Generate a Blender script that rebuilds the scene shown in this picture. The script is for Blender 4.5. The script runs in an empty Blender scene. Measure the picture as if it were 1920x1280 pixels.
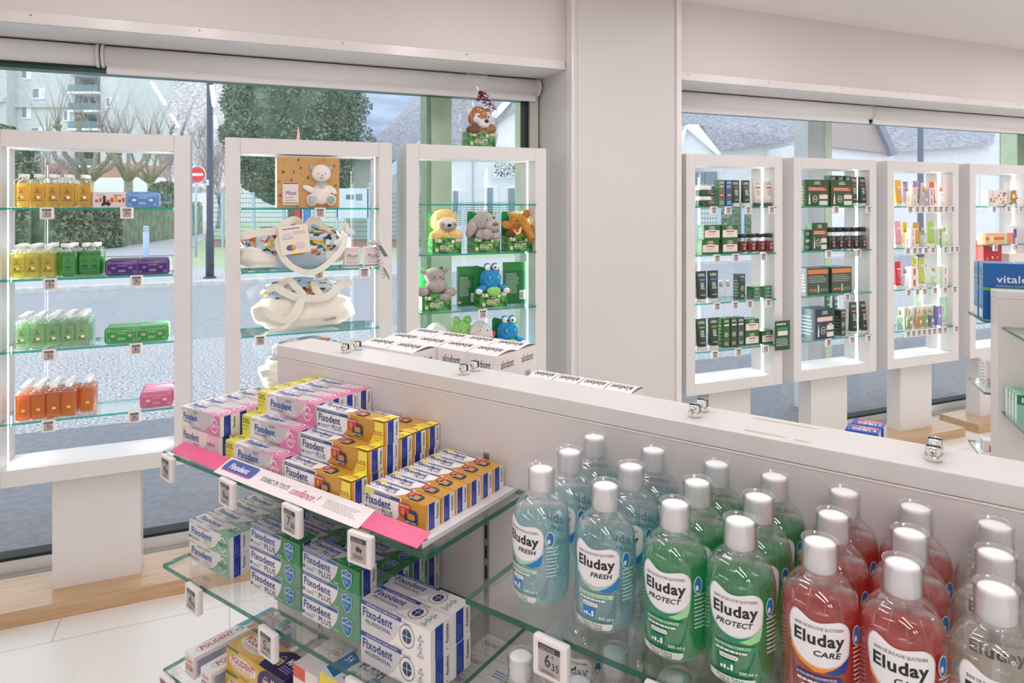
import bpy, bmesh, math, random
from mathutils import Vector, Matrix, noise
from mathutils.geometry import tessellate_polygon
R = math.radians
C = bpy.context.scene.collection
S = bpy.context.scene

# ------------------------------------------------------------------ camera
EYE = 1.6
cam = bpy.data.cameras.new('camera')
cam.sensor_width = 36.0
cam.lens = 1274 / 1920 * 36
cam.shift_y = -257 / 1920
cam.clip_start = 0.02
cam.clip_end = 900
camo = bpy.data.objects.new('camera', cam)
camo.location = (0, 0, EYE)
camo.rotation_euler = (R(90), 0, 0)
C.objects.link(camo)
S.camera = camo

# ------------------------------------------------------------------ world, exposure
S.view_settings.view_transform = 'Standard'
S.view_settings.look = 'None'
S.view_settings.gamma = 1
S.view_settings.exposure = 0.08
S.view_settings.use_curve_mapping = False
S.cycles.transparent_max_bounces = 48
S.cycles.max_bounces = 10
S.cycles.diffuse_bounces = 7
S.cycles.glossy_bounces = 4
S.cycles.transmission_bounces = 8
S.cycles.caustics_reflective = False
S.cycles.caustics_refractive = False
S.cycles.sample_clamp_indirect = 8
S.cycles.use_denoising = True
W_ = bpy.data.worlds.new('overcast_sky')
S.world = W_
W_.use_nodes = True
nt = W_.node_tree
bg = nt.nodes['Background']
tc = nt.nodes.new('ShaderNodeTexCoord')
sp = nt.nodes.new('ShaderNodeSeparateXYZ')
cr = nt.nodes.new('ShaderNodeValToRGB')
nt.links.new(tc.outputs['Generated'], sp.inputs[0])
nt.links.new(sp.outputs[2], cr.inputs[0])
cr.color_ramp.elements[0].color = (0.86, 0.90, 0.95, 1)
cr.color_ramp.elements[1].color = (0.74, 0.83, 0.96, 1)
nt.links.new(cr.outputs[0], bg.inputs[0])
bg.inputs[1].default_value = 1.9

def area_light(name, loc, rot, sx, sy, power, col, parent=None):
    l = bpy.data.lights.new(name, 'AREA')
    l.shape = 'RECTANGLE'
    l.size = sx
    l.size_y = sy
    l.energy = power
    l.color = col
    o = bpy.data.objects.new(name, l)
    o.location = loc
    o.rotation_euler = rot
    C.objects.link(o)
    if parent:
        o.parent = parent
    return o

# ------------------------------------------------------------------ frames of the place
class Frame:
    def __init__(s, ox, oy, deg):
        s.o = (ox, oy)
        s.a = R(deg)
        s.X = (math.cos(s.a), math.sin(s.a))
        s.Y = (-math.sin(s.a), math.cos(s.a))
        s.M = Matrix.Translation((ox, oy, 0)) @ Matrix.Rotation(s.a, 4, 'Z')
    def pt(s, x, y, z):
        return Vector((s.o[0] + x * s.X[0] + y * s.Y[0], s.o[1] + x * s.X[1] + y * s.Y[1], z))
    def xat(s, px, yl):                     # local x of a sight line on the plane y = yl
        u = (px - 960) / 1274
        t = (yl + s.o[0] * s.Y[0] + s.o[1] * s.Y[1]) / (u * s.Y[0] + s.Y[1])
        return (u * t - s.o[0]) * s.X[0] + (t - s.o[1]) * s.X[1]
    def zat(s, px, py, yl):
        u = (px - 960) / 1274
        t = (yl + s.o[0] * s.Y[0] + s.o[1] * s.Y[1]) / (u * s.Y[0] + s.Y[1])
        return EYE + (383 - py) / 1274 * t
G = Frame(-.507, 1.469, -34.93)            # the near gondola: x along it, y into its panel
W = Frame(0, 0, 22.9)                      # the shop front: x along it, y towards the street
H = Frame(1.695, 2.37, -21.7)              # the far gondola
O = Frame(0, 0, 0)

# ------------------------------------------------------------------ materials
MAT = {}
def mat(name, col=(.8, .8, .8), rough=.5, metal=0, emit=0, spec=.5, coat=0, trans=0):
    if name in MAT:
        return MAT[name]
    m = bpy.data.materials.new(name)
    m.use_nodes = True
    b = m.node_tree.nodes['Principled BSDF']
    b.inputs['Base Color'].default_value = (*col, 1)
    b.inputs['Roughness'].default_value = rough
    b.inputs['Metallic'].default_value = metal
    b.inputs['Specular IOR Level'].default_value = spec
    if coat:
        b.inputs['Coat Weight'].default_value = coat
        b.inputs['Coat Roughness'].default_value = .15
    if emit:
        b.inputs['Emission Color'].default_value = (*col, 1)
        b.inputs['Emission Strength'].default_value = emit
    MAT[name] = m
    return m

def hexc(h):
    h = h.lstrip('#')
    v = [int(h[i:i + 2], 16) / 255 for i in (0, 2, 4)]
    return tuple(x / 12.92 if x <= .04045 else ((x + .055) / 1.055) ** 2.4 for x in v)

INK = {}
def ink(h, rough=.35):                      # printed carton colour
    k = (h, rough)
    if k not in INK:
        INK[k] = mat('print_' + h.strip('#') + ('' if rough == .35 else '_%d' % int(rough * 100)), hexc(h), rough)
    return INK[k]

def noise_mat(name, c1, c2, scale=8, rough=.6, detail=4, bump=0, stretch=None, pos=(.35, .65), spec=.5):
    m = bpy.data.materials.new(name)
    m.use_nodes = True
    n = m.node_tree.nodes
    l = m.node_tree.links
    b = n['Principled BSDF']
    t = n.new('ShaderNodeTexCoord')
    mp = n.new('ShaderNodeMapping')
    l.new(t.outputs['Object'], mp.inputs[0])
    if stretch:
        mp.inputs['Scale'].default_value = stretch
    ns = n.new('ShaderNodeTexNoise')
    ns.inputs['Scale'].default_value = scale
    ns.inputs['Detail'].default_value = detail
    l.new(mp.outputs[0], ns.inputs['Vector'])
    r = n.new('ShaderNodeValToRGB')
    r.color_ramp.elements[0].position = pos[0]
    r.color_ramp.elements[1].position = pos[1]
    r.color_ramp.elements[0].color = (*c1, 1)
    r.color_ramp.elements[1].color = (*c2, 1)
    l.new(ns.outputs[0], r.inputs[0])
    l.new(r.outputs[0], b.inputs['Base Color'])
    b.inputs['Roughness'].default_value = rough
    b.inputs['Specular IOR Level'].default_value = spec
    if bump:
        bp = n.new('ShaderNodeBump')
        bp.inputs['Strength'].default_value = bump
        l.new(ns.outputs[0], bp.inputs['Height'])
        l.new(bp.outputs[0], b.inputs['Normal'])
    MAT[name] = m
    return m

def clear_mat(name, tint=(1, 1, 1), body=0, bodycol=None, gloss=1.0, rough=.02, ior=1.45, face=0, transl=.5):
    """clear sheet: straight-through transparency, fresnel reflection and, if asked, a share of milky body colour"""
    m = bpy.data.materials.new(name)
    m.use_nodes = True
    n = m.node_tree.nodes
    l = m.node_tree.links
    n.remove(n['Principled BSDF'])
    out = n['Material Output']
    tr = n.new('ShaderNodeBsdfTransparent')
    tr.inputs[0].default_value = (*tint, 1)
    last = tr.outputs[0]
    if body:
        d = n.new('ShaderNodeBsdfDiffuse')
        d.inputs[0].default_value = (*(bodycol or tint), 1)
        tl = n.new('ShaderNodeBsdfTranslucent')
        tl.inputs[0].default_value = (*(bodycol or tint), 1)
        mm = n.new('ShaderNodeMixShader')
        mm.inputs[0].default_value = transl
        l.new(d.outputs[0], mm.inputs[1])
        l.new(tl.outputs[0], mm.inputs[2])
        mx = n.new('ShaderNodeMixShader')
        mx.inputs[0].default_value = body
        l.new(last, mx.inputs[1])
        l.new(mm.outputs[0], mx.inputs[2])
        last = mx.outputs[0]
    g = n.new('ShaderNodeBsdfGlossy')
    g.inputs[0].default_value = (gloss, gloss, gloss, 1)
    g.inputs['Roughness'].default_value = rough
    fr = n.new('ShaderNodeFresnel')
    fr.inputs[0].default_value = ior
    # the same reflection from either side of the sheet
    geo = n.new('ShaderNodeNewGeometry')
    mi = n.new('ShaderNodeMixShader')
    lw = n.new('ShaderNodeLayerWeight')
    lw.inputs[0].default_value = .5
    pw = n.new('ShaderNodeMath')
    pw.operation = 'POWER'
    pw.inputs[1].default_value = 4
    l.new(lw.outputs['Facing'], pw.inputs[0])
    ml = n.new('ShaderNodeMath')
    ml.operation = 'MULTIPLY_ADD'
    f0 = ((ior - 1) / (ior + 1)) ** 2 + face
    ml.inputs[1].default_value = 1 - f0
    ml.inputs[2].default_value = f0
    l.new(pw.outputs[0], ml.inputs[0])
    l.new(ml.outputs[0], mi.inputs[0])
    n.remove(fr)
    n.remove(geo)
    l.new(last, mi.inputs[1])
    l.new(g.outputs[0], mi.inputs[2])
    l.new(mi.outputs[0], out.inputs[0])
    MAT[name] = m
    return m

WHITE = noise_mat('white_laminate', (.72, .70, .685), (.745, .725, .71), 3, .32)
PANEL = noise_mat('gondola_laminate', (.71, .665, .655), (.73, .685, .675), 2, .38)
WALLP = noise_mat('wall_paint', (.72, .675, .65), (.74, .695, .67), 1.5, .5)
GLOSSW = noise_mat('glossy_white_panel', (.68, .65, .64), (.70, .67, .66), 1, .35, spec=.25)
CEIL = mat('ceiling_paint', (.80, .77, .75), .9)
TRIM = mat('white_trim', (.80, .765, .745), .2)
BLIND = noise_mat('blind_fabric', (.88, .86, .85), (.90, .88, .87), 60, .8)
DARK = mat('dark_gap', (.02, .025, .02), .7)
DGREEN = mat('dark_green_frame', (.01, .07, .05), .35)
ALU = mat('cream_aluminium', (.62, .6, .54), .35)
CHROME = mat('chrome', (.85, .83, .82), .12, 1)
GREYM = mat('grey_metal', (.42, .42, .42), .35, .7)
GREYP = mat('light_grey_metal', (.5, .5, .48), .4, .2)
BLACK = mat('black', (.012, .012, .014), .4)
LED = mat('led_diffuser', (1, .985, .96), .5, emit=5)
WOOD = noise_mat('oak_laminate', (.46, .29, .15), (.60, .41, .24), 5, .28, 6, stretch=(1, 14, 14), pos=(.3, .7))
SG_FACE = clear_mat('shelf_glass', (.975, .99, .985), face=.02)
SG_EDGE = clear_mat('shelf_glass_edge', (.16, .62, .50), body=.5, bodycol=(.07, .46, .36), rough=.1)
SG_EDGE_N = clear_mat('thick_glass_edge', (.12, .42, .32), body=.55, bodycol=(.055, .22, .16), rough=.1)
WINGLASS = clear_mat('window_glass', (.95, .975, .985), face=.03)
PERSPEX = clear_mat('clear_perspex', (.97, .97, .97), body=.06, bodycol=(.9, .9, .9), face=.05)

# ------------------------------------------------------------------ mesh builder
class MB:
    def __init__(s):
        s.v = []
        s.f = []
        s.m = []
        s.mats = []
        s.smooth = []
    def mi(s, m):
        if m not in s.mats:
            s.mats.append(m)
        return s.mats.index(m)
    def add(s, vs, fs, m, smooth=False):
        o = len(s.v)
        k = s.mi(m)
        s.v += [tuple(v) for v in vs]
        for f in fs:
            s.f.append(tuple(i + o for i in f))
            s.m.append(k)
            s.smooth.append(smooth)
    def box(s, x0, x1, y0, y1, z0, z1, m, skip=''):
        if x0 > x1: x0, x1 = x1, x0
        if y0 > y1: y0, y1 = y1, y0
        if z0 > z1: z0, z1 = z1, z0
        vs = [(x, y, z) for z in (z0, z1) for y in (y0, y1) for x in (x0, x1)]
        fs = {'b': (0, 2, 3, 1), 't': (4, 5, 7, 6), 'f': (0, 1, 5, 4), 'k': (2, 6, 7, 3), 'l': (0, 4, 6, 2), 'r': (1, 3, 7, 5)}
        s.add(vs, [fs[k] for k in fs if k not in skip], m)
    def bevbox(s, x0, x1, y0, y1, z0, z1, m, b=.002):
        """box with chamfered long edges"""
        bm = bmesh.new()
        bmesh.ops.create_cube(bm, size=1)
        for v in bm.verts:
            v.co = Vector(((x0 + x1) / 2 + v.co.x * (x1 - x0), (y0 + y1) / 2 + v.co.y * (y1 - y0), (z0 + z1) / 2 + v.co.z * (z1 - z0)))
        bmesh.ops.bevel(bm, geom=bm.edges[:], offset=b, segments=2, affect='EDGES', profile=.6)
        s.bm(bm, m, False)
    def bm(s, bm, m, smooth=True, M=None):
        bm.verts.ensure_lookup_table()
        bm.verts.index_update()
        vs = [(M @ v.co) if M else v.co.copy() for v in bm.verts]
        s.add(vs, [[v.index for v in f.verts] for f in bm.faces], m, smooth)
        bm.free()
    def rings(s, rings, m, cap0=True, cap1=True, smooth=True):
        n = len(rings[0])
        vs = [p for r in rings for p in r]
        fs = []
        for i in range(len(rings) - 1):
            for j in range(n):
                k = (j + 1) % n
                fs.append((i * n + j, i * n + k, (i + 1) * n + k, (i + 1) * n + j))
        if cap0: fs.append(tuple(range(n))[::-1])
        if cap1: fs.append(tuple((len(rings) - 1) * n + j for j in range(n)))
        s.add(vs, fs, m, smooth)
    def lathe(s, prof, m, n=24, cx=0, cy=0, cap0=True, cap1=True, sy=1, smooth=True):
        s.rings([[(cx + r * math.cos(2 * math.pi * j / n), cy + sy * r * math.sin(2 * math.pi * j / n), z) for j in range(n)] for r, z in prof], m, cap0, cap1, smooth)
    def tube(s, pts, r, m, n=8, r2=None, caps=True):
        pts = [Vector(p) for p in pts]
        rs = []
        up = Vector((0, 0, 1))
        for i, p in enumerate(pts):
            d = (pts[min(i + 1, len(pts) - 1)] - pts[max(i - 1, 0)])
            if d.length < 1e-9: d = Vector((0, 0, 1))
            d.normalize()
            a = d.cross(up)
            if a.length < .05: a = d.cross(Vector((0, 1, 0)))
            a.normalize()
            b = a.cross(d)
            q = i / max(1, len(pts) - 1)
            rr = r if r2 is None else r + (r2 - r) * q
            rs.append([p + rr * (math.cos(2 * math.pi * j / n) * a + math.sin(2 * math.pi * j / n) * b) for j in range(n)])
        s.rings(rs, m, caps, caps)
    def ribbon(s, pts, w, th, m, side=None, smooth=True):
        """flat strap of width w along pts; side: width direction (vector or list)"""
        pts = [Vector(p) for p in pts]
        rs = []
        for i, p in enumerate(pts):
            d = (pts[min(i + 1, len(pts) - 1)] - pts[max(i - 1, 0)]).normalized()
            sd = Vector(side[i] if isinstance(side, list) else side)
            sd = (sd - d * sd.dot(d)).normalized()
            nn = d.cross(sd)
            a, b = sd * w / 2, nn * th / 2
            rs.append([p - a - b, p + a - b, p + a + b, p - a + b])
        s.rings(rs, m, smooth=smooth)
    def ell(s, c, r, m, sub=3, rot=None, fuzz=0, fs=60, seed=0, sq=None):
        bm = bmesh.new()
        bmesh.ops.create_icosphere(bm, subdivisions=sub, radius=1)
        Rm = rot.to_matrix().to_4x4() if rot else Matrix.Identity(4)
        for v in bm.verts:
            k = 1
            if fuzz:
                p = v.co * r[0] * fs + Vector((seed * 3.1, seed, 0))
                k += fuzz * (noise.noise(p) + .6 * noise.noise(p * 2.3))
            v.co = Rm @ Vector((v.co.x * r[0] * k, v.co.y * r[1] * k, v.co.z * r[2] * k)) + Vector(c)
        s.bm(bm, m)
    def build(s, name, parent=None, fr=None, loc=None, rz=0):
        me = bpy.data.meshes.new(name)
        me.from_pydata(s.v, [], s.f)
        for m in s.mats:
            me.materials.append(m)
        me.polygons.foreach_set('material_index', s.m)
        me.polygons.foreach_set('use_smooth', s.smooth)
        me.update()
        o = bpy.data.objects.new(name, me)
        C.objects.link(o)
        if parent: o.parent = parent
        if fr is not None:
            p = loc or (0, 0, 0)
            o.location = fr.pt(*p)
            o.rotation_euler = (0, 0, fr.a + rz)
        elif loc:
            o.location = loc
            o.rotation_euler = (0, 0, rz)
        return o

LABELS = {}
def tag(o, label, cat, group=None, kind=None):
    o['label'] = label
    o['category'] = cat
    if group: o['group'] = group
    if kind: o['kind'] = kind
    n = len(label.split())
    if n < 4 or n > 16: print('LABELLEN', n, label)
    if label in LABELS: print('DUPLABEL', label)
    LABELS[label] = 1
    return o
def struct(o):
    o['kind'] = 'structure'
    return o
def empty(name, fr=None, loc=(0, 0, 0), rz=0):
    o = bpy.data.objects.new(name, None)
    o.empty_display_size = .05
    C.objects.link(o)
    if fr:
        o.location = fr.pt(*loc)
        o.rotation_euler = (0, 0, fr.a + rz)
    else:
        o.location = loc
        o.rotation_euler = (0, 0, rz)
    return o
def part(mb, name, parent, label=None):
    o = mb.build(name, parent)
    if label: o['label'] = label
    return o
def kids(o):
    return [c for c in bpy.data.objects if c.parent == o]
KID = {}
def copy_tree(o, parent=None):
    c = o.copy()
    C.objects.link(c)
    c.parent = parent
    if o.name not in KID:
        KID[o.name] = kids(o)
    for ch in KID[o.name]:
        copy_tree(ch, c)
    return c
USED = set()
def place(proto, fr, x, y, z, rz, label, cat, group=None):
    """first use moves the thing itself, later uses copy it with its parts"""
    if proto.name in USED:
        o = copy_tree(proto)
        for k in ('group', 'category', 'label'):
            if k in o: del o[k]
    else:
        USED.add(proto.name)
        if proto.name not in KID: KID[proto.name] = kids(proto)
        o = proto
    o.location = fr.pt(x, y, z)
    o.rotation_euler = (0, 0, fr.a + rz)
    tag(o, label, cat, group)
    return o
ORD = ['first', 'second', 'third', 'fourth', 'fifth', 'sixth', 'seventh', 'eighth', 'ninth', 'tenth']

# ------------------------------------------------------------------ flat artwork
_TX = {}
def text_geo(s, bold=0):
    k = (s, bold)
    if k not in _TX:
        cu = bpy.data.curves.new('t', 'FONT')
        cu.body = s
        cu.size = 1
        cu.resolution_u = 2
        cu.offset = bold * .72
        cu.space_character = 1 + bold * 1.6
        cu.fill_mode = 'FRONT'
        ob = bpy.data.objects.new('t', cu)
        C.objects.link(ob)
        bpy.context.view_layer.update()
        dg = bpy.context.evaluated_depsgraph_get()
        me = bpy.data.meshes.new_from_object(ob.evaluated_get(dg))
        vs = [(v.co.x, v.co.y) for v in me.vertices]
        fs = [tuple(p.vertices) for p in me.polygons]
        bpy.data.objects.remove(ob)
        bpy.data.curves.remove(cu)
        bpy.data.meshes.remove(me)
        if not vs:
            vs, fs = [(0, 0), (1, 0), (1, 1)], [(0, 1, 2)]
        x0 = min(v[0] for v in vs); x1 = max(v[0] for v in vs)
        y0 = min(v[1] for v in vs); y1 = max(v[1] for v in vs)
        _TX[k] = ([((x - x0) / (x1 - x0), (y - y0) / (y1 - y0)) for x, y in vs], fs)
    return _TX[k]

class Art:
    """flat shapes laid on a face: T maps (u, v) in metres and a lift to a point"""
    def __init__(s, mb, T, step=.00012, bend=None):
        s.mb, s.T, s.step, s.k, s.bend = mb, T, step, 1, bend
    def raw(s, vs, fs, m):
        h = s.k * s.step
        s.k += 1
        if s.bend:
            bm = bmesh.new()
            bv = [bm.verts.new((u, v, 0)) for u, v in vs]
            for f in fs:
                try: bm.faces.new([bv[i] for i in f])
                except ValueError: pass
            us = [u for u, v in vs]
            u0, u1 = min(us), max(us)
            x = math.ceil(u0 / s.bend) * s.bend
            while x < u1:
                g = bm.verts[:] + bm.edges[:] + bm.faces[:]
                bmesh.ops.bisect_plane(bm, geom=g, plane_co=(x, 0, 0), plane_no=(1, 0, 0), dist=1e-7)
                x += s.bend
            bm.verts.index_update()
            vs = [(v.co.x, v.co.y) for v in bm.verts]
            fs = [[v.index for v in f.verts] for f in bm.faces]
            bm.free()
        pts = [s.T(u, v, h) for u, v in vs]
        # orient outwards
        a, b, c = (Vector(pts[i]) for i in fs[0][:3])
        out = Vector(s.T(vs[fs[0][0]][0], vs[fs[0][0]][1], h + .01)) - a
        if (b - a).cross(c - a).dot(out) < 0:
            fs = [tuple(f)[::-1] for f in fs]
        s.mb.add(pts, fs, m, bool(s.bend))
    def poly(s, pts, m):
        tr = tessellate_polygon([[Vector((p[0], p[1], 0)) for p in pts]])
        if tr: s.raw(pts, tr, m)
    def rect(s, u, v, w, h, m):
        s.raw([(u, v), (u + w, v), (u + w, v + h), (u, v + h)], [(0, 1, 2, 3)], m)
    def disc(s, u, v, a, b, m, n=20):
        s.raw([(u + a * math.cos(2 * math.pi * i / n), v + b * math.sin(2 * math.pi * i / n)) for i in range(n)], [tuple(range(n))], m)
    def ring(s, u, v, a, b, w, m, a0=0, a1=360, n=24):
        vs, fs = [], []
        for i in range(n + 1):
            t = R(a0 + (a1 - a0) * i / n)
            vs += [(u + a * math.cos(t), v + b * math.sin(t)), (u + (a - w) * math.cos(t), v + (b - w) * math.sin(t))]
            if i: fs.append((2 * i - 2, 2 * i, 2 * i + 1, 2 * i - 1))
        s.raw(vs, fs, m)
    def rrect(s, u, v, w, h, r, m, n=4):
        pts = []
        for cx, cy, a in ((u + w - r, v + r, -90), (u + w - r, v + h - r, 0), (u + r, v + h - r, 90), (u + r, v + r, 180)):
            for i in range(n + 1):
                t = R(a + 90 * i / n)
                pts.append((cx + r * math.cos(t), cy + r * math.sin(t)))
        s.raw(pts, [tuple(range(len(pts)))], m)
    def band(s, lo, hi, m):
        """strip between two polylines of equal length"""
        n = len(lo)
        s.raw(list(lo) + list(hi), [(i, i + 1, n + i + 1, n + i) for i in range(n - 1)], m)
    def text(s, t, u, v, w, h, m, shear=0, bold=0, rot=0):
        vs, fs = text_geo(t, bold)
        if rot == 0:
            s.raw([(u + x * w + shear * y * h, v + y * h) for x, y in vs], fs, m)
        elif rot == 90:
            s.raw([(u + w - y * w, v + x * h) for x, y in vs], fs, m)
        elif rot == 180:
            s.raw([(u + w - x * w, v + h - y * h) for x, y in vs], fs, m)
        else:
            s.raw([(u + y * w, v + h - x * h) for x, y in vs], fs, m)
    def lines(s, u, v, w, h, n, m, seed=1, fill=.45):
        """illegible small print: broken thin bars"""
        rd = random.Random(seed)
        vs, fs = [], []
        for i in range(n):
            y = v + h - (i + .75) * h / n
            x = u
            end = u + w * rd.uniform(.72, 1)
            while x < end:
                L = min(w * rd.uniform(.05, .16), end - x)
                o = len(vs)
                vs += [(x, y), (x + L, y), (x + L, y + h / n * fill), (x, y + h / n * fill)]
                fs.append((o, o + 1, o + 2, o + 3))
                x += L + w * .02
        s.raw(vs, fs, m)

def faces_of(w, d, h, x0=None, y0=None, z0=0):
    """(u, v) frames on the faces of a box centred on x, y and standing on z0"""
    x0 = -w / 2 if x0 is None else x0
    y0 = -d / 2 if y0 is None else y0
    return {
        'front': lambda u, v, k: (x0 + u, y0 - k, z0 + v),
        'back': lambda u, v, k: (x0 + w - u, y0 + d + k, z0 + v),
        'right': lambda u, v, k: (x0 + w + k, y0 + u, z0 + v),
        'left': lambda u, v, k: (x0 - k, y0 + d - u, z0 + v),
        'top': lambda u, v, k: (x0 + u, y0 + v, z0 + h + k),
        'topr': lambda u, v, k: (x0 + w - u, y0 + d - v, z0 + h + k),
    }
def carton(name, w, d, h, base, arts, bevel=True):
    mb = MB()
    if bevel: mb.bevbox(-w / 2, w / 2, -d / 2, d / 2, 0, h, base, min(w, d, h) * .012 + .0002)
    else: mb.box(-w / 2, w / 2, -d / 2, d / 2, 0, h, base)
    F = faces_of(w, d, h)
    for face, fn in arts.items():
        a = Art(mb, F[face])
        fw = {'front': w, 'back': w, 'top': w, 'topr': w, 'left': d, 'right': d}[face]
        fh = {'front': h, 'back': h, 'top': d, 'topr': d, 'left': h, 'right': h}[face]
        fn(a, fw, fh)
    return mb.build(name)

# ================================================================== the room
def at(px, py, t):
    return Vector(((px - 960) / 1274 * t, t, EYE + (383 - py) / 1274 * t))

def tile_floor():
    m = bpy.data.materials.new('floor_tiles')
    m.use_nodes = True
    n = m.node_tree.nodes; l = m.node_tree.links
    b = n['Principled BSDF']
    t = n.new('ShaderNodeTexCoord')
    mp = n.new('ShaderNodeMapping')
    mp.inputs['Location'].default_value = (.584, .055, 0)
    l.new(t.outputs['Object'], mp.inputs[0])
    br = n.new('ShaderNodeTexBrick')
    br.offset = .5
    br.inputs['Scale'].default_value = 1
    br.inputs['Mortar Size'].default_value = .0022
    br.inputs['Mortar Smooth'].default_value = .1
    br.inputs['Brick Width'].default_value = 1.2
    br.inputs['Row Height'].default_value = .6
    br.inputs['Color1'].default_value = (.80, .775, .735, 1)
    br.inputs['Color2'].default_value = (.78, .755, .715, 1)
    br.inputs['Mortar'].default_value = (.50, .44, .38, 1)
    l.new(mp.outputs[0], br.inputs['Vector'])
    l.new(br.outputs['Color'], b.inputs['Base Color'])
    ns = n.new('ShaderNodeTexNoise')
    ns.inputs['Scale'].default_value = 6
    mr = n.new('ShaderNodeMapRange')
    mr.inputs[3].default_value = .22
    mr.inputs[4].default_value = .38
    l.new(ns.outputs[0], mr.inputs[0])
    l.new(mr.outputs[0], b.inputs['Roughness'])
    return m

def wbox(name, x0, x1, y0, y1, z0, z1, m, kind='structure'):
    b = MB()
    b.box(x0, x1, y0, y1, z0, z1, m)
    o = b.build(name, fr=W)
    if kind: o['kind'] = kind
    return o
XL, XR, YB, ZC = -2.6, 8.2, -4.6, 2.757
YF = 3.187                                   # fascia plane
wbox('floor', XL, XR, YB, 3.56, -.06, 0, tile_floor())
wbox('ceiling', XL - .1, XR + .1, YB - .1, YF + .03, ZC, ZC + .1, CEIL)
wbox('wall_left', XL - .1, XL, YB, 3.7, 0, ZC, WALLP)
wbox('wall_right', XR, XR + .1, YB, 3.7, 0, ZC, WALLP)
wbox('wall_back', XL - .1, XR + .1, YB - .1, YB, 0, ZC, WALLP)
# fascias above the windows with their soffits
def fascia(name, x0, x1):
    b = MB()
    b.box(x0, x1, YF, YF + .02, 2.352, ZC, WALLP)
    b.box(x0, x1, YF + .02, 3.50, 2.311, 2.33, mat('soffit_paint', (.88, .87, .86), .5))
    b.box(x0, x1, 3.52, 3.70, 2.31, ZC + .1, WALLP)
    return struct(b.build(name, fr=W))
fascia('wall_front_fascia', XL, 1.653)
fascia('wall_front_fascia', 2.329, XR)
def angle_trim(name, x0, x1):
    b = MB()
    b.bevbox(x0, x1, YF - .006, YF + .022, 2.308, 2.354, TRIM, .002)
    o = struct(b.build(name, fr=W))
    for x in [x0 + .1 + i * .6 for i in range(int((x1 - x0) / .6))]:
        s = MB()
        s.lathe([(.004, 0), (.004, .001)], GREYM, 10)
        k = s.build('screw', o)
        k.location = (x, YF - .0065, 2.34)
        k.rotation_euler = (R(90), 0, 0)
    return o
angle_trim('trim_1', XL, 1.648)
angle_trim('trim_2', 2.334, XR)
# the broad pillar between the two windows
b = MB()
b.box(1.653, 2.329, 3.119, 3.70, 0, ZC, GLOSSW)
struct(b.build('wall_pillar', fr=W))
b = MB()
b.bevbox(1.648, 1.662, 3.110, 3.17, 0, ZC, TRIM, .003)
b.bevbox(1.690, 1.694, 3.113, 3.12, 0, ZC, TRIM, .001)
struct(b.build('trim_3', fr=W))
b = MB()
b.bevbox(2.302, 2.336, 3.107, 3.17, 0, ZC, TRIM, .004)
struct(b.build('trim_4', fr=W))

# windows: frame, glass, sill
def window(name, x0, x1):
    f = MB()
    f.box(x0, x1, 3.50, 3.60, 0, .075, TRIM)
    f.box(x0, x1, 3.515, 3.59, .075, .088, DARK)
    f.box(x0, x1, 3.515, 3.60, 2.187, 2.33, DGREEN)
    f.box(x0, x1, 3.508, 3.515, 2.205, 2.33, DARK)
    f.box(x0, x0 + .05, 3.50, 3.60, .07, 2.30, ALU)
    f.box(x1 - .05, x1, 3.50, 3.60, .07, 2.30, ALU)
    f.box(x0 + .05, x0 + .075, 3.52, 3.58, .07, 2.30, DARK)
    f.box(x1 - .075, x1 - .05, 3.52, 3.58, .07, 2.30, DARK)
    o = struct(f.build(name, fr=W))
    g = MB()
    g.add([(x0 + .07, 3.55, .085), (x1 - .07, 3.55, .085), (x1 - .07, 3.55, 2.19), (x0 + .07, 3.55, 2.19)], [(0, 1, 2, 3)], WINGLASS)
    part(g, 'window_pane', o)
    s = MB()
    s.box(x0, x1, 3.385, 3.50, 0, .012, TRIM)
    s.box(x0, x1, 3.47, 3.50, .012, .03, GREYP)
    part(s, 'window_sill', o)
window('window_1', XL, 1.640)
window('window_2', 2.345, XR)

# roller blinds
def blind(x0, x1, drop, label, name='roller_blind'):
    e = empty(name, W, (x0, 3.50, 2.24))
    L = x1 - x0
    tubem = MB()
    n = 20
    rs = []
    for x in (.014, L - .014):
        rs.append([(x, .049 * math.cos(2 * math.pi * j / n), .02 + .046 * math.sin(2 * math.pi * j / n)) for j in range(n)])
    tubem.rings(rs, BLIND)
    part(tubem, 'fabric_roll', e)
    if drop > 0:
        fb = MB()
        fb.box(.02, L - .02, -.012, -.0105, .02 - drop, .02, BLIND)
        part(fb, 'fabric_drop', e)
        hb = MB()
        hb.bevbox(.018, L - .018, -.021, -.002, .005 - drop, .032 - drop, BLIND, .006)
        part(hb, 'bottom_bar', e)
    for x in (0, L - .012):
        k = MB()
        rr = []
        for xx in (x, x + .012):
            rr.append([(xx, .056 * math.cos(2 * math.pi * j / n), .02 + .053 * math.sin(2 * math.pi * j / n)) for j in range(n)])
        k.rings(rr, TRIM)
        part(k, 'end_bracket', e)
    return tag(e, label, 'blind')
xj1 = W.xat(186, 3.45)
xj2 = W.xat(1641, 3.45)
blind(XL + .02, xj1 - .004, 0, 'cream roller blind rolled right up at the far corner of the long window')
blind(xj1 + .004, 1.636, .065, 'long cream roller blind pulled slightly down over the toy display cases')
blind(2.35, xj2 - .004, .07, 'shorter cream roller blind beside the white pillar')
blind(xj2 + .004, XR - .03, .07, 'cream roller blind above the perfume display cases')
b = MB()
b.box(XL, 1.65, 3.50, 3.522, 2.296, 2.312, DARK)
b.box(2.33, XR, 3.50, 3.522, 2.296, 2.312, DARK)
struct(b.build('trim_5', fr=W))

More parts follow.
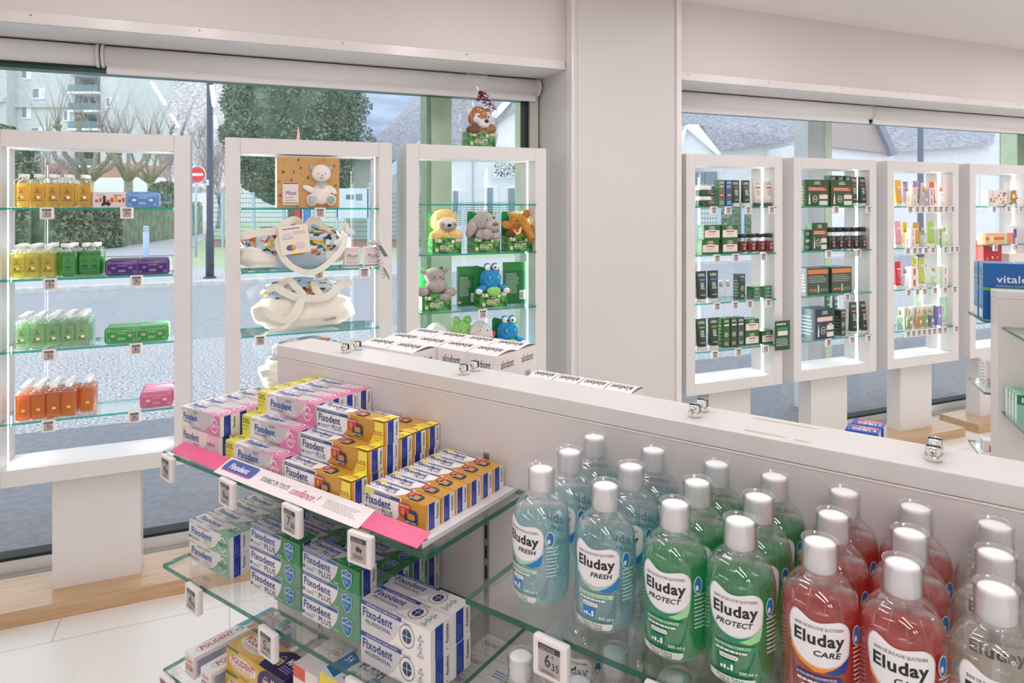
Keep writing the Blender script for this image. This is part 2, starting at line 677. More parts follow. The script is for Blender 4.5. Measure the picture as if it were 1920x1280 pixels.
# ceiling lights: recessed linear lamps in rows behind and over the camera
def ceiling_lamp(x, y, L, label, along=True, k=1.0):
    e = empty('linear_ceiling_lamp', W, (x, y, ZC))
    h = MB()
    h.box(-L / 2, L / 2, -.024, -.014, -.012, 0, TRIM)
    h.box(-L / 2, L / 2, .014, .024, -.012, 0, TRIM)
    h.box(-L / 2 - .01, -L / 2, -.024, .024, -.012, 0, TRIM)
    h.box(L / 2, L / 2 + .01, -.024, .024, -.012, 0, TRIM)
    part(h, 'housing', e)
    d = MB()
    d.box(-L / 2, L / 2, -.014, .014, -.010, -.004, LAMPM)
    part(d, 'diffuser', e)
    a = area_light('lamp_light', (0, 0, -.014), (0, 0, 0), L, .028, 6.6 * k * L, (1, .97, 1), e)
    if not along: e.rotation_euler[2] += R(90)
    tag(e, label, 'ceiling lamp', 'linear ceiling lamps')
    return e
LAMPM = mat('lamp_diffuser', (1, .96, .97), .5, emit=4)
for ix, x in enumerate((-.63, -.12, 1.2, 2.7, 4.2, 5.4, 6.6)):
    for iy, y in enumerate((1.75, -.82, -3.3)):
        if iy == 1 and ix not in (0, 1): continue
        if iy == 2 and ix not in (0, 1): continue
        if ix == 4: y = 1.25
        ceiling_lamp(x, y, 1.6, 'slim linear lamp recessed in the ceiling, lamp %s from the window in line %s' % (ORD[iy], ORD[ix]), False, (.52 if ix < 2 else 1.0) if iy == 0 else 1.1)
def downlight(x, y, label):
    e = empty('downlight', W, (x, y, ZC))
    b = MB(); b.lathe([(.075, -.006), (.08, -.003), (.08, 0)], TRIM, 24, cap0=False); part(b, 'trim_ring', e)
    b = MB(); b.lathe([(.055, -.004), (.055, -.003)], DLM, 24); part(b, 'lens', e)
    area_light('lamp_light', (0, 0, -.012), (0, 0, 0), .14, .14, 19, (1, .965, .985), e)
    tag(e, label, 'downlight', 'round downlights')
DLM = mat('downlight_lens', (1, .95, .9), .5, emit=1.5)
for i in range(2):
    for j, y in enumerate((-1.4, -2.9)):
        downlight((4.6, 5.3)[j] + 1.2 * i, y, 'round ceiling downlight, %s row behind the gondola aisle, %s along' % (ORD[j], ORD[i]))

# ================================================================== display cases in the window
CZ0, CZ1 = EYE - 1.086, EYE + .287
def display_case(name, x0, x1, shelves, label, legw=.312, inner=None):
    w = x1 - x0
    e = empty(name, W, (x0, 3.15, 0))
    z0, z1 = CZ0, CZ1
    st = .061
    rl, rb = .066, .064
    for xa in (0, w - st):
        f = MB()
        f.bevbox(xa, xa + st, 0, .197, z0, z1, WHITE, .0012)
        part(f, 'side_panel', e)
    f = MB()
    f.bevbox(st + .0006, w - st - .0006, 0, .197, z1 - rl, z1, WHITE, .0012)
    part(f, 'top_panel', e)
    f = MB()
    f.bevbox(st + .0006, w - st - .0006, 0, .197, z0, z0 + rb, WHITE, .0012)
    part(f, 'bottom_panel', e)
    # row of peg holes, front and back, on both inner sides
    ph = MB()
    for sx, nx in ((st + .0004, 1), (w - st - .0004, -1)):
        for yy in (.035, .162):
            for i in range(36):
                z = z0 + rb + .06 + i * .032
                if z > z1 - rl - .03: break
                ph.add([(sx, yy + .0022 * math.cos(a * math.pi / 3), z + .0022 * math.sin(a * math.pi / 3)) for a in range(6)], [tuple(range(6))], GREYM)
    part(ph, 'peg_holes', e)['kind'] = 'stuff'
    for sx in (st - .0004, w - st - .0002):
        l = MB()
        l.box(sx, sx + .0006,   .09, .110, z0 + rb, z1 - rl, LED)
        part(l, 'led_strip', e)
    for sx, ry in ((st + .01, -90), (w - st - .01, 90)):
        area_light('led_light', (sx, .10, (z0 + z1) / 2), (0, R(ry), 0), z1 - z0 - .2, .015, 1.7, (.95, 1, .985), e)
    for i, z in enumerate(shelves):
        zz = EYE + z
        g = MB()
        a, b2, c, d = st + .003, w - st + .003 - .006, -.018, .185
        # clear faces and green edges
        g.add([(a, c, zz - .008), (b2, c, zz - .008), (b2, d, zz - .008), (a, d, zz - .008), (a, c, zz), (b2, c, zz), (b2, d, zz), (a, d, zz)], [(4, 5, 6, 7), (0, 3, 2, 1)], SG_FACE)
        g.add([(a, c, zz - .008), (b2, c, zz - .008), (b2, c, zz), (a, c, zz), (a, d, zz - .008), (b2, d, zz - .008), (b2, d, zz), (a, d, zz)], [(0, 1, 2, 3), (4, 7, 6, 5), (0, 3, 7, 4), (1, 5, 6, 2)], SG_EDGE)
        so = part(g, 'glass_shelf', e)
        for px_ in (st + .006, w - st - .006):
            for yy in (.035, .162):
                p = MB()
                p.lathe([(.005, zz - .018), (.006, zz - .0085)], PERSPEX, 8, px_, yy)
                part(p, 'shelf_peg', so)
    l = MB()
    cx = w / 2 + .012
    l.bevbox(cx - legw / 2, cx + legw / 2, .066, .169, .06, z0, WHITE, .001)
    part(l, 'pedestal', e)
    return tag(e, label, 'display case', 'white display cases in the shop window')
SH = [-.013, -.288, -.563, -.837]
CASES = [
 ('c1', -.851, -.134, SH, 'white lit display case holding soap bottles and tins'),
 ('c2', .000, .7205, [-.016, -.2905, -.566, -.842], 'white lit display case holding canvas bags and the bear gift box'),
 ('c3', .789, 1.5215, [.002, -.239, -.5155, -.79], 'white lit display case full of plush toys beside the pillar'),
 ('c4', 2.399, 3.106, SH, 'white lit display case of green hair care tubes and boxes beside the pillar'),
 ('c5', 3.198, 3.905, SH, 'white lit display case of green boxes, two large ones with orange bands'),
 ('c6', 4.007, 4.709, SH, 'white lit display case of perfumes and pastel tubes'),
 ('c7', 4.830, 5.540, SH, 'white lit display case partly hidden behind the large blue cartons'),
]
CX0 = {}
for k, a, b_, sh, lab in CASES:
    display_case('display_case', a, b_, sh, lab)
    CX0[k] = (a, b_, sh)
# oak plinths
def plinth(x0, x1, label):
    b = MB()
    b.bevbox(x0, x1, 3.10, 3.385, 0, .06, WOOD, .0015)
    return tag(b.build('oak_plinth', fr=W), label, 'plinth')
plinth(-2.3, 1.60, 'long pale oak plinth under the soap, bag and toy display cases')
plinth(2.40, 3.11, 'short pale oak plinth under the display case next to the pillar')
plinth(3.20, 3.905, 'short pale oak plinth under the display case with orange banded boxes')
plinth(4.013, 4.705, 'short pale oak plinth under the perfume display case')
plinth(4.846, 5.54, 'short pale oak plinth under the display case behind the blue cartons')

# ================================================================== near gondola
GT, GW = EYE - .3035, 2.6
def glass_plate(e, name, x0, x1, y0, y1, z, th=.008, edge=None):
    edge = edge or SG_EDGE_N
    g = MB()
    a, b2, c, d = x0, x1, y0, y1
    g.add([(a, c, z - th), (b2, c, z - th), (b2, d, z - th), (a, d, z - th), (a, c, z), (b2, c, z), (b2, d, z), (a, d, z)], [(4, 5, 6, 7), (0, 3, 2, 1)], SG_FACE)
    g.add([(a, c, z - th), (b2, c, z - th), (b2, d, z - th), (a, d, z - th), (a, c, z), (b2, c, z), (b2, d, z), (a, d, z)], [(0, 1, 5, 4), (2, 3, 7, 6), (0, 4, 7, 3), (1, 2, 6, 5)], edge)
    return part(g, name, e)
def bracket(e, x, y0, y1, z, s=-1):
    """shelf arm: flat blade with a rounded nose, from panel y1 to nose y0"""
    g = MB()
    n = 8
    d = 1 if y1 > y0 else -1
    prof = [(y1, z - .009), (y0 + d * .012, z - .009)]
    for i in range(n + 1):
        t = R(90 + 180 * i / n)
        prof.append((y0 + d * .012 + d * .012 * math.cos(t), z - .021 + .012 * math.sin(t)))
    prof += [(y0 + d * .02, z - .033), (y1, z - .060)]
    g.rings([[(x - .006, p[0], p[1]) for p in prof], [(x + .006, p[0], p[1]) for p in prof]], GREYP, smooth=False)
    return part(g, 'shelf_arm', e)
def gondola(name, fr, width, top, uprights, label, groove=.026):
    e = empty(name, fr)
    b = MB()
    b.box(0, width, .0, .09, 0, top - groove, PANEL)
    b.box(-.0006, width, -.0008, .0, top - groove - .0024, top - groove - .0006, mat('cream_edge_band', (.86, .82, .76), .4))
    part(b, 'panel', e)
    b = MB()
    b.bevbox(-.0005, width, -.0005, .0905, top - groove + .0007, top, WHITE, .0012)
    part(b, 'top_rail', e)
    for x, zt in uprights:
        u = MB()
        u.box(x - .0055, x + .0055, -.0012, .0005, .12, zt, GREYM)
        z = zt - .02
        while z > .2:
            u.box(x - .0022, x + .0022, -.0018, -.0012, z - .022, z, BLACK)
            z -= .034
        part(u, 'slotted_upright', e)
    tag(e, label, 'gondola')
    return e
def shelf_unit(fr, x0, x1, y0, y1, z, arms, label, tray=None, nose=None, parts=None):
    e = empty('glass_shelf', fr)
    glass_plate(e, 'glass_plate', x0, x1, y0, y1, z)
    for x in arms:
        bracket(e, x, nose if nose is not None else y0 + (y1 - y0) * .35, y1, z)
    if parts: parts(e)
    return tag(e, label, 'shelf')
gon = gondola('gondola', G, GW, GT, [(.14, 1.22), (.566, EYE - .418), (.8506, 1.12), (1.62, 1.2)], 'long white gondola panel across the middle of the shop')
SZ1, SZ2, SZ3, BZ1, BZ2 = EYE - .464, EYE - .677, EYE - .8745, EYE - .4987, EYE - .742
shelf_unit(G, -.0152, .649, -.241, -.001, SZ1, [.14, .566], 'upper glass shelf carrying pink and gold denture cream boxes')
shelf_unit(G, -.0152, .649, -.241, -.001, SZ2, [.14, .566], 'middle glass shelf carrying green and white denture cream boxes')
shelf_unit(G, -.0152, .649, -.241, -.001, SZ3, [.14, .566], 'lowest glass shelf in view, carrying denture cleanser boxes')
shelf_unit(G, .7149, 1.45, -.241, -.001, BZ1, [.8506], 'glass shelf carrying three rows of coloured mouthwash bottles')
shelf_unit(G, .7149, 1.45, -.241, -.001, BZ2, [.8506], 'glass shelf of clear mouthwash bottles below the coloured ones')
# rear shelves that carry the white rinse boxes and plasters
RZ1 = EYE - .30 - .19
RZ2 = EYE - .335 - .15
shelf_unit(G, .0, .50, .331, .091, RZ1, [.06, .44], 'glass shelf behind the gondola carrying large white mouth rinse boxes', nose=.25)
shelf_unit(G, .515, 1.19, .331, .091, RZ2, [.58, 1.12], 'glass shelf behind the gondola carrying the lower white mouth rinse boxes', nose=.25)

# chrome glass clamps on the top rail
def clamp():
    e = empty('glass_clamp')
    b = MB()
    b.lathe([(.0085, 0), (.0092, .001), (.0092, .004), (.0088, .0065)], CHROME, 20)
    for s in (-1, 1):
        b.rings([[(s * .0023 + s * (.0000 if q < 2 else 0) + (x), y, z) for x, y in ((0, -.0078), (s * .0052, -.0055), (s * .0062, 0), (s * .0052, .0055), (0, .0078))] for q, z in enumerate((.005, .011, .0155, .0168))], CHROME)
    part(b, 'clamp_body', e)
    g = MB()
    for s in (-1, 1):
        g.box(s * .0010, s * .0022, -.0074, .0074, .005, .0171, BLACK)
    part(g, 'rubber_lining', e)
    sc = MB()
    vs = []
    sc.rings([[(x_, .0042 * math.cos(2 * math.pi * j / 12), .0115 + .0038 * math.sin(2 * math.pi * j / 12)) for j in range(12)] for x_ in (-.0078, -.0102)], CHROME)
    sc.box(-.0103, -.0105, -.0026, .0026, .0111, .0118, BLACK)
    sc.box(-.0103, -.0105, -.0004, .0004, .0092, .0138, BLACK)
    part(sc, 'clamp_screw', e)
    return e
cl = clamp()
for i, x in enumerate((.179, .490, .914, 1.205)):
    for j, y in enumerate((.034, .066)):
        place(cl, G, x, y, GT, R(90), 'chrome clamp on the gondola rail, %s pair from its free end, %s' % (ORD[i], ('front one', 'rear one')[j]), 'clamp', 'chrome clamps on the gondola rail')

# ================================================================== far gondola
HT = EYE - .303
gondola('gondola', H, 1.6, HT, [], 'far white gondola panel with shelves on both faces')
shelf_unit(H, .012, .68, -.235, -.001, EYE - .426, [.2], 'upper front glass shelf of the far gondola, empty')
shelf_unit(H, .012, .68, -.235, -.001, EYE - .72, [.2], 'front glass shelf of the far gondola under the green plaster boxes')
shelf_unit(H, -.02, .68, .32, .091, EYE - .42, [.2], 'rear glass shelf of the far gondola carrying the large blue cartons', nose=.25)
shelf_unit(H, -.02, .68, .32, .091, EYE - .68, [.2], 'rear glass shelf of the far gondola with small white boxes', nose=.25)
shelf_unit(H, -.02, .68, .32, .091, EYE - .925, [.2], 'lowest rear glass shelf of the far gondola in view', nose=.25)

# ================================================================== outside
ASPH = noise_mat('asphalt', (.19, .195, .215), (.25, .255, .275), 22, .9, 8, bump=.2)
SPECK = noise_mat('coarse_pale_asphalt', (.20, .21, .23), (.70, .70, .70), 42, .9, 3, pos=(.38, .66))
ROAD = noise_mat('road_asphalt', (.30, .31, .33), (.36, .37, .39), 12, .9, 6)
KERB = noise_mat('kerb_stone', (.55, .55, .53), (.68, .68, .66), 9, .9)
PAVE = noise_mat('pale_pavement', (.42, .42, .43), (.56, .56, .56), 30, .95, 6)
GRASS = noise_mat('lawn_grass', (.34, .44, .26), (.52, .60, .38), 18, .95, 8, bump=.4)
PATHM = noise_mat('path_asphalt', (.46, .45, .46), (.52, .51, .52), 9, .95)
STUC = noise_mat('white_render', (.78, .79, .81), (.84, .85, .87), 4, .9)
SLATE = noise_mat('slate_roof', (.24, .25, .29), (.42, .43, .46), 7, .8, 9, stretch=(1, 1, 2.2), pos=(.36, .64))
CLAD = noise_mat('brown_cladding', (.40, .33, .31), (.50, .42, .40), 3, .8, 3, stretch=(1, 1, 60))
BRICK = noise_mat('red_brick', (.42, .20, .17), (.60, .36, .32), 20, .9, 4)
CONC = noise_mat('grey_concrete_panels', (.52, .54, .57), (.60, .62, .64), 2, .9)
LGRAY = noise_mat('pale_cladding', (.57, .60, .63), (.64, .66, .68), 1, .9)
WING = mat('window_glass_far', (.22, .30, .38), .12)
WINB = mat('window_frame_white', (.82, .84, .86), .6)
BALG = clear_mat('balcony_glass', (.6, .75, .78), body=.4, bodycol=(.45, .60, .64), rough=.1)
BARK = noise_mat('pale_bark', (.20, .18, .13), (.36, .33, .24), 8, .95, 5)
TWIG = noise_mat('bare_twigs', (.36, .31, .31), (.48, .42, .42), 4, .95)
LEAF = noise_mat('conifer_green', (.07, .14, .11), (.33, .42, .30), 1.6, .9, 6, pos=(.3, .7))
LEAF2 = noise_mat('hedge_green', (.11, .18, .12), (.33, .40, .25), 3, .9, 6, pos=(.3, .7))
HILLM = noise_mat('hazy_wooded_hill', (.24, .30, .39), (.42, .48, .56), .09, 1, 10, pos=(.3, .7))  # distance haze is mixed into this bluish grey colour
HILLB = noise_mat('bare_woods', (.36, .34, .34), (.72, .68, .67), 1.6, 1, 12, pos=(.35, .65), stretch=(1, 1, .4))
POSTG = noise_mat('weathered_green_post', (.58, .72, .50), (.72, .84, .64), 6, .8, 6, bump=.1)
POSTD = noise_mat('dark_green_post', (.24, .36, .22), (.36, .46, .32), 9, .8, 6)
FENCEG = mat('green_fence_wire', (.03, .22, .20), .5)
BLUEP = mat('pale_blue_post', (.42, .55, .70), .5)
NAVY = mat('dark_navy_steel', (.035, .06, .09), .35)

def wstrip(name, y0, y1, z, m, x0=-40, x1=60, kind='structure'):
    b = MB()
    b.box(x0, x1, y0, y1, z - .05, z, m)
    o = b.build(name, fr=W)
    o['kind'] = kind
    return o
wstrip('pavement', 3.72, 5.7, 0, ASPH)
wstrip('pavement', 5.7, 8.9, 0, SPECK)
wstrip('road', 8.9, 14.7, -.01, ROAD)
b = MB()
b.bevbox(-40, 60, 14.7, 14.86, -.06, .09, KERB, .02)
tag(b.build('kerb_stone', fr=W), 'pale kerb stone along the far side of the road', 'kerb')
wstrip('pavement', 14.86, 18.2, .06, PAVE)
wstrip('ground', 18.2, 150, .02, GRASS, -150, 150)
b = MB()
pp = [at(200, 468, 24), at(345, 468, 24), at(345, 431, 42), at(300, 431, 42)]
b.add([(at(px_, 383, t).x, at(px_, 383, t).y, .035) for px_, t in ((60, 20), (345, 21), (420, 60), (360, 60))], [(0, 1, 2, 3)], PATHM)
struct(b.build('path'))

# hills
def hill(name, azs, t0, t1, m, seed, top):
    b = MB()
    nr = 14
    vs = []
    for i, px_ in enumerate(azs):
        for j in range(nr + 1):
            q = j / nr
            t = t0 + (t1 - t0) * q
            hgt = top(px_) * t1 * math.sin(q * math.pi / 2) ** 1.1
            hgt += (noise.noise(Vector((px_ * .02, q * 6, seed))) * .5 + noise.noise(Vector((px_ * .11, q * 20, seed))) * .35) * 5 * q
            p = at(px_, 383, t)
            vs.append((p.x, p.y, max(-1, hgt) if j else -1))
    n = nr + 1
    fs = [(i * n + j, (i + 1) * n + j, (i + 1) * n + j + 1, i * n + j + 1) for i in range(len(azs) - 1) for j in range(nr)]
    b.add(vs, fs, m, True)
    o = b.build(name)
    o['kind'] = 'structure'
    return o
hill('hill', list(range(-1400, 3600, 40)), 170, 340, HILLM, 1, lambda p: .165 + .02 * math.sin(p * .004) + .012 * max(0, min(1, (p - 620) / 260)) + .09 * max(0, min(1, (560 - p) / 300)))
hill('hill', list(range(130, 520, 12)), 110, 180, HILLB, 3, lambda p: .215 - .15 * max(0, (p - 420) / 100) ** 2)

# trees
def limb(b, p, d, L, r, depth, rd, m, spread=.5, up=.15, kids_=3, n=5, twigs=0):
    pts = [Vector(p)]
    dd = Vector(d).normalized()
    for i in range(4):
        dd = (dd + Vector((rd.uniform(-1, 1), rd.uniform(-1, 1), rd.uniform(-.3, 1))) * .13 + Vector((0, 0, up * .3))).normalized()
        pts.append(pts[-1] + dd * L / 4)
    b.tube(pts, r, m, n if depth else 3, r2=r * (.62 if depth else .3))
    if depth == 0:
        return [(pts[-1], dd, r)]
    out = []
    for k in range(kids_):
        i = rd.choice((2, 3, 4, 4))
        e = Vector((rd.uniform(-1, 1), rd.uniform(-1, 1), rd.uniform(0, .8))).normalized()
        out += limb(b, pts[i], dd + e * spread * 1.6, L * rd.uniform(.55, .8), r * .55, depth - 1, rd, m, spread, up, kids_, n, twigs)
    return out
def pollard(px, t, z0, h, seed, label, lw=.16):
    rd = random.Random(seed)
    base = at(px, 383, t)
    base.z = z0
    e = empty('pollarded_tree', loc=tuple(base))
    b = MB()
    trunk_h = h * .42
    b.tube([(0, 0, 0), (.05, 0, trunk_h * .5), (0, .05, trunk_h)], lw * 1.5, BARK, 8, r2=lw * 1.2)
    ends = []
    for k in range(6):
        a = k * 1.05 + rd.uniform(-.3, .3)
        top = Vector((math.cos(a) * h * rd.uniform(.12, .34), math.sin(a) * h * .25, h * rd.uniform(.62, .9)))
        mid = Vector((top.x * .75, top.y * .75, trunk_h + (top.z - trunk_h) * .45))
        b.tube([(0, 0, trunk_h * .9), mid * .6 + Vector((0, 0, trunk_h * .4)), mid, top], lw * .75, BARK, 6, r2=lw * .45)
        b.ell(top, (lw * .9, lw * .9, lw * .8), BARK, 1, fuzz=.5, fs=3, seed=k)
        ends.append(top)
    part(b, 'trunk', e)
    b = MB()
    for p in ends:
        for k in range(14):
            a = rd.uniform(0, 6.28)
            d = Vector((math.cos(a) * .5, math.sin(a) * .5, 1)).normalized()
            L = h * rd.uniform(.2, .42)
            q = p + d * L * .5 + Vector((rd.uniform(-.1, .1), 0, .1)) * L
            b.tube([p, q, p + d * L + Vector((0, 0, .1 * L))], .017, TWIG, 3, r2=.006)
    part(b, 'twigs', e)
    tag(e, label, 'tree', 'pollarded trees in front of the flats')
pollard(163, 38, 0, 7.2, 3, 'large pollarded tree in front of the balconies of the flats', .24)
pollard(240, 46, 0, 8.2, 9, 'pollarded tree at the right hand corner of the flats', .22)
pollard(282, 54, 0, 8.6, 5, 'slender pollarded tree left of the dark lamp post', .2)
def bare(px, t, h, seed, label):
    rd = random.Random(seed)
    base = at(px, 383, t)
    base.z = 0
    e = empty('bare_tree', loc=tuple(base))
    b = MB()
    limb(b, (0, 0, 0), (0, 0, 1), h * .36, h * .018, 5, rd, TWIG, .5, .25, 4 if h < 9.5 else 3, 5)
    part(b, 'branches', e)
    tag(e, label, 'tree', 'bare trees beyond the road')
bare(330, 62, 8.5, 21, 'bare tree behind the round red sign')
bare(366, 72, 10, 22, 'tall bare tree just left of the lamp post')
bare(408, 44, 8, 23, 'bare tree between the lamp post and the conifer')
bare(110, 30, 4.6, 25, 'small bare tree in front of the flats')

def leafy(name, loc, rx, ry, h, n, m, seed, label, cat='tree', size=.16, cone=False, trunk=None, kindleaf='crown'):
    rd = random.Random(seed)
    e = empty(name, loc=loc)
    b = MB()
    vs, fs = [], []
    for i in range(n):
        q = rd.random() ** .85
        z = q * h
        k = ((1 - q) ** .45 if cone else math.sqrt(max(.03, 1 - (2 * q - 1) ** 4)))
        k *= 1 + .16 * noise.noise(Vector((seed, z * 1.1, 0)))
        a = rd.uniform(0, 2 * math.pi)
        rr = k * (rd.random() ** .25) * (1 + .2 * noise.noise(Vector((math.cos(a) * 2, math.sin(a) * 2, z * .9))))
        p = Vector((rx * rr * math.cos(a), ry * rr * math.sin(a), z))
        s = size * rd.uniform(.5, 1.3)
        d1 = Vector((rd.uniform(-1, 1), rd.uniform(-1, 1), rd.uniform(-.6, 1))).normalized() * s
        d2 = Vector((rd.uniform(-1, 1), rd.uniform(-1, 1), rd.uniform(-1, 1))).normalized() * s * .7
        o = len(vs)
        vs += [p - d1, p + d2, p + d1, p - d2]
        fs.append((o, o + 1, o + 2, o + 3))
    b.add(vs, fs, m)
    part(b, kindleaf, e)
    c = MB()
    c.ell((0, 0, h * .5), (rx * .8, ry * .8, h * .42), m, 3, fuzz=.2, fs=1)
    part(c, 'inner_foliage', e)
    if trunk:
        tb = MB()
        tb.tube([(0, 0, -trunk[0]), (0, 0, h * .5)], trunk[1], BARK, 8, r2=trunk[1] * .5)
        part(tb, 'trunk', e)
    tag(e, label, cat)
    return e
pc = at(552, 383, 27)
leafy('conifer_tree', (pc.x, pc.y, 1.5), 2.75, 2.4, 8.6, 70000, LEAF, 4, 'huge dense dark green conifer behind the bag display case', size=.07, trunk=(1.5, .3))
pc = at(8, 383, 26)
leafy('evergreen_shrub', (pc.x - .6, pc.y, 0), 1.7, 1.5, 4.7, 5000, LEAF2, 6, 'dark evergreen bush in front of the flats, far edge of view', cat='shrub', size=.13)
pc = at(312, 383, 40)
leafy('evergreen_shrub', (pc.x, pc.y, 0), 1.1, 1.1, 2.9, 2500, LEAF2, 8, 'small dark green bush beside the long white wall', cat='shrub', size=.13)
# hedge: one clipped body of leaves
def hedge(name, pts, w, h, n, label, seed):
    rd = random.Random(seed)
    b = MB()
    vs, fs = [], []
    for i in range(n):
        q = rd.random() * (len(pts) - 1)
        k = int(q)
        p = Vector(pts[k]).lerp(Vector(pts[k + 1]), q - k)
        side = rd.random()
        off = rd.uniform(-w / 2, w / 2)
        z = rd.uniform(0, h) if side < .6 else h * rd.uniform(.85, 1.05)
        if side < .6: off = -w / 2 * rd.uniform(.8, 1.1)
        d = (Vector(pts[k + 1]) - Vector(pts[k])).normalized()
        nn = Vector((-d.y, d.x, 0))
        if nn.y < 0: nn = -nn
        c = p + nn * off + Vector((0, 0, z))
        s = .085 * rd.uniform(.5, 1.3)
        d1 = Vector((rd.uniform(-1, 1), rd.uniform(-1, 1), rd.uniform(-1, 1))).normalized() * s
        d2 = Vector((rd.uniform(-1, 1), rd.uniform(-1, 1), rd.uniform(-1, 1))).normalized() * s * .8
        o = len(vs)
        vs += [c - d1, c + d2, c + d1, c - d2]
        fs.append((o, o + 1, o + 2, o + 3))
    b.add(vs, fs, LEAF2)
    for k in range(len(pts) - 1):
        p, q = Vector(pts[k]), Vector(pts[k + 1])
        d = (q - p).normalized()
        nn = Vector((-d.y, d.x, 0)) * w * .46
        zz = Vector((0, 0, h * .95))
        b.add([p - nn, p + nn, q + nn, q - nn, p - nn + zz, p + nn + zz, q + nn + zz, q - nn + zz], [(0, 1, 5, 4), (1, 2, 6, 5), (2, 3, 7, 6), (3, 0, 4, 7), (4, 5, 6, 7)], LEAF2)
    return tag(b.build(name), label, 'hedge')
def g0(px, t):
    p = at(px, 383, t)
    return (p.x, p.y, 0)
hedge('hedge', [g0(-260, 20), g0(60, 22), g0(190, 25), g0(352, 36)], 1.6, 1.62, 18000, 'long clipped green hedge along the far path', 2)

# flats
def flats():
    t = 96
    def X(px): return (px - 960) / 1274 * t
    def Z(py): return EYE + (383 - py) / 1274 * t
    e = empty('apartment_building', loc=(X(100), t, 0))
    ox = X(100)
    def bx(b, px0, px1, d0, d1, py0, py1, m):
        b.box(X(px0) - ox, X(px1) - ox, d0, d1, Z(py1), Z(py0), m)
    b = MB(); bx(b, -260, 32, -2, 12, -60, 306, CONC); part(b, 'wing', e)
    b = MB(); bx(b, 32, 140, 0, 12, -60, 306, LGRAY); part(b, 'wall', e)
    b = MB(); bx(b, 140, 192, 3, 12, -60, 306, CONC); part(b, 'balcony_wall', e)
    b = MB(); bx(b, 192, 241, -.5, 12, -60, 306, LGRAY); part(b, 'tower', e)
    b = MB(); bx(b, -260, 241, -.7, 12, 306, 400, BRICK); part(b, 'brick_base', e)
    b = MB(); bx(b, -260, 32, -2.6, -2, 187, 196, CONC); bx(b, 32, 140, -.5, 0, 194, 202, CONC); part(b, 'cornice', e)
    for x0, x1, y0, y1, d in ((-30, 16, 158, 176, -2), (-30, 16, 85, 105, -2), (-30, 16, 228, 246, -2), (43, 58, 126, 146, 0), (63, 84, 167, 183, 0), (43, 58, 200, 220, 0), (61, 85, 240, 258, 0), (42, 57, 276, 292, 0), (122, 131, 208, 225, 0), (205, 214, 185, 200, -.5), (205, 215, 287, 303, -.5), (205, 214, 120, 136, -.5)):
        b = MB(); bx(b, x0 - 1.5, x1 + 1.5, d - .15, d, y0 - 1.5, y1 + 3, WINB)
        w_ = part(b, 'window', e)
        g = MB(); bx(g, x0, x0 + (x1 - x0) * .5, d - .2, d - .15, y0, y1, WING); part(g, 'pane', w_)
    for k, y in enumerate((126, 161, 195, 229, 263, 298)):
        b = MB()
        bx(b, 136, 193, -1.2, 3, y + 13, y + 17, WINB)
        s = part(b, 'balcony', e)
        b = MB()
        bx(b, 137, 192, -1.15, -1.05, y, y + 13, BALG)
        part(b, 'balcony_glass', s)
        b = MB()
        bx(b, 146, 158, 2.9, 3, y - 12, y + 12, WING)
        part(b, 'balcony_door', s)
    tag(e, 'pale block of flats with glass balconies and a brick base', 'building')
flats()
b = MB()
p0, p1 = at(62, 383, 66), at(310, 383, 66)
b.box(p0.x, p1.x, 66, 69, 0, 4.2, STUC)
tag(b.build('low_white_building'), 'long low white building behind the hedge', 'building')
b = MB()
p0, p1 = at(345, 383, 60), at(640, 383, 60)
b.box(p0.x, p1.x, 60, 62, 0, 2.6, WINB)
tag(b.build('low_white_wall'), 'distant low white wall behind the green fence', 'wall')

# lamp post, sign, bollard
def steel_pole(name, px, t, r, h, m, label, cat):
    p = at(px, 383, t)
    e = empty(name, loc=(p.x, p.y, 0))
    b = MB()
    b.lathe([(r * 1.25, 0), (r * 1.25, .9), (r, 1.1), (r * .92, h)], m, 20)
    part(b, 'pole', e)
    b = MB()
    b.lathe([(r * 1.9, .06), (r * 1.9, .09), (r * 1.3, .1)], m, 20)
    part(b, 'foot_plate', e)
    return tag(e, label, cat)
lp = steel_pole('street_lamp', 393.5, 14.2, .066, 7, NAVY, 'dark blue steel lamp post standing on the far kerb', 'lamp post')
st_ = MB()
Art(st_, lambda u, v, k: (u, -.075 - k, v)).rect(-.045, 2.0, .06, .05, WINB)
Art(st_, lambda u, v, k: (u, -.075 - k, v)).rect(-.045, 2.06, .06, .05, WINB)
part(st_, 'sticker', lp)
steel_pole('street_lamp', 1726, 17, .07, 6.5, mat('grey_blue_steel', (.10, .13, .18), .5), 'grey blue lamp post behind the perfume display case', 'lamp post')
def no_entry():
    t = 20.5
    p = at(370, 383, t)
    e = empty('no_entry_sign', loc=(p.x, p.y, 0))
    b = MB(); b.lathe([(.035, 0), (.035, 2.8)], BLUEP, 10, cx=-.06, cy=.04); part(b, 'post', e)
    b = MB()
    a = Art(b, lambda u, v, k: (u, -.0 - k, 2.50 + v), .002)
    n = 32
    b.rings([[(.25 * math.cos(6.2832 * j / n), y, 2.5 + .25 * math.sin(6.2832 * j / n)) for j in range(n)] for y in (0, .02)], ink('#e8eaec'))
    a.disc(0, 0, .235, .235, ink('#d9303c'), 32)
    a.rect(-.17, -.04, .34, .08, ink('#f0f0f2'))
    part(b, 'sign_disc', e)
    b = MB()
    b.box(-.24, .21, 0, .015, 2.12, 2.23, ink('#dfe3e8'))
    a = Art(b, lambda u, v, k: (u, -k, v), .002)
    a.text('SAUF', -.06, 2.185, .12, .03, ink('#333c44'))
    a.text('VEHICULE', -.1, 2.14, .2, .03, ink('#333c44'))
    part(b, 'sign_plate', e)
    tag(e, 'round red no entry sign with a white bar on a thin post', 'road sign')
no_entry()
p = at(274, 383, 15.2)
b = MB()
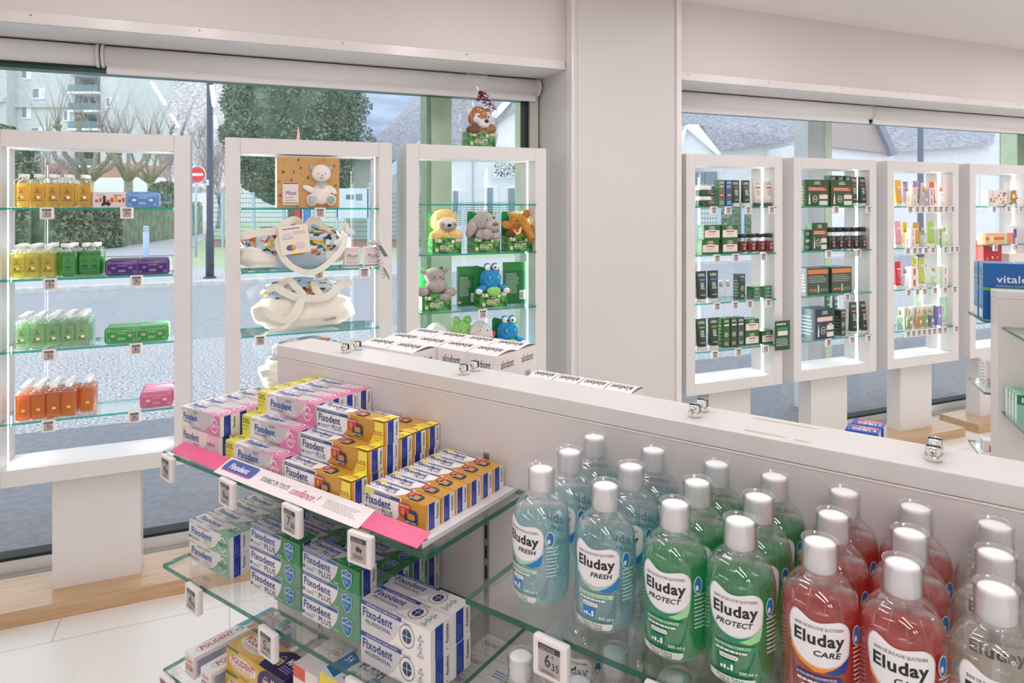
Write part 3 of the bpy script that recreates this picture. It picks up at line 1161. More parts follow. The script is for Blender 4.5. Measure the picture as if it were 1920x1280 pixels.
b.lathe([(.065, 0), (.065, .93), (.05, .935), (.05, .95), (.065, .955), (.065, .985), (.05, .99), (.05, 1.0), (.065, 1.005), (.06, 1.04), (.03, 1.06)], BLUEP, 18)
tag(b.build('street_bollard', loc=(p.x, p.y, .06)), 'pale blue steel bollard on the far pavement', 'bollard')

# posts of the shop front outside the glass
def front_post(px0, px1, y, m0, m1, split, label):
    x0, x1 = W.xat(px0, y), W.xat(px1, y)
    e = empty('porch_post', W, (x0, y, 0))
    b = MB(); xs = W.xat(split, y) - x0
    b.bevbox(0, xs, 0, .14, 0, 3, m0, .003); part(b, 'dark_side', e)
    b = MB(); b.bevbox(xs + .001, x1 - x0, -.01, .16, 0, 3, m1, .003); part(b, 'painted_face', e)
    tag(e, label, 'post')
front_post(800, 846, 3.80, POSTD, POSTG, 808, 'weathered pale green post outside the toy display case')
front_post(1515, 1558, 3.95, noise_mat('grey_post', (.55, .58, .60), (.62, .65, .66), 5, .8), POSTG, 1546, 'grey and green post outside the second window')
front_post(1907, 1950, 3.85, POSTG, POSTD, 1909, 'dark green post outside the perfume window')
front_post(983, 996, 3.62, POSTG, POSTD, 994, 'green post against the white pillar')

# green mesh fence with pale posts
def fence(px0, t0, px1, t1, z0, h, label, posts=6, dense=.055):
    a, c = Vector(g0(px0, t0)), Vector(g0(px1, t1))
    e = empty('mesh_fence', loc=tuple(a))
    d = c - a
    L = d.length
    u = d / L
    b = MB()
    n = int(L / dense)
    for i in range(n):
        p = u * (i * dense)
        s = u * .006
        b.add([p - s + Vector((0, 0, z0)), p + s + Vector((0, 0, z0)), p + s + Vector((0, 0, z0 + h)), p - s + Vector((0, 0, z0 + h))], [(0, 1, 2, 3)], FENCEG)
    for i in range(11):
        z = z0 + h * i / 10
        b.add([Vector((0, 0, z - .009)), u * L + Vector((0, 0, z - .009)), u * L + Vector((0, 0, z + .009)), Vector((0, 0, z + .009))], [(0, 1, 2, 3)], FENCEG)
    part(b, 'wire_mesh', e)
    for i in range(posts):
        q = MB()
        p = u * (L * (i + .35) / posts)
        q.box(p.x - .045, p.x + .045, p.y - .05, p.y + .01, 0, z0 + h + .05, BLUEP)
        part(q, 'fence_post', e)
    tag(e, label, 'fence')
fence(398, 25, 800, 25, .25, 1.75, 'tall green wire mesh fence seen through the bag display case', 7)
fence(770, 23, 1060, 23, .9, .75, 'pale low railing in front of the white school facade', 4, .12)
b = MB()
p0, p1 = g0(396, 25.2), g0(830, 25.2)
b.box(p0[0], p1[0], 25.1, 25.3, 0, .32, BRICK)
tag(b.build('low_brick_wall'), 'low red brick wall under the green mesh fence', 'wall')
# notice board
def board():
    t = 21
    p = at(661, 383, t)
    e = empty('notice_board', loc=(p.x, p.y, 0))
    w = 60 / 1274 * t / 2
    z0, z1 = 1.6 - 26 / 1274 * t, 1.6 + 30 / 1274 * t
    b = MB()
    b.bevbox(-w, w, 0, .06, z0, z1, mat('board_blue', (.58, .70, .78), .4), .01)
    part(b, 'board', e)
    for s in (-1, 1):
        b = MB(); b.box(s * w - .04, s * w + .04, .0, .08, 0, z1 + .05, BLUEP); part(b, 'post', e)
    b = MB()
    a = Art(b, lambda u, v, k: (u, -k, v), .003)
    for u, v, ww, hh, c in ((-.2, 1.75, .24, .15, '#5b6a8e'), (.1, 1.72, .2, .2, '#8f8a88'), (-.42, 1.65, .16, .2, '#cfd8de'), (.1, 1.45, .22, .2, '#c3d2dc')):
        a.rect(u, v, ww, hh, ink(c))
    part(b, 'notice', e)
    tag(e, 'pale blue notice board with pinned notices behind the mesh fence', 'notice board')
board()
# toy pencils (red and blue poles with pointed tops)
def pencil(px, t, r, h, c1, label):
    p = at(px, 383, t)
    e = empty('pencil_post', loc=(p.x, p.y, 0))
    b = MB(); b.lathe([(r, 0), (r, h)], mat('pencil_' + c1.strip('#'), hexc(c1), .4), 6); part(b, 'shaft', e)
    b = MB(); b.lathe([(r * .98, h + .001), (r * .3, h + .5), (.01, h + .7)], ink('#e8a89c') if 'e' in c1[:2] or c1 == '#e0454c' else ink('#8fb8e0'), 6); part(b, 'pencil_tip', e)
    tag(e, label, 'post')
pencil(559.5, 23.6, .12, 3.6, '#e0454c', 'tall red pencil shaped post by the fence')
pencil(576, 23.6, .125, 3.2, '#4f8fdc', 'tall blue pencil shaped post by the fence')

# school building: white facades with slate roofs
def prism(b, pts, d, m):
    """vertical face polygon (x, z) extruded back by the vector d"""
    n = len(pts)
    fr_ = [Vector(p) for p in pts]
    bk = [p + Vector(d) for p in fr_]
    b.add(fr_ + bk, [tuple(range(n)), tuple(range(n, 2 * n))[::-1]] + [(i, i + n, (i + 1) % n + n, (i + 1) % n) for i in range(n)], m)
def A(px, py, t): return tuple(at(px, py, t))
def school():
    e = empty('school_building')
    b = MB()
    # left block under the eaves, seen through the bag case
    prism(b, [A(648, 470, 30), A(1010, 470, 30), A(1010, 296, 30), A(648, 296, 30)], (0, 8, 0), STUC)
    part(b, 'far_wall', e)
    b = MB()
    prism(b, [A(842, 480, 24), A(1100, 480, 24), A(1100, 100, 24), A(1008, 170, 24), A(842, 300, 24)], (0, 6, 0), STUC)
    part(b, 'gable_wall', e)
    b = MB()
    prism(b, [A(640, 300, 29.5), A(830, 300, 29.5), A(830, 168, 36), A(775, 190, 36), A(705, 262, 31)], (0, .4, .2), SLATE)
    part(b, 'far_roof', e)
    b = MB()
    prism(b, [A(842, 302, 23.8), A(842, 130, 29), A(980, 130, 29), A(1000, 178, 23.8), A(925, 238, 23.8)], (0, .15, .1), SLATE)
    part(b, 'gable_roof', e)
    b = MB()
    prism(b, [A(922, 217, 23.4), A(948, 190, 24.2), A(960, 190, 24.2), A(930, 222, 23.4)], (0, .1, .1), WINB)
    part(b, 'skylight', e)
    b = MB()
    prism(b, [A(884.5, 480, 23.7), A(889, 480, 23.7), A(889, 180, 23.7), A(884.5, 180, 23.7)], (0, .1, 0), mat('rain_pipe', (.40, .48, .58), .5))
    part(b, 'rain_pipe', e)
    for x0, x1, y0, y1 in ((850, 863, 358, 396), (912, 932, 352, 398), (953, 974, 353, 398)):
        b = MB(); prism(b, [A(x0 - 1, y1, 23.9), A(x1 + 1, y1, 23.9), A(x1 + 1, y0 - 1, 23.9), A(x0 - 1, y0 - 1, 23.9)], (0, .1, 0), WINB)
        w_ = part(b, 'window', e)
        b = MB(); prism(b, [A(x0, y1, 23.85), A((x0 + x1) / 2 + 2, y1, 23.85), A((x0 + x1) / 2 + 2, y0, 23.85), A(x0, y0, 23.85)], (0, .05, 0), WING)
        part(b, 'pane', w_)
    # glazed slanting canopy between the two cases
    b = MB()
    prism(b, [A(690, 345, 22), A(800, 252, 22), A(800, 290, 22), A(700, 352, 22)], (0, .1, 0), mat('canopy_glass', (.45, .58, .66), .2))
    for k in range(7):
        q = k / 6
        prism(b, [A(688 + 112 * q, 350 - 96 * q, 21.9), A(691 + 112 * q, 350 - 96 * q, 21.9), A(703 + 100 * q, 352 - 62 * q, 21.9), A(700 + 100 * q, 352 - 62 * q, 21.9)], (0, .05, 0), WINB)
    part(b, 'glass_canopy', e)
    tag(e, 'white school building with slate roofs behind the toy display case', 'building')
    # children's panel on the facade: plain coloured mosaic
    b = MB()
    p0, p1 = at(925, 383, 23.6), at(978, 383, 23.6)
    z0, z1 = at(0, 333, 23.6).z, at(0, 303, 23.6).z
    b.box(p0.x, p1.x, 23.6, 23.66, z0, z1, ink('#cfe0ea'))
    a = Art(b, lambda u, v, k: (p0.x + u, 23.6 - k, z0 + v), .0006)
    rd = random.Random(7)
    cs = ['#3f6ea3', '#7fb4d4', '#d9584f', '#2e3c50', '#eef2f4', '#4f9a8a', '#e8c25a', '#a8463c']
    L, Hh = p1.x - p0.x, z1 - z0
    for k in range(230):
        s_ = rd.uniform(.012, .035)
        a.disc(rd.uniform(.03, L - .04), rd.uniform(.03, Hh - .04), s_, s_ * rd.uniform(.6, 1.6), ink(rd.choice(cs)), 5)
        a.k = 1 + (k % 12)
    tag(b.build('mural_panel'), 'colourful speckled mural panel on the white facade', 'mural')
    e = empty('school_building')
    b = MB()
    prism(b, [A(1240, 470, 26), A(1507, 470, 26), A(1507, 262, 26), A(1240, 290, 26)], (0, 6, 0), STUC)
    part(b, 'wall', e)
    b = MB()
    prism(b, [A(1340, 283, 25.6), A(1500, 262, 25.6), A(1512, 225, 29), A(1535, 150, 31), A(1250, 150, 31), A(1250, 230, 28), A(1318, 235, 26)], (0, .3, .2), SLATE)
    part(b, 'slate_roof', e)
    b = MB()
    prism(b, [A(1270, 300, 24), A(1288, 241, 24), A(1350, 300, 24)], (0, 2, 0), STUC)
    part(b, 'small_gable', e)
    b = MB()
    prism(b, [A(1266, 305, 23.8), A(1289, 233, 23.8), A(1309, 233, 25), A(1352, 288, 23.8), A(1345, 290, 23.8), A(1288, 241, 23.8), A(1272, 305, 23.8)], (0, .3, 0), WINB)
    part(b, 'gable_edge', e)
    b = MB()
    prism(b, [A(1495, 470, 23), A(1675, 470, 23), A(1675, 287, 23), A(1495, 270, 23)], (0, 6, 0), STUC)
    part(b, 'gable_wall', e)
    b = MB()
    prism(b, [A(1497, 269, 22.8), A(1674, 288, 22.8), A(1640, 215, 22.8), A(1560, 60, 22.8)], (0, .2, 0), CLAD)
    part(b, 'brown_cladding', e)
    b = MB()
    prism(b, [A(1674, 292, 22.6), A(1684, 288, 22.6), A(1600, 110, 22.6), A(1590, 110, 22.6)], (0, .3, 0), mat('verge_grey', (.25, .28, .34), .6))
    part(b, 'roof_verge', e)
    b = MB()
    prism(b, [A(1676, 470, 25), A(1868, 470, 25), A(1868, 268, 25), A(1676, 285, 25)], (0, 6, 0), STUC)
    part(b, 'right_wall', e)
    b = MB()
    prism(b, [A(1676, 286, 24.6), A(1862, 271, 24.6), A(1885, 150, 30), A(1610, 150, 30)], (0, .3, .2), SLATE)
    part(b, 'right_roof', e)
    b = MB()
    prism(b, [A(1855, 470, 30), A(2300, 470, 30), A(2300, 120, 30), A(1880, 180, 30), A(1855, 240, 30)], (0, 5, 0), STUC)
    part(b, 'end_wall', e)
    for x0, x1, y0, y1, t in ((1322, 1345, 322, 345, 25.9), (1300, 1318, 322, 345, 25.9)):
        b = MB(); prism(b, [A(x0, y1, t), A(x1, y1, t), A(x1, y0, t), A(x0, y0, t)], (0, .05, 0), WING)
        part(b, 'window', e)
    b = MB()
    b.tube([A(1479, 268, 25.5), A(1484, 275, 25.5), A(1485, 300, 25.5), A(1485, 420, 25.5)], .05, MAT['rain_pipe'], 8)
    part(b, 'rain_pipe', e)
    tag(e, 'white building with slate roofs and brown boarded gable', 'building')
school()
# slatted gate and parked shapes seen through the pillar-side case
fence(1290, 22, 1420, 22, .1, 1.5, 'pale slatted gate seen through the hair care display case', 3, .09)
pc = at(1388, 383, 23.6)
leafy('trimmed_bush', (pc.x, pc.y, .1), .7, .5, 1.5, 1600, noise_mat('olive_leaves', (.22, .24, .12), (.42, .44, .26), 3, .9), 31, 'olive green bush behind the red jars display case', cat='shrub', size=.08)

# ================================================================== printed cartons
WHT, NVY, BLU, INKK = ink('#f3efee'), ink('#2d4474'), ink('#1f3fa0'), ink('#2b3242')
def arc_pts(u0, v0, u1, v1, bulge, n=10):
    out = []
    for i in range(n + 1):
        q = i / n
        x, y = u0 + (u1 - u0) * q, v0 + (v1 - v0) * q
        k = bulge * 4 * q * (1 - q)
        out.append((x + k * (v1 - v0), y - k * (u1 - u0)))
    return out
def end_face(c0, word=True):
    def f(a, w, h):
        a.rect(0, 0, w, h, WHT)
        a.rect(0, 0, w * .16, h, c0)
        a.rect(w * .22, 0, w * .40, h, BLU)
        if word:
            a.lines(w * .3, h * .08, w * .07, h * .55, 9, ink('#8f9ad0'), 3)
            a.lines(w * .42, h * .08, w * .07, h * .45, 8, ink('#8f9ad0'), 4)
            a.text('Fixodent', w * .74, h * .3, w * .15, h * .58, INKK, rot=90, bold=.02)
        a.rect(w * .8, h * .08, w * .05, h * .04, INKK)
    return f
def denture_ring(a, u, v, r, c, txt='COMPLETE', tc=None):
    a.ring(u, v + r * .1, r * .72, r * .95, r * .2, c, 20, 165)
    a.ring(u, v - r * .1, r * .8, r * .85, r * .16, c, 190, 340)
    a.text(txt, u - r * 1.05, v - r * .22, r * 2.1, r * .46, tc or c, bold=.02)
def swoosh(a, u, v, w, h, c):
    p = arc_pts(u, v, u + w, v - h, -.35)
    q = [(x, y - h * .12 * (1 - i / 10)) for i, (x, y) in enumerate(p)]
    a.band(p, q, c)

def pink_face(fifty, full=True):
    def f(a, w, h):
        a.rect(0, 0, w, h, ink('#eee6e4'))
        o = .2 if fifty else .03
        # grey field then pink field
        a.poly([(w * (o + .2), h * .0), (w * .7, 0), (w * .84, h), (w * (o + .12), h)], ink('#cdc6c9'))
        pk = ink('#dd86ae')
        lo = arc_pts(w * (.40 + o * .4), 0, w * .86, h, .16)
        a.poly(lo + [(w, h), (w, 0)], pk)
        if fifty:
            a.poly([(0, 0), (w * .13, 0), (w * .175, h), (0, h)], ink('#ebe458'))
            a.text('50%', w * .012, h * .62, w * .125, h * .27, ink('#3c3a52'), bold=.02)
            a.text('de produit', w * .012, h * .44, w * .11, h * .14, ink('#8a7a3c'))
            a.text('en plus*', w * .012, h * .27, w * .09, h * .14, ink('#8a7a3c'))
        swoosh(a, w * (o - .01), h * .86, w * .2, h * .35, ink('#7d9fc8'))
        a.text('Fixodent', w * (o + .04), h * .4, w * .36, h * .36, ink('#1d5fae'), bold=.035)
        a.lines(w * (o + .3), h * .78, w * .12, h * .16, 4, ink('#7b7b86'), 5)
        a.text('PRO', w * (o + .34), h * .2, w * .13, h * .24, ink('#fbf4f4'), bold=.03)
        a.lines(w * (o + .04), h * .24, w * .24, h * .12, 2, ink('#6e6a78'), 6)
        a.disc(w * (o + .26), h * .15, w * .012, h * .06, ink('#d3d05a'), 10)
        a.text('Soin Confort', w * (o + .3), h * .05, w * .2, h * .12, ink('#4a5a84'))
        denture_ring(a, w * .88, h * .5, h * .36, ink('#f8eef2'))
    return f
def make_fixo(kind):
    d, h = .0325, .0365
    if kind == 'pink50':
        return carton('denture_cream_box', .164, d, h, WHT, {'front': pink_face(1), 'top': pink_face(1), 'right': end_face(WHT), 'left': lambda a, w, h: a.rect(0, 0, w, h, ink('#ebe458'))})
    if kind == 'pink':
        return carton('denture_cream_box', .128, .0345, h, WHT, {'front': pink_face(0), 'top': pink_face(0), 'right': end_face(WHT)})
    if kind == 'pinkpale':
        def f(a, w, h):
            a.rect(0, 0, w, h, ink('#eee2e2'))
            a.poly(arc_pts(w * .55, 0, w * .72, h, .1) + [(w, h), (w, 0)], ink('#e9bccb'))
            a.rect(0, h * .86, w * .1, h * .14, ink('#e9e07a'))
            a.text('Fixodent', w * .05, h * .4, w * .42, h * .4, ink('#2b5d9e'), bold=.035)
            a.text('PRO', w * .34, h * .08, w * .14, h * .22, ink('#8c8690'))
            denture_ring(a, w * .8, h * .5, h * .36, ink('#f8f0f2'), tc=ink('#8d8790'))
        return carton('denture_cream_box', .122, .0345, h, WHT, {'front': f, 'top': f, 'right': end_face(WHT)})
    if kind in ('gold50', 'gold'):
        W5 = kind == 'gold50'
        g1 = ink('#c9963c')
        def f(a, w, h):
            e = .80 if W5 else 1.0
            a.rect(0, 0, w, h, g1)
            # white field with curved right side, navy headband
            lo = arc_pts(w * e * .5, 0, w * e * .62, h, .14)
            a.poly([(0, 0)] + lo + [(0, h)], WHT)
            a.rect(0, h * .8, w * e * .6, h * .15, ink('#35507f'))
            a.lines(w * .02, h * .83, w * e * .55, h * .09, 1, ink('#8ea2c4'), 8, .8)
            if not W5:
                a.rrect(0, h * .76, w * .17, h * .22, h * .08, ink('#e6d763'))
            a.text('Fixodent', w * .025, h * .38, w * e * .42, h * .36, ink('#27417a'), bold=.04)
            a.text('PLUS', w * e * .3, h * .1, w * e * .18, h * .23, ink('#3a4258'), bold=.01)
            a.lines(w * e * .22, h * .2, w * e * .07, h * .1, 2, ink('#a0a4b4'), 9)
            a.disc(w * .03, h * .2, h * .07, h * .07, ink('#6a4a96'), 12)
            a.lines(w * .06, h * .13, w * e * .16, h * .14, 3, ink('#8d86a6'), 10)
            # linked clasps
            u = w * e * .72
            a.rrect(u - h * .46, h * .30, h * .66, h * .56, h * .15, ink('#cc4436'))
            a.rrect(u - h * .31, h * .42, h * .38, h * .24, h * .08, g1)
            a.rect(u - h * .05, h * .3, h * .26, h * .16, g1)
            a.rrect(u - h * .12, h * .12, h * .68, h * .56, h * .15, ink('#2c3a68'))
            a.rrect(u + h * .02, h * .30, h * .40, h * .24, h * .08, g1)
            a.rect(u - h * .13, h * .52, h * .26, h * .17, ink('#cc4436'))
            a.rect(u - h * .0, h * .42, h * .07, h * .12, ink('#cc4436'))
            a.text('MAINTIEN', u - h * .38, h * .72, h * .5, h * .09, ink('#f2dcd6'), bold=.02)
            a.text('IMBATTABLE', u - h * .06, h * .16, h * .56, h * .09, ink('#f1e9e0'), bold=.02)
            a.lines(w * e * .58, h * .03, w * e * .12, h * .07, 2, ink('#8a5c1c'), 11)
            if W5:
                lo = arc_pts(w * .80, 0, w * .88, h, .1)
                a.poly(lo + [(w, h), (w, 0)], ink('#f2e45c'))
                a.text('50%', w * .865, h * .4, w * .12, h * .2, ink('#c2541c'), bold=.03)
                a.text('de produit', w * .865, h * .26, w * .12, h * .09, ink('#c2541c'), bold=.01)
                a.text('en plus**', w * .87, h * .14, w * .09, h * .09, ink('#c2541c'), bold=.01)
        return carton('denture_cream_box', .163 if W5 else .123, .0325 if W5 else .0305, h if W5 else .037, g1, {'front': f, 'top': f, 'right': end_face(ink('#eda53c'))})
    if kind == 'mint':
        def f(a, w, h):
            a.rect(0, 0, w, h, ink('#e7e2df'))
            a.poly(arc_pts(w * .42, 0, w * .8, h, .16) + [(w, h), (w, 0)], ink('#8fbfa6'))
            p = arc_pts(w * .42, 0, w * .8, h, .16)
            a.band(p, [(x + w * .012, y) for x, y in p], ink('#3f8f66'))
            swoosh(a, w * .0, h * .93, w * .16, h * .3, ink('#7287a0'))
            a.text('Fixodent', w * .07, h * .4, w * .5, h * .36, ink('#2a69ad'), bold=.032)
            a.lines(w * .22, h * .84, w * .36, h * .08, 1, ink('#8d8d92'), 12, .7)
            a.text('PRO', w * .38, h * .1, w * .18, h * .26, ink('#c9ccd0'), bold=.01)
            a.disc(w * .03, h * .24, h * .09, h * .09, ink('#54719e'), 12)
            a.lines(w * .07, h * .14, w * .24, h * .16, 3, ink('#8d8d98'), 13)
            a.disc(w * .66, h * .14, h * .06, h * .07, ink('#d8d655'), 8)
            denture_ring(a, w * .84, h * .54, h * .38, ink('#e4efe9'), tc=ink('#6d7f79'))
            a.text('Soin Neutre', w * .7, h * .05, w * .26, h * .12, ink('#e2ece6'))
        return carton('denture_cream_box', .131, .0345, .037, WHT, {'front': f, 'top': f, 'right': end_face(WHT)})
    if kind in ('green', 'greenpale'):
        gr = ink('#3c8f56') if kind == 'green' else ink('#6fa184')
        wt = ink('#dadbe0') if kind == 'green' else WHT
        def f(a, w, h):
            a.rect(0, 0, w, h, gr)
            a.poly([(0, 0)] + arc_pts(w * .48, 0, w * .64, h, .14) + [(0, h)], wt)
            a.rect(0, h * .83, w * .63, h * .15, ink('#4563a0'))
            a.lines(w * .02, h * .86, w * .56, h * .08, 1, ink('#98aad0'), 8, .8)
            a.text('Fixodent', w * .03, h * .42, w * .48, h * .34, ink('#2b4f93'), bold=.032)
            a.text('PLUS', w * .3, h * .1, w * .22, h * .25, ink('#3c4a6a'), bold=.01)
            a.lines(w * .19, h * .26, w * .1, h * .08, 2, ink('#a8acb8'), 3)
            a.disc(w * .03, h * .22, h * .08, h * .08, ink('#4b6aa4'), 12)
            a.lines(w * .07, h * .1, w * .16, h * .14, 3, ink('#9a8fa6'), 10)
            u, v, r = w * .8, h * .5, h * .44
            sh_ = [(-.72, .7), (-.25, .8), (0, .96), (.25, .8), (.72, .7), (.74, 0), (.5, -.55), (0, -1), (-.5, -.55), (-.74, 0)]
            a.poly([(u + x * r, v + y * r) for x, y in sh_], ink('#c9d3d6'))
            a.poly([(u + x * r * .87, v + y * r * .87) for x, y in sh_], ink('#2477b8'))
            a.text('LA', u - r * .18, v + r * .42, r * .36, r * .24, ink('#e9f2f8'), bold=.03)
            a.text('MEILLEURE', u - r * .56, v + r * .1, r * 1.12, r * .24, ink('#f2f6fa'), bold=.03)
            a.lines(u - r * .42, v - r * .45, r * .84, r * .42, 3, ink('#a9cbe2'), 14)
            a.lines(w * .58, h * .08, w * .09, h * .12, 3, ink('#cfe2d6'), 15)
            a.lines(w * .93, h * .06, w * .05, h * .1, 1, ink('#8fa8d6'), 16)
        return carton('denture_cream_box', .136, .036, .037, wt, {'front': f, 'top': f, 'right': end_face(gr)})
    if kind == 'prof':
        def f(a, w, h):
            a.rect(0, 0, w, h, ink('#f4efec'))
            a.poly([(0, 0)] + arc_pts(w * .4, 0, w * .6, h, .12) + [(0, h)], ink('#d6d2d6'))
            a.rect(0, h * .86, w * .6, h * .14, ink('#2f4d8e'))
            a.text('NOTRE MEILLEURE CREME ADHESIVE', w * .08, h * .895, w * .46, h * .07, ink('#e8ecf6'), bold=.01)
            a.text('Fixodent', w * .03, h * .5, w * .44, h * .3, ink('#234a96'), bold=.032)
            a.text('PROFESSIONAL', w * .07, h * .3, w * .38, h * .13, ink('#3c4560'))
            a.ring(w * .68, h * .52, h * .32, h * .36, h * .02, ink('#33456e'))
            a.disc(w * .68, h * .52, h * .19, h * .22, ink('#2f4577'), 20)
            a.rect(w * .677, h * .3, w * .006, h * .44, ink('#f4efec'))
            a.rect(w * .68 - h * .2, h * .51, h * .4, h * .02, ink('#f4efec'))
            for k in range(3):
                a.disc(w * .87, h * (.72 - k * .24), h * .035, h * .04, ink(('#8c7a3a', '#3f7fb0', '#3f7fb0')[k]), 8)
                a.lines(w * .83, h * (.56 - k * .24), w * .09, h * .1, 2, ink('#8890a4'), 20 + k)
            a.lines(w * .62, h * .9, w * .14, h * .04, 1, ink('#7c8496'), 30, .8)
            a.lines(w * .5, h * .04, w * .2, h * .06, 2, ink('#a0a4b0'), 31)
        return carton('denture_cream_box', .137, .042, .0455, WHT, {'front': f, 'top': f, 'right': end_face(WHT)})

RD = random.Random(5)
def stack(protos, fr, x0, y0, z0, w, d, h, rows, heights, desc, cat, group, px_name, name_rows=True):
    """rows of boxes: heights[i] boxes high in row i"""
    for i in range(rows):
        for k in range(heights[i]):
            pr = protos[(i, k)] if isinstance(protos, dict) and (i, k) in protos else (protos['*'] if isinstance(protos, dict) else protos)
            lv = 'topmost' if k == heights[i] - 1 and heights[i] > 1 else ('layer %d' % (k + 1) if heights[i] > 1 else '')
            if i == 0: rw = 'front row'
            elif i == rows - 1: rw = 'rearmost row'
            else: rw = '%s row' % ORD[i]
            place(pr, fr, x0 + w / 2 + RD.uniform(-.0012, .0012), y0 + d * i + d / 2, z0 + h * k + .0002, R(RD.uniform(-.8, .8)), ', '.join(q for q in (desc, rw, lv) if q), cat, group)

TR = .0015
# white paper tray under the goods of the upper shelf and the sloping strip in front of it
e = empty('shelf_display_tray', G, (0, 0, SZ1))
b = MB()
b.box(-.008, .632, -.210, -.004, .0002, TR, WHT)
b.box(.6325, .6335, -.232, -.004, .0002, .007, WHT)
part(b, 'tray', e)
sl = MB()
A0 = Vector((0, -.2385, .0015)); B0 = Vector((0, -.2115, .0125))
dn = (B0 - A0).normalized()
nn = Vector((0, -dn.z, dn.y))
if nn.z < 0: nn = -nn
SLN = (B0 - A0).length
TS = lambda u, v, k: tuple(Vector((u, 0, 0)) + A0 + dn * v + nn * k)
def slab(x0, x1, v0, v1, m, th=.0006, z=0):
    v = [Vector(TS(x, y, h_ + z)) for h_ in (0, th) for x, y in ((x0, v0), (x1, v0), (x1, v1), (x0, v1))]
    sl.add(v, [(0, 3, 2, 1), (4, 5, 6, 7), (0, 1, 5, 4), (1, 2, 6, 5), (2, 3, 7, 6), (3, 0, 4, 7)], m)
PINKS = noise_mat('pink_card', (.80, .10, .26), (.86, .14, .30), 20, .4)
slab(.005, .63, 0, SLN, PINKS)
part(sl, 'pink_strip', e)
sl = MB()
slab(.158, .52, -.006, SLN + .003, ink('#efe6e6'), .0006, .0009)
a = Art(sl, lambda u, v, k: TS(u, v, k + .0016), .0001)
a.rrect(.163, .0035, .085, SLN - .004, .006, ink('#e9708f'))
a.rrect(.163, .0055, .085, SLN - .0055, .006, ink('#4a5da4'))
a.text('Fixodent', .178, .0105, .052, .012, ink('#eeeef6'), bold=.04)
a.text('SOURIEZ EN TOUTE', .268, .010, .072, .009, ink('#55505a'), bold=.0)
a.text('confiance !', .346, .007, .062, .0145, ink('#c94f74'), shear=.35)
a.lines(.428, .005, .078, .017, 5, ink('#9a949a'), 77, .22)
part(sl, 'printed_strip', e)
tag(e, 'white tray with sloping pink and printed strip on the upper glass shelf', 'tray')

ZA = SZ1 + TR + .0003
pk, pk5, pkp, g5, g1_ = make_fixo('pink'), make_fixo('pink50'), make_fixo('pinkpale'), make_fixo('gold50'), make_fixo('gold')
pr = {'*': pk}
for i in range(6): pr[(i, 0)] = pkp
stack(pr, G, -.018, -.204, ZA, .128, .0348, .0368, 5, [2] * 5, 'pink and white box left of the yellow banded ones', 'denture cream box', 'pink denture cream boxes without band', 'a')
stack(pk5, G, .1285, -.204, ZA, .164, .0335, .0368, 6, [1, 2, 3, 3, 3, 3], 'pink box with yellow 50% band', 'denture cream box', 'pink boxes with a yellow band', 'b')
stack(g5, G, .2995, -.204, ZA, .163, .0335, .0368, 6, [1, 2, 3, 2, 2, 2], 'gold box with yellow 50% corner', 'denture cream box', 'gold boxes with a yellow corner', 'c')
stack(g1_, G, .4865, -.200, ZA, .123, .0317, .0372, 6, [1] * 6, 'gold and white box at the free end of the upper shelf', 'denture cream box', 'gold boxes without yellow corner', 'd')
# middle shelf
mi_, gr_, grp, pf = make_fixo('mint'), make_fixo('green'), make_fixo('greenpale'), make_fixo('prof')
ZB = SZ2 + .0003
stack(mi_, G, .008, -.203, ZB, .131, .036, .0372, 5, [2] * 5, 'pale mint and white box', 'denture cream box', 'pale mint boxes', 'a')
pr = {'*': grp, (0, 2): gr_, (1, 2): gr_, (2, 1): gr_, (3, 1): gr_, (4, 1): gr_}
stack(pr, G, .188, -.192, ZB, .136, .037, .0372, 5, [3, 2, 2, 2, 2], 'green shield box beside the mint ones', 'denture cream box', 'green shield boxes beside the mint ones', 'b')
stack(pr, G, .3315, -.193, ZB, .136, .037, .0372, 5, [3, 2, 2, 2, 2], 'green shield box beside the white ones', 'denture cream box', 'green shield boxes beside the white ones', 'c')
stack(pf, G, .496, -.216, ZB, .137, .044, .0457, 2, [2, 2], 'white and blue box at the free end of the middle shelf', 'denture cream box', 'white and blue boxes', 'd')

# lowest shelf: long white boxes standing end-on, cleanser boxes
def long_box(c_end, c_top, word2):
    def top(a, w, h):        # drawn along the depth
        a.rect(0, 0, w, h, ink('#f1edeb'))
        a.poly([(w * .02, h * .55), (w * .45, h * .62), (w * .6, h), (w * .02, h)], c_top)
        a.ring(w * .47, h * .3, w * .36, h * .23, .0012, ink('#9fb0b4'))
        a.text('POLIDENT', w * .3, h * .12, w * .36, h * .36, ink('#b8332e'), rot=90, bold=.03)
        a.rect(w * .62, h * .62, w * .3, h * .32, c_end)
        a.text(word2, w * .66, h * .64, w * .18, h * .28, WHT, rot=90, bold=.02)
        for k in range(3):
            a.ring(w * .5, h * .56, w * .15, h * .04, .0022, ink('#2a67b0'), k * 120, k * 120 + 80, 8)
    def front(a, w, h):
        a.rect(0, 0, w, h, ink('#f1edeb'))
        a.ring(w * .5, h * .7, w * .38, h * .16, .0006, ink('#c08a86'))
        a.text('POLIDENT', w * .2, h * .64, w * .6, h * .12, ink('#b8453e'), bold=.02)
        a.rrect(w * .1, h * .3, w * .78, h * .2, h * .06, c_end)
        a.lines(w * .16, h * .35, w * .66, h * .1, 1, WHT, 3, .7)
    def side(a, w, h):
        a.rect(0, 0, w, h, ink('#e3dfe0'))
        a.rect(w * .03, h * .12, w * .9, h * .7, ink('#a7a9bb'))
        a.lines(w * .05, h * .15, w * .85, h * .64, 9, ink('#82849c'), 5)
        a.rect(w * .34, h * .1, w * .006, h * .76, ink('#d5d2d6'))
    return carton('cleanser_box', .034, .178, .040, WHT, {'top': top, 'front': front, 'right': side})
ZC3 = SZ3 + .0003
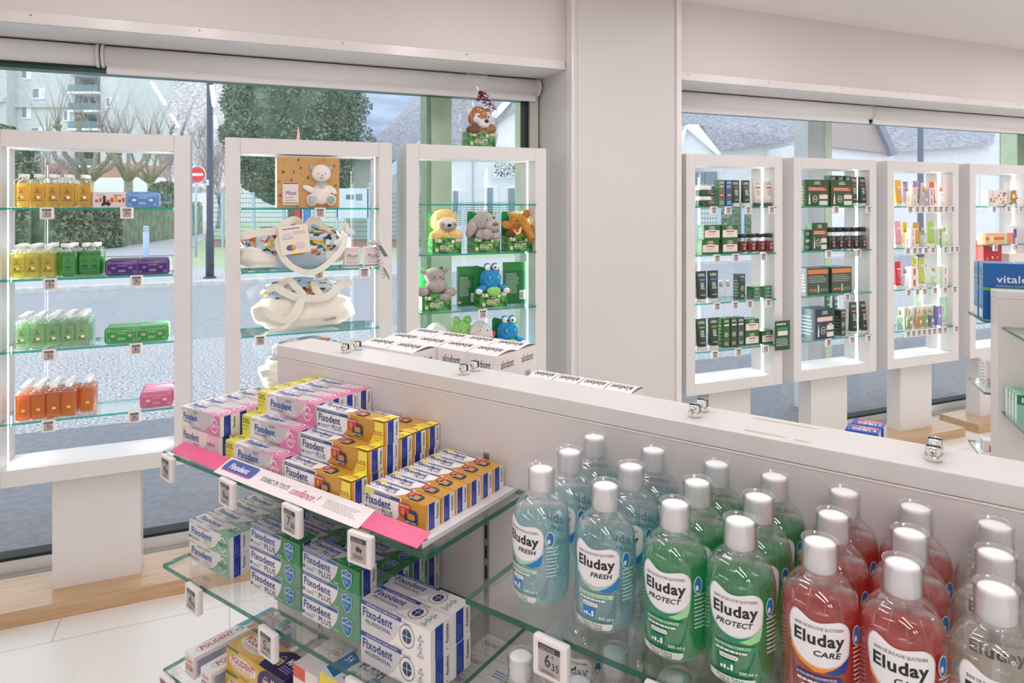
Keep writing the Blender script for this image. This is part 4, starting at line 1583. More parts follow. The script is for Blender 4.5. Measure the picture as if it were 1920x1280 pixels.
l1 = long_box(ink('#cf6a34'), ink('#5fa9b8'), 'Protection')
place(l1, G, .052, -.135, ZC3, R(-4), 'long white box with an orange panel at the corner of the lowest shelf', 'denture cream box')
l2 = long_box(ink('#b13a78'), ink('#2fa4b4'), 'Fixation')
place(l2, G, .1145, -.142, ZC3, R(-2), 'long white box with a magenta and turquoise panel on the lowest shelf', 'denture cream box')
def gold_cleanser():
    def f(a, w, h):
        a.rect(0, 0, w, h, ink('#d3a94a'))
        a.disc(w * .32, h * .5, w * .27, h * .55 if h < w * .5 else h * .4, ink('#dcb868'), 24)
        a.poly([(0, h * .9), (w * .2, h * .9), (w * .25, h), (0, h)], ink('#2f7a62'))
        a.disc(w * .3, h * .5, w * .24, h * .3, ink('#f0e4de'), 24)
        a.text('POLIDENT', w * .1, h * .46, w * .4, h * .26, ink('#ae2c38'), bold=.03)
        a.text('POWER MAX', w * .14, h * .26, w * .3, h * .14, ink('#c99b4c'))
        a.poly(arc_pts(w * .58, 0, w * .72, h, -.25) + [(w, h), (w, 0)], ink('#33245c'))
        a.rect(w * .66, h * .32, w * .1, h * .26, ink('#e2d48a'))
        a.ring(w * .71, h * .6, w * .035, h * .14, .0014, ink('#c4c4cc'), 0, 180)
        a.text('12', w * .675, h * .36, w * .07, h * .16, ink('#33245c'), bold=.03)
        a.text('MAX', w * .8, h * .52, w * .16, h * .26, WHT, bold=.04)
        a.lines(w * .8, h * .2, w * .17, h * .26, 3, ink('#b6a6d8'), 6)
    return carton('cleanser_box', .165, .055, .0425, ink('#d3a94a'), {'front': f, 'top': f, 'right': lambda a, w, h: a.rect(0, 0, w, h, ink('#2b1f50'))})
gc = gold_cleanser()
place(gc, G, .2215, -.182, ZC3, R(.5), 'gold and purple cleanser box at the front, under its twin', 'cleanser box', 'gold and purple cleanser boxes')
place(gc, G, .222, -.181, ZC3 + .043, R(-.5), 'gold and purple cleanser box on top of its twin', 'cleanser box', 'gold and purple cleanser boxes')
def corega():
    def f(a, w, h):
        a.rect(0, 0, w, h, ink('#efe6e2'))
        a.rect(0, h * .84, w * .5, h * .16, ink('#dd5f52'))
        a.ring(w * .38, h * .45, w * .34, h * .3, .0012, ink('#b65a5a'))
        a.text('COREGA', w * .1, h * .34, w * .58, h * .24, ink('#c24a44'), bold=.03)
    def t(a, w, h):
        a.rect(0, 0, w, h, ink('#efe8e4'))
        a.ring(w * .66, h * .66, w * .2, h * .16, .0008, INKK)
        a.text('COREGA', w * .52, h * .6, w * .28, h * .12, ink('#b8332e'), bold=.02)
    return carton('cleanser_box', .060, .085, .125, WHT, {'front': f, 'top': t})
place(corega(), G, .358, -.166, ZC3 + .0, 0, 'white cleanser box with a red stripe beside the gold ones', 'cleanser box')
def fresh54():
    def f(a, w, h):
        a.rect(0, 0, w, h, ink('#efd94e'))
        a.disc(w * .14, h * .55, w * .11, h * .36, ink('#d2423e'), 20)
        a.text('54', w * .07, h * .42, w * .14, h * .24, WHT, bold=.04)
        a.rect(w * .3, 0, w * .7, h, ink('#e3e2e0'))
        a.lines(w * .34, h * .2, w * .5, h * .5, 4, ink('#7c8aa4'), 4)
    def t(a, w, h):
        a.rect(0, 0, w, h, ink('#eceeef'))
        a.poly([(0, h * .2), (w * .2, h * .05), (w * .24, h * .8), (w * .05, h)], ink('#2670b4'))
        a.text('54', w * .08, h * .6, w * .09, h * .22, WHT, bold=.03)
        a.text('FLASH', w * .3, h * .62, w * .34, h * .3, ink('#1f3a66'), bold=.04)
        a.disc(w * .62, h * .35, w * .1, h * .26, ink('#4f9fc8'), 16)
        a.text('EXTRA FRAICHEUR', w * .28, h * .34, w * .3, h * .12, ink('#3a4a66'))
        a.text('LONGUE DUREE', w * .28, h * .14, w * .28, h * .12, ink('#3a4a66'))
    return carton('cleanser_box', .146, .066, .137, WHT, {'front': f, 'top': t, 'right': lambda a, w, h: a.rect(0, 0, w, h, ink('#2f7f62'))})
place(fresh54(), G, .466, -.175, ZC3 + .0, 0, 'yellow and white cleanser box with a red 54 disc', 'cleanser box')
def blue_pol():
    def t(a, w, h):
        a.rect(0, 0, w, h, ink('#1f68a8'))
        a.disc(w * .3, h * .55, w * .24, h * .34, ink('#c9a878'), 20)
        a.disc(w * .3, h * .55, w * .22, h * .3, ink('#eee6e4'), 20)
        a.text('POLIDENT', w * .12, h * .46, w * .36, h * .2, ink('#ae2c38'), bold=.03)
        a.rect(w * .6, 0, w * .4, h, ink('#3f9aa8'))
        a.rect(w * .8, 0, w * .2, h * .6, ink('#a34a32'))
    return carton('cleanser_box', .12, .075, .150, ink('#2b6f9e'), {'top': t, 'front': t})
place(blue_pol(), G, .485, -.090, ZC3 + .0, 0, 'blue and turquoise cleanser box behind the price tag', 'cleanser box')
def pol_new():
    def f(a, w, h):
        a.rect(0, 0, w, h, ink('#ece8e6'))
        a.rect(0, h * .1, w * .3, h * .6, ink('#8f1f45'))
        a.text('NOUVEAU', w * .03, h * .3, w * .22, h * .22, WHT, bold=.02)
    def t(a, w, h):
        a.rect(0, 0, w, h, ink('#eeeae8'))
        a.ring(w * .28, h * .5, w * .14, h * .3, .0009, ink('#9a9ea4'))
        a.text('POLIDENT', w * .17, h * .4, w * .22, h * .22, ink('#b8332e'), bold=.03)
        a.lines(w * .62, h * .2, w * .26, h * .4, 3, ink('#5a8ac8'), 8)
    return carton('denture_cream_box', .125, .044, .0385, WHT, {'front': f, 'top': t})
pn = pol_new()
for i in range(4):
    for k in range(4):
        place(pn, G, .623, -.163 + i * .0458, ZC3 + .039 * k, 0, 'white box with a burgundy panel, %s row, layer %d of the stack' % (ORD[i], k + 1), 'denture cream box', 'white boxes with burgundy panel')

# ================================================================== mouthwash bottles
PET = clear_mat('clear_pet', (.985, .99, .99), body=.015, bodycol=(.9, .92, .95), face=.05, rough=.04)
CUPM = clear_mat('measuring_cup_plastic', (.99, .99, 1), body=.10, bodycol=(.95, .94, .95), face=.05, rough=.1)
CAPW = mat('white_cap', (.93, .92, .92), .45)
PROF = [(.024, 0), (.030, .0015), (.034, .006), (.0358, .013), (.0365, .022), (.0365, .092), (.0360, .100), (.0345, .108), (.0315, .116), (.0265, .123), (.0205, .128), (.0155, .131), (.0140, .134), (.0140, .140)]
def prof_r(z):
    for (r0, z0), (r1, z1) in zip(PROF, PROF[1:]):
        if z0 <= z <= z1 and z1 > z0: return r0 + (r1 - r0) * (z - z0) / (z1 - z0)
    return PROF[0][0]
def smooth_prof(p, n=3):
    out = []
    for i in range(len(p) - 1):
        for k in range(n):
            q = k / n
            out.append((p[i][0] + (p[i + 1][0] - p[i][0]) * q, p[i][1] + (p[i + 1][1] - p[i][1]) * q))
    return out + [p[-1]]
def bottle(kind):
    liq = {'fresh': ((.74, .92, .95), (.62, .92, .95), .26), 'protect': ((.34, .85, .52), (.10, .68, .32), .44), 'care': ((.95, .38, .36), (.95, .15, .13), .46), 'clear': ((.95, .94, .90), (.7, .68, .62), .06)}[kind]
    c1, c2 = {'fresh': ('#a9d3b8', '#1d7fc4'), 'protect': ('#0f8f6c', '#9fdc9c'), 'care': ('#f08f22', '#27438f'), 'clear': ('#c8ccc4', '#7c9a8c')}[kind]
    word = {'fresh': 'FRESH', 'protect': 'PROTECT', 'care': 'CARE', 'clear': ''}[kind]
    e = empty('mouthwash_bottle')
    b = MB()
    b.lathe(PROF, PET, 40, cap1=False)
    # moulded radiating ribs on the shoulder
    for j in range(14):
        t = R(-70 + j * 26)
        pts = [Vector(((r + .0005) * math.sin(t), -(r + .0005) * math.cos(t), z)) for r, z in PROF[7:12]]
        b.tube(pts, .0004, PET, 4)
    part(b, 'bottle_shell', e)
    m = clear_mat('liquid_' + kind, liq[0], body=liq[2], bodycol=liq[1], face=.0, transl=.65) if 'liquid_' + kind not in MAT else MAT['liquid_' + kind]
    b = MB()
    lp = [(r - .0012, z + .0012) for r, z in PROF[:8]]
    b.lathe(lp, m, 40)
    part(b, 'liquid', e)
    b = MB()
    def T(u, v, k):
        r = prof_r(v) + .0003 + k
        t = u / .0365
        return (r * math.sin(t), -r * math.cos(t), v)
    a = Art(b, T, .00008, bend=.0045)
    lab = []
    # heart-topped badge
    def smooth(pts, n=4):          # closed Catmull-Rom outline
        out, N = [], len(pts)
        for i in range(N):
            p0, p1, p2, p3 = (Vector(pts[(i + k) % N]) for k in (-1, 0, 1, 2))
            for q in range(n):
                t = q / n
                v = .5 * ((2 * p1) + (-p0 + p2) * t + (2 * p0 - 5 * p1 + 4 * p2 - p3) * t * t + (-p0 + 3 * p1 - 3 * p2 + p3) * t ** 3)
                out.append((v.x, v.y))
        return out
    badge = [(-.0275, .084), (-.0285, .095), (-.026, .103), (-.022, .1055), (-.016, .104), (-.008, .1005), (0, .0995), (.010, .101), (.018, .1015), (.0245, .098), (.0275, .091), (.027, .078), (.0255, .070), (.017, .0625), (.004, .0585), (-.008, .0595), (-.018, .0645), (-.025, .073)]
    badge = smooth(badge)
    out = [(x * 1.045, (y - .082) * 1.04 + .0815) for x, y in badge]
    a.poly([(-.0285, .080), (-.027, .068), (-.018, .0585), (-.004, .0525), (.010, .054), (.022, .060), (.0275, .067), (.0285, .080)], ink(c1))
    a.poly([(.004, .0535), (.014, .0515), (.024, .055), (.0262, .060), (.0280, .070), (.020, .062), (.012, .057)], ink(c2))
    a.poly(out, ink('#c9c9c9'))
    a.poly(badge, ink('#ebe9ea'))
    tcol = ink('#24262a')
    a.text('BAIN DE BOUCHE QUOTIDIEN', -.0225, .0925, .044, .0034, tcol, bold=.015)
    a.text('Eluday', -.0235, .0745, .046, .0155, tcol, bold=.045)
    if word: a.text(word, -.006 if kind != 'protect' else -.02, .068, .024 if kind != 'protect' else .036, .0056, tcol, shear=.25, bold=.035)
    pc_ = {'fresh': '#bfe0c6', 'protect': '#1c9a68', 'care': '#27438f', 'clear': '#c9ccc8'}[kind]
    a.rect(-.022, .045, .042, .0045, ink(pc_))
    a.text({'fresh': 'HALEINE FRAICHE', 'protect': 'PROTECTION COMPLETE', 'care': 'ACTION ANTIPLAQUE RENFORCEE', 'clear': 'PROTECTION COMPLETE'}[kind], -.021, .0458, .036, .0027, ink('#f2f6f2') if kind in ('protect', 'care') else ink('#5a8a6c'))
    a.lines(-.02, .0405, .04, .003, 1, ink('#e8eeea'), 3, .7)
    a.rrect(-.016, .034, .019, .0046, .0022, ink('#e9eeee'))
    a.text('SANS ALCOOL', -.0145, .0352, .016, .0022, ink('#4a5a66'))
    a.rect(-.016, .022, .0155, .010, ink({'fresh': '#2a7fd0', 'protect': '#17805a', 'care': '#2a4a90', 'clear': '#8a9a94'}[kind]))
    for q in range(4):
        a.rrect(-.0148 + q * .0035, .0232, .0024, (.003, .0042, .002, .0062)[q], .0008, ink('#f4f6f6'))
    a.text('500 ml e', .004, .021, .017, .0032, ink('#eef2f0'), bold=.02)
    a.poly([(-.027, .010), (-.0275, .017), (-.02, .0165), (.0, .0165), (.0195, .0165), (.0195, .0125), (.0165, .0085), (-.02, .0085)], ink('#eceaea'))
    a.text('Pierre Fabre', -.018, .0128, .026, .003, ink('#34363a'))
    a.text('ORAL CARE', -.016, .0092, .024, .0027, ink('#34363a'), bold=.01)
    a.disc(.036, .088, .0055, .0095, ink('#e6e8e8'), 18)
    a.disc(.036, .088, .0046, .0085, ink('#2a7ab8'), 18)
    a.disc(.0345, .0855, .002, .003, ink('#e6e8e8'), 8)
    for q in range(9):
        a.lines(.031, .076 - q * .0042, .016, .003, 1, ink('#d8e4e4'), q, .5)
    part(b, 'label', e)
    b = MB()
    b.lathe([(.0138, .134), (.0148, .1355), (.0148, .158), (.0142, .1605), (.010, .1612)], CAPW, 28)
    part(b, 'screw_cap', e)
    b = MB()
    b.lathe([(.0172, .1285), (.0168, .129), (.0170, .145), (.0174, .1632), (.0178, .1636), (.0174, .1642), (.0168, .1636), (.0163, .145), (.0160, .131)], CUPM, 32, cap0=False, cap1=False)
    part(b, 'measuring_cup', e)
    return e
BT = {k: bottle(k) for k in ('fresh', 'protect', 'care', 'clear')}
cols = [(.790, 'fresh', (-8, -3, 0)), (.881, 'fresh', (9, 4, 0)), (.9685, 'protect', (4, 2, 3)), (1.041, 'protect', (9, 5, 6)), (1.120, 'care', (10, 4, 2)), (1.192, 'care', (3, 0, 2)), (1.264, 'clear', (0, 3, 0)), (1.338, 'clear', (3, 0, 4))]
liqn = {'fresh': 'pale blue', 'protect': 'green', 'care': 'red', 'clear': 'colourless'}
cnt = {}
for i, (x, k, rot) in enumerate(cols):
    cnt[k] = cnt.get(k, 0) + 1
    for j, y in enumerate((-.180, -.108, -.036)):
        place(BT[k], G, x, y, BZ1 + .0003, R(rot[j]), 'bottle of %s mouthwash with white cap, %s %s column, %s row from the front' % (liqn[k], ORD[cnt[k] - 1], liqn[k].split()[-1], ORD[j]), 'mouthwash bottle', '%s mouthwash bottles' % liqn[k])
for i, x in enumerate((.765, .850, .935, 1.02, 1.105, 1.19)):
    for j, y in enumerate((-.190, -.112, -.040)):
        if (i, j) in ((0, 1),): continue
        place(BT['clear'], G, x + (.01 if j else 0), y, BZ2 + .0003, R((-6, 4, 2)[j]), 'colourless mouthwash bottle on the lower glass shelf, column %d, %s row' % (i + 1, ORD[j]), 'mouthwash bottle', 'colourless mouthwash bottles on the lower shelf')

# ================================================================== electronic price tags
SCR = mat('e_paper', (.47, .42, .41), .35)
SCD = mat('e_paper_dark', (.05, .045, .05), .4)
TAGW = mat('tag_plastic', (.84, .79, .78), .35)
TAGP = {}
def price_tag(big, small, pictogram=False):
    k = (big, small)
    if k in TAGP: return TAGP[k]
    e = empty('price_tag')
    b = MB()
    b.bevbox(-.0235, .0235, -.011, 0, -.0465, -.001, TAGW, .0035)
    part(b, 'tag_housing', e)
    b = MB()
    a = Art(b, lambda u, v, q: (u, -.0111 - q, v), .0001)
    a.rect(-.0150, -.0405, .030, .034, SCR)
    a.rect(-.0150, -.0135, .030, .007, SCD)
    a.lines(-.013, -.0128, .026, .005, 2, SCR, 3, .4)
    if pictogram:
        a.rect(-.004, -.025, .0065, .006, SCD)
        a.rect(.003, -.025, .0035, .004, SCD)
        a.disc(-.002, -.026, .0013, .0013, SCD, 8)
        a.disc(.004, -.026, .0013, .0013, SCD, 8)
        a.lines(-.01, -.036, .02, .006, 2, ink('#6a5f5e'), 2)
    else:
        a.text(big, -.0060 if big != '1' else -.0025, -.0310, .0030 if big == '1' else (.0080 if len(big) == 1 else .0105), .0150, SCD, bold=.02)
        a.text(small, .0035 if len(big) == 1 else .0065, -.0325, .0100 if len(big) == 1 else .006, .0085, SCD, bold=.01)
        a.text('€', .0035, -.0195, .0028, .004, SCD)
        a.lines(-.011, -.0388, .022, .004, 2, ink('#6a5f5e'), 4)
    part(b, 'screen', e)
    b = MB()
    b.box(-.012, .012, -.004, .022, .0003, .0014, PERSPEX)
    b.box(-.012, .012, -.0008, .0, -.020, .0003, PERSPEX)
    b.box(-.012, .012, .0005, .018, -.0105, -.0095, PERSPEX)
    part(b, 'clear_clip', e)
    TAGP[k] = e
    return e
def put_tag(fr, x, y, z, big, small, label, rz=0, group='price tags', pict=False):
    o = place(price_tag(big, small, pict), fr, x, y, z, rz, label, 'price tag', group)
    return o
yf = -.2418
put_tag(G, .0157, yf, SZ1, '4', '85', 'white price tag reading 4 euro under the pink boxes without band', R(-6), 'large price tags on the gondola')
put_tag(G, .2059, yf, SZ1, '6', '45', 'white price tag reading 6 euro 45 on the upper shelf', R(-6), 'large price tags on the gondola')
put_tag(G, .3777, yf, SZ1, '7', '50', 'white price tag reading 7 euro 50 on the upper shelf', R(-4), 'large price tags on the gondola')
put_tag(G, .5301, yf, SZ1, 't', 't', 'white price tag showing a small delivery van on the upper shelf', R(3), 'large price tags on the gondola', True)
put_tag(G, .1015, yf, SZ2, '4', '95', 'white price tag reading 4 euro 95 on the middle shelf', R(-4), 'large price tags on the gondola')
put_tag(G, .3173, yf, SZ2, '5', '40', 'white price tag reading 5 euro 40 on the middle shelf', R(-4), 'large price tags on the gondola')
put_tag(G, .525, yf, SZ2, '9', '90', 'white price tag at the free end of the middle shelf', R(0), 'large price tags on the gondola')
put_tag(G, .012, yf, SZ3, '5', '20', 'white price tag at the corner of the lowest shelf', R(-4), 'large price tags on the gondola')
put_tag(G, .847, yf, BZ1, '6', '35', 'white price tag reading 6 euro 35 under the pale blue bottles', R(-2), 'large price tags on the gondola')
put_tag(G, .985, yf, BZ1, '6', '75', 'white price tag under the green mouthwash bottles, at the bottom edge', R(0), 'large price tags on the gondola')

# ================================================================== white rinse boxes behind the gondola
def rinse(w, d, h, name='mouth_rinse_box'):
    def side(a, w_, h_):
        a.text('alodont', w_ * .2, h_ * .835, w_ * .6, h_ * .085, ink('#2f2b2b'), bold=.02)
        a.rect(w_ * .35, h_ * .62, w_ * .3, h_ * .12, ink('#cfc4c2'))
        for k in range(7): a.rect(w_ * (.37 + k * .04), h_ * .64, w_ * .018, h_ * .08, ink('#a89c9a'))
    mb = MB()
    mb.bevbox(-w / 2, w / 2, -d / 2, d / 2, 0, h - .004, ink('#f1ebea'), .0008)
    # gently arched lid flap
    n = 8
    pts = []
    for i in range(n + 1):
        q = i / n
        pts.append((-d / 2 + d * q, h - .004 + .0075 * math.sin(math.pi * q) * (.5 + .5 * q) + .0005))
    mb.rings([[(x, p[0], p[1]) for p in pts] + [(x, p[0], p[1] - .0006) for p in pts[::-1]] for x in (-w / 2 + .0006, w / 2 - .0006)], ink('#f4efee'), smooth=False)
    F = faces_of(w, d, h)
    def top(u, v, k):
        q = v / d
        return (w / 2 - u, d / 2 - v, h - .004 + .0075 * math.sin(math.pi * (1 - q)) * (.5 + .5 * (1 - q)) + .0009 + k)
    a = Art(mb, top)
    a.text('alodont', w * .12, d * .46, w * .76, d * .30, ink('#2f2b2b'), bold=.02)
    a.lines(w * .25, d * .36, w * .5, d * .05, 1, ink('#b9adab'), 2)
    side(Art(mb, F['front']), w, h)
    side(Art(mb, F['right']), d, h)
    return mb.build(name)
rb = rinse(.0775, .071, .194)
xr, zr = .4685, RZ1 + .0003
for j, (y, ks) in enumerate(((.128, (2, 3)), (.200, (0, 1, 2, 3)), (.272, (0, 1, 2, 3)))):
    for k in ks:
        place(rb, G, xr - .0785 * (k + .5), y, zr, R(RD.uniform(-1, 1)), 'tall white mouth rinse box, %s row behind the gondola, %s from the pillar end' % (ORD[j], ORD[k]), 'mouth rinse box', 'tall white mouth rinse boxes')
rb2 = rinse(.054, .066, .153)
for k in range(4):
    place(rb2, G, .744 - .055 * (k + .5), .212, RZ2 + .0003, R(RD.uniform(-1, 1)), 'lower white mouth rinse box behind the gondola rail, number %d from the pillar end' % (k + 1), 'mouth rinse box', 'lower white mouth rinse boxes')
# plaster boxes
def plaster(c=('#2154b4', '#e04434'), word='URGO'):
    def t(a, w, h):
        a.rect(0, 0, w, h, ink(c[0]))
        a.rect(w * .06, h * .08, w * .8, h * .3, ink(c[1]))
        a.lines(w * .12, h * .14, w * .66, h * .2, 1, ink('#f6c4b8'), 4, .7)
        a.text(word, w * .26, h * .48, w * .56, h * .38, WHT, bold=.06)
        a.text('+', w * .08, h * .5, w * .12, h * .3, WHT, bold=.06)
    return carton('plaster_box', .044, .031, .148, ink('#e4e2ea'), {'topr': t, 'front': lambda a, w, h: a.rect(0, 0, w, h, ink(c[0]))})
pb = plaster()
pz = EYE - .372 - .085 - .0002
yb0 = .118
xx = G.xat(1627, .118)
UZ = G.zat(1640, 818, .118)
xx = G.xat(1630, .14)
place(pb, G, 1.105, .224, RZ2 + .0003 , 0, 'blue and red plaster box behind the gondola rail, nearer one', 'plaster box', 'blue plaster boxes')
place(pb, G, 1.108, .259, RZ2 + .0003, 0, 'blue and red plaster box behind the gondola rail, farther one', 'plaster box', 'blue plaster boxes')
lb_ = carton('plaster_box', .05, .02, .118, ink('#5aa7d4'), {'topr': lambda a, w, h: a.lines(w * .1, h * .3, w * .8, h * .4, 1, WHT, 2)})
place(lb_, G, G.xat(1492, .13), .115, RZ2 + .0003, 0, 'small pale blue box just showing over the gondola rail', 'plaster box')
# adhesive residue on the rail
b = MB()
for px_, py_, L in ((1468, 793, .045), (1430, 812, .03), (1500, 826, .012)):
    u = (px_ - 960) / 1274
    zz = GT
    t = (EYE - zz) * 1274 / (py_ - 383)
    dx, dy = u * t - G.o[0], t - G.o[1]
    gx, gy = dx * G.X[0] + dy * G.X[1], dx * G.Y[0] + dy * G.Y[1]
    b.ell((gx, gy, zz + .0003), (L, .0016, .0006), mat('old_glue', (.62, .52, .44), .6), 2, fuzz=.4, fs=20)
tag(b.build('glue_residue', fr=G), 'dried yellowish glue residue smeared on the gondola rail', 'glue residue', kind='stuff')

# ================================================================== goods on the far gondola
def vital():
    def f(a, w, h):
        a.rect(0, 0, w, h, ink('#1763a8'))
        a.rect(0, h * .52, w, h * .05, ink('#7fb43c'))
        a.text('vitalens', w * .17, h * .66, w * .56, h * .13, ink('#e6eef6'), bold=.01)
        a.text('Solution multifonctions', w * .17, h * .585, w * .6, h * .04, ink('#cfe0f0'))
    def s(a, w, h):
        a.rect(0, 0, w, h, ink('#6fa6d2'))
        a.rect(w * .08, h * .1, w * .84, h * .82, ink('#3f84bf'))
        a.rect(w * .05, h * .74, w * .9, h * .02, ink('#d8d05a'))
        a.lines(w * .15, h * .25, w * .7, h * .45, 16, ink('#a9cbe6'), 5)
        a.rect(w * .1, h * .03, w * .8, h * .15, ink('#dfe8f0'))
    return carton('contact_lens_solution_box', .24, .058, .205, ink('#1763a8'), {'front': f, 'left': s, 'top': lambda a, w, h: a.rect(0, 0, w, h, ink('#2f7dbd'))})
vb = vital()
place(vb, H, .103, .145, EYE - .42 + .0003, 0, 'large blue contact lens solution carton, nearer of the two', 'carton', 'large blue cartons')
place(vb, H, .101, .206, EYE - .42 + .0003, 0, 'large blue contact lens solution carton, rear of the two', 'carton', 'large blue cartons')
def grn():
    def f(a, w, h):
        a.rect(0, 0, w, h, ink('#8fc4b0'))
        a.rect(0, h * .66, w, h * .34, ink('#1f7a52'))
        a.text('EL', w * .08, h * .74, w * .13, h * .16, WHT, bold=.04)
        a.disc(w * .22, h * .3, w * .1, h * .24, ink('#e8b04a'), 18)
        a.disc(w * .2, h * .36, w * .05, h * .1, ink('#f2d27c'), 12)
    def s(a, w, h):
        a.rect(0, 0, w, h, ink('#b6dccf'))
        a.rect(w * .15, h * .12, w * .7, h * .8, ink('#eef4f0'))
    return carton('plaster_box', .16, .026, .095, ink('#a9d2c4'), {'front': f, 'left': s, 'top': lambda a, w, h: (a.rect(0, 0, w, h, ink('#8fcdb4')), a.lines(w * .1, h * .2, w * .8, h * .6, 1, ink('#1f7a52'), 3, .7))})
gb = grn()
for k in range(4):
    place(gb, H, .094 + .001 * k, -.045 - .0285 * k, EYE - .72 + .0003, 0, 'pale green plaster box with dark green heading, %s from the gondola panel' % ORD[k], 'plaster box', 'pale green plaster boxes')
sw = carton('medicine_box', .05, .05, .105, WHT, {'front': lambda a, w, h: (a.rect(w * .5, h * .55, w * .5, h * .3, ink('#2f5fb0')), a.lines(w * .1, h * .1, w * .8, h * .3, 4, ink('#8a94a8'), 2)), 'left': lambda a, w, h: a.lines(w * .2, h * .1, w * .6, h * .8, 7, ink('#8a94a8'), 3)})
place(sw, H, H.xat(1848, .14) + .025, .165, EYE - .68 + .0003, 0, 'small white medicine box on the rear shelf of the far gondola, nearer', 'medicine box', 'small white medicine boxes')
place(sw, H, H.xat(1842, .2) + .025, .218, EYE - .68 + .0003, 0, 'small white medicine box on the rear shelf of the far gondola, farther', 'medicine box', 'small white medicine boxes')
rw_ = carton('medicine_box', .06, .05, .045, WHT, {'front': lambda a, w, h: a.rect(w * .3, h * .1, w * .7, h * .5, ink('#c02a3a')), 'left': lambda a, w, h: a.lines(w * .2, h * .1, w * .6, h * .8, 4, ink('#8a94a8'), 3)})
place(rw_, H, H.xat(1845, .17) + .03, .20, EYE - .925 + .0003, 0, 'white medicine box with red patch on the lowest rear shelf of the far gondola', 'medicine box')

# ================================================================== goods in the window cases
def cz(case, i): return EYE + CX0[case][2][i] + .0003
def wx(px, y): return W.xat(px, y)

# ---- flat glass soap bottles
GLS = clear_mat('bottle_glass', (.98, .99, .985), body=.02, bodycol=(.9, .95, .95), face=.04, rough=.03)
def rr_ring(w, d, z, c=.35, n=5):
    r = min(w, d) * c
    pts = []
    for cx, cy, a in ((w / 2 - r, -d / 2 + r, -90), (w / 2 - r, d / 2 - r, 0), (-w / 2 + r, d / 2 - r, 90), (-w / 2 + r, -d / 2 + r, 180)):
        for i in range(n + 1):
            t = R(a + 90 * i / n)
            pts.append((cx + r * math.cos(t), cy + r * math.sin(t), z))
    return pts
def soap_bottle(name, tint, bodyc, share, labc, dark, motif):
    e = empty('soap_bottle')
    w, d = .055, .034
    prof = [(w * .86, d * .8, 0), (w * .97, d * .97, .003), (w, d, .008), (w, d, .092), (w * .98, d * .98, .098), (w * .86, d * .92, .105), (w * .6, d * .8, .110), (.022, .022, .113), (.019, .019, .117)]
    b = MB(); b.rings([rr_ring(a, c, z, .45) for a, c, z in prof], GLS, cap1=False); part(b, 'glass_body', e)
    m = clear_mat('soap_' + name, tint, body=share, bodycol=bodyc, transl=.7)
    b = MB(); b.rings([rr_ring(a - .003, c - .003, z + (.002 if i == 0 else 0), .45) for i, (a, c, z) in enumerate(prof[:5])], m); part(b, 'liquid', e)
    b = MB()
    a = Art(b, lambda u, v, k: (u, -d / 2 - .0003 - k, v), .0002)
    a.rect(-.019, .018, .038, .064, clear_mat('soap_label_' + name, (1, 1, 1), body=.6, bodycol=hexc(labc), transl=.5))
    dk = ink(dark)
    a.lines(-.008, .072, .016, .004, 1, dk, 3)
    a.rect(-.004, .0625, .008, .004, dk)
    a.rect(-.011, .0565, .022, .002, dk)
    a.disc(-.004, .038, .006, .004, dk, 8)
    a.disc(.003, .040, .007, .0055, ink(motif), 8)
    a.rect(-.015, .0275, .030, .002, dk)
    part(b, 'label', e)
    b = MB(); b.lathe([(.0125, .1165), (.0130, .1175), (.0130, .129), (.0122, .131)], CAPW, 16); part(b, 'cap', e)
    return e
SB = {
 'amber': soap_bottle('amber', (.99, .88, .52), (.96, .68, .16), .26, '#ecc15c', '#6e2a22', '#f2eee0'),
 'yellow': soap_bottle('yellow', (.98, .95, .62), (.92, .84, .30), .25, '#e6d66a', '#5c4a22', '#eadf8a'),
 'green': soap_bottle('green', (.30, .85, .32), (.06, .52, .10), .45, '#6fd47a', '#17603a', '#1f5c40'),
 'mint': soap_bottle('mint', (.84, .96, .85), (.62, .88, .64), .24, '#bcdca0', '#3c4a34', '#eef4e6'),
 'orange': soap_bottle('orange', (.99, .62, .24), (.96, .38, .04), .42, '#ee9a3a', '#c8641e', '#f0d488'),
}
def soap_grid(kind, colpx, shelf, rows, colour, skip=(), y0=3.165, dy=.0385):
    for i, px_ in enumerate(colpx):
        for j in range(rows[i] if isinstance(rows, (list, tuple)) else rows):
            if (i, j) in skip: continue
            y = y0 + dy * j
            x = wx(px_, 3.165)
            place(SB[kind], W, x, y, cz('c1', shelf), R(RD.uniform(-3, 3)), 'flat bottle of %s liquid soap, %s column, %s row' % (colour, ORD[i], ORD[j]), 'soap bottle', '%s liquid soap bottles' % colour)
soap_grid('amber', [41, 71, 99, 127, 158], 0, [2, 2, 2, 2, 2], 'amber', y0=3.17, dy=.055)
soap_grid('yellow', [33, 61.5, 91], 1, 4, 'yellow')
soap_grid('green', [117, 129.5, 157, 175], 1, [2, 4, 3, 4], 'dark green', skip=((0, 0), (2, 0), (3, 0)))
soap_grid('mint', [42, 71.5, 100.5, 128.5, 155], 2, 4, 'mint green')
soap_grid('orange', [44, 72, 101, 129, 160], 3, 4, 'orange', skip=((4, 0),))

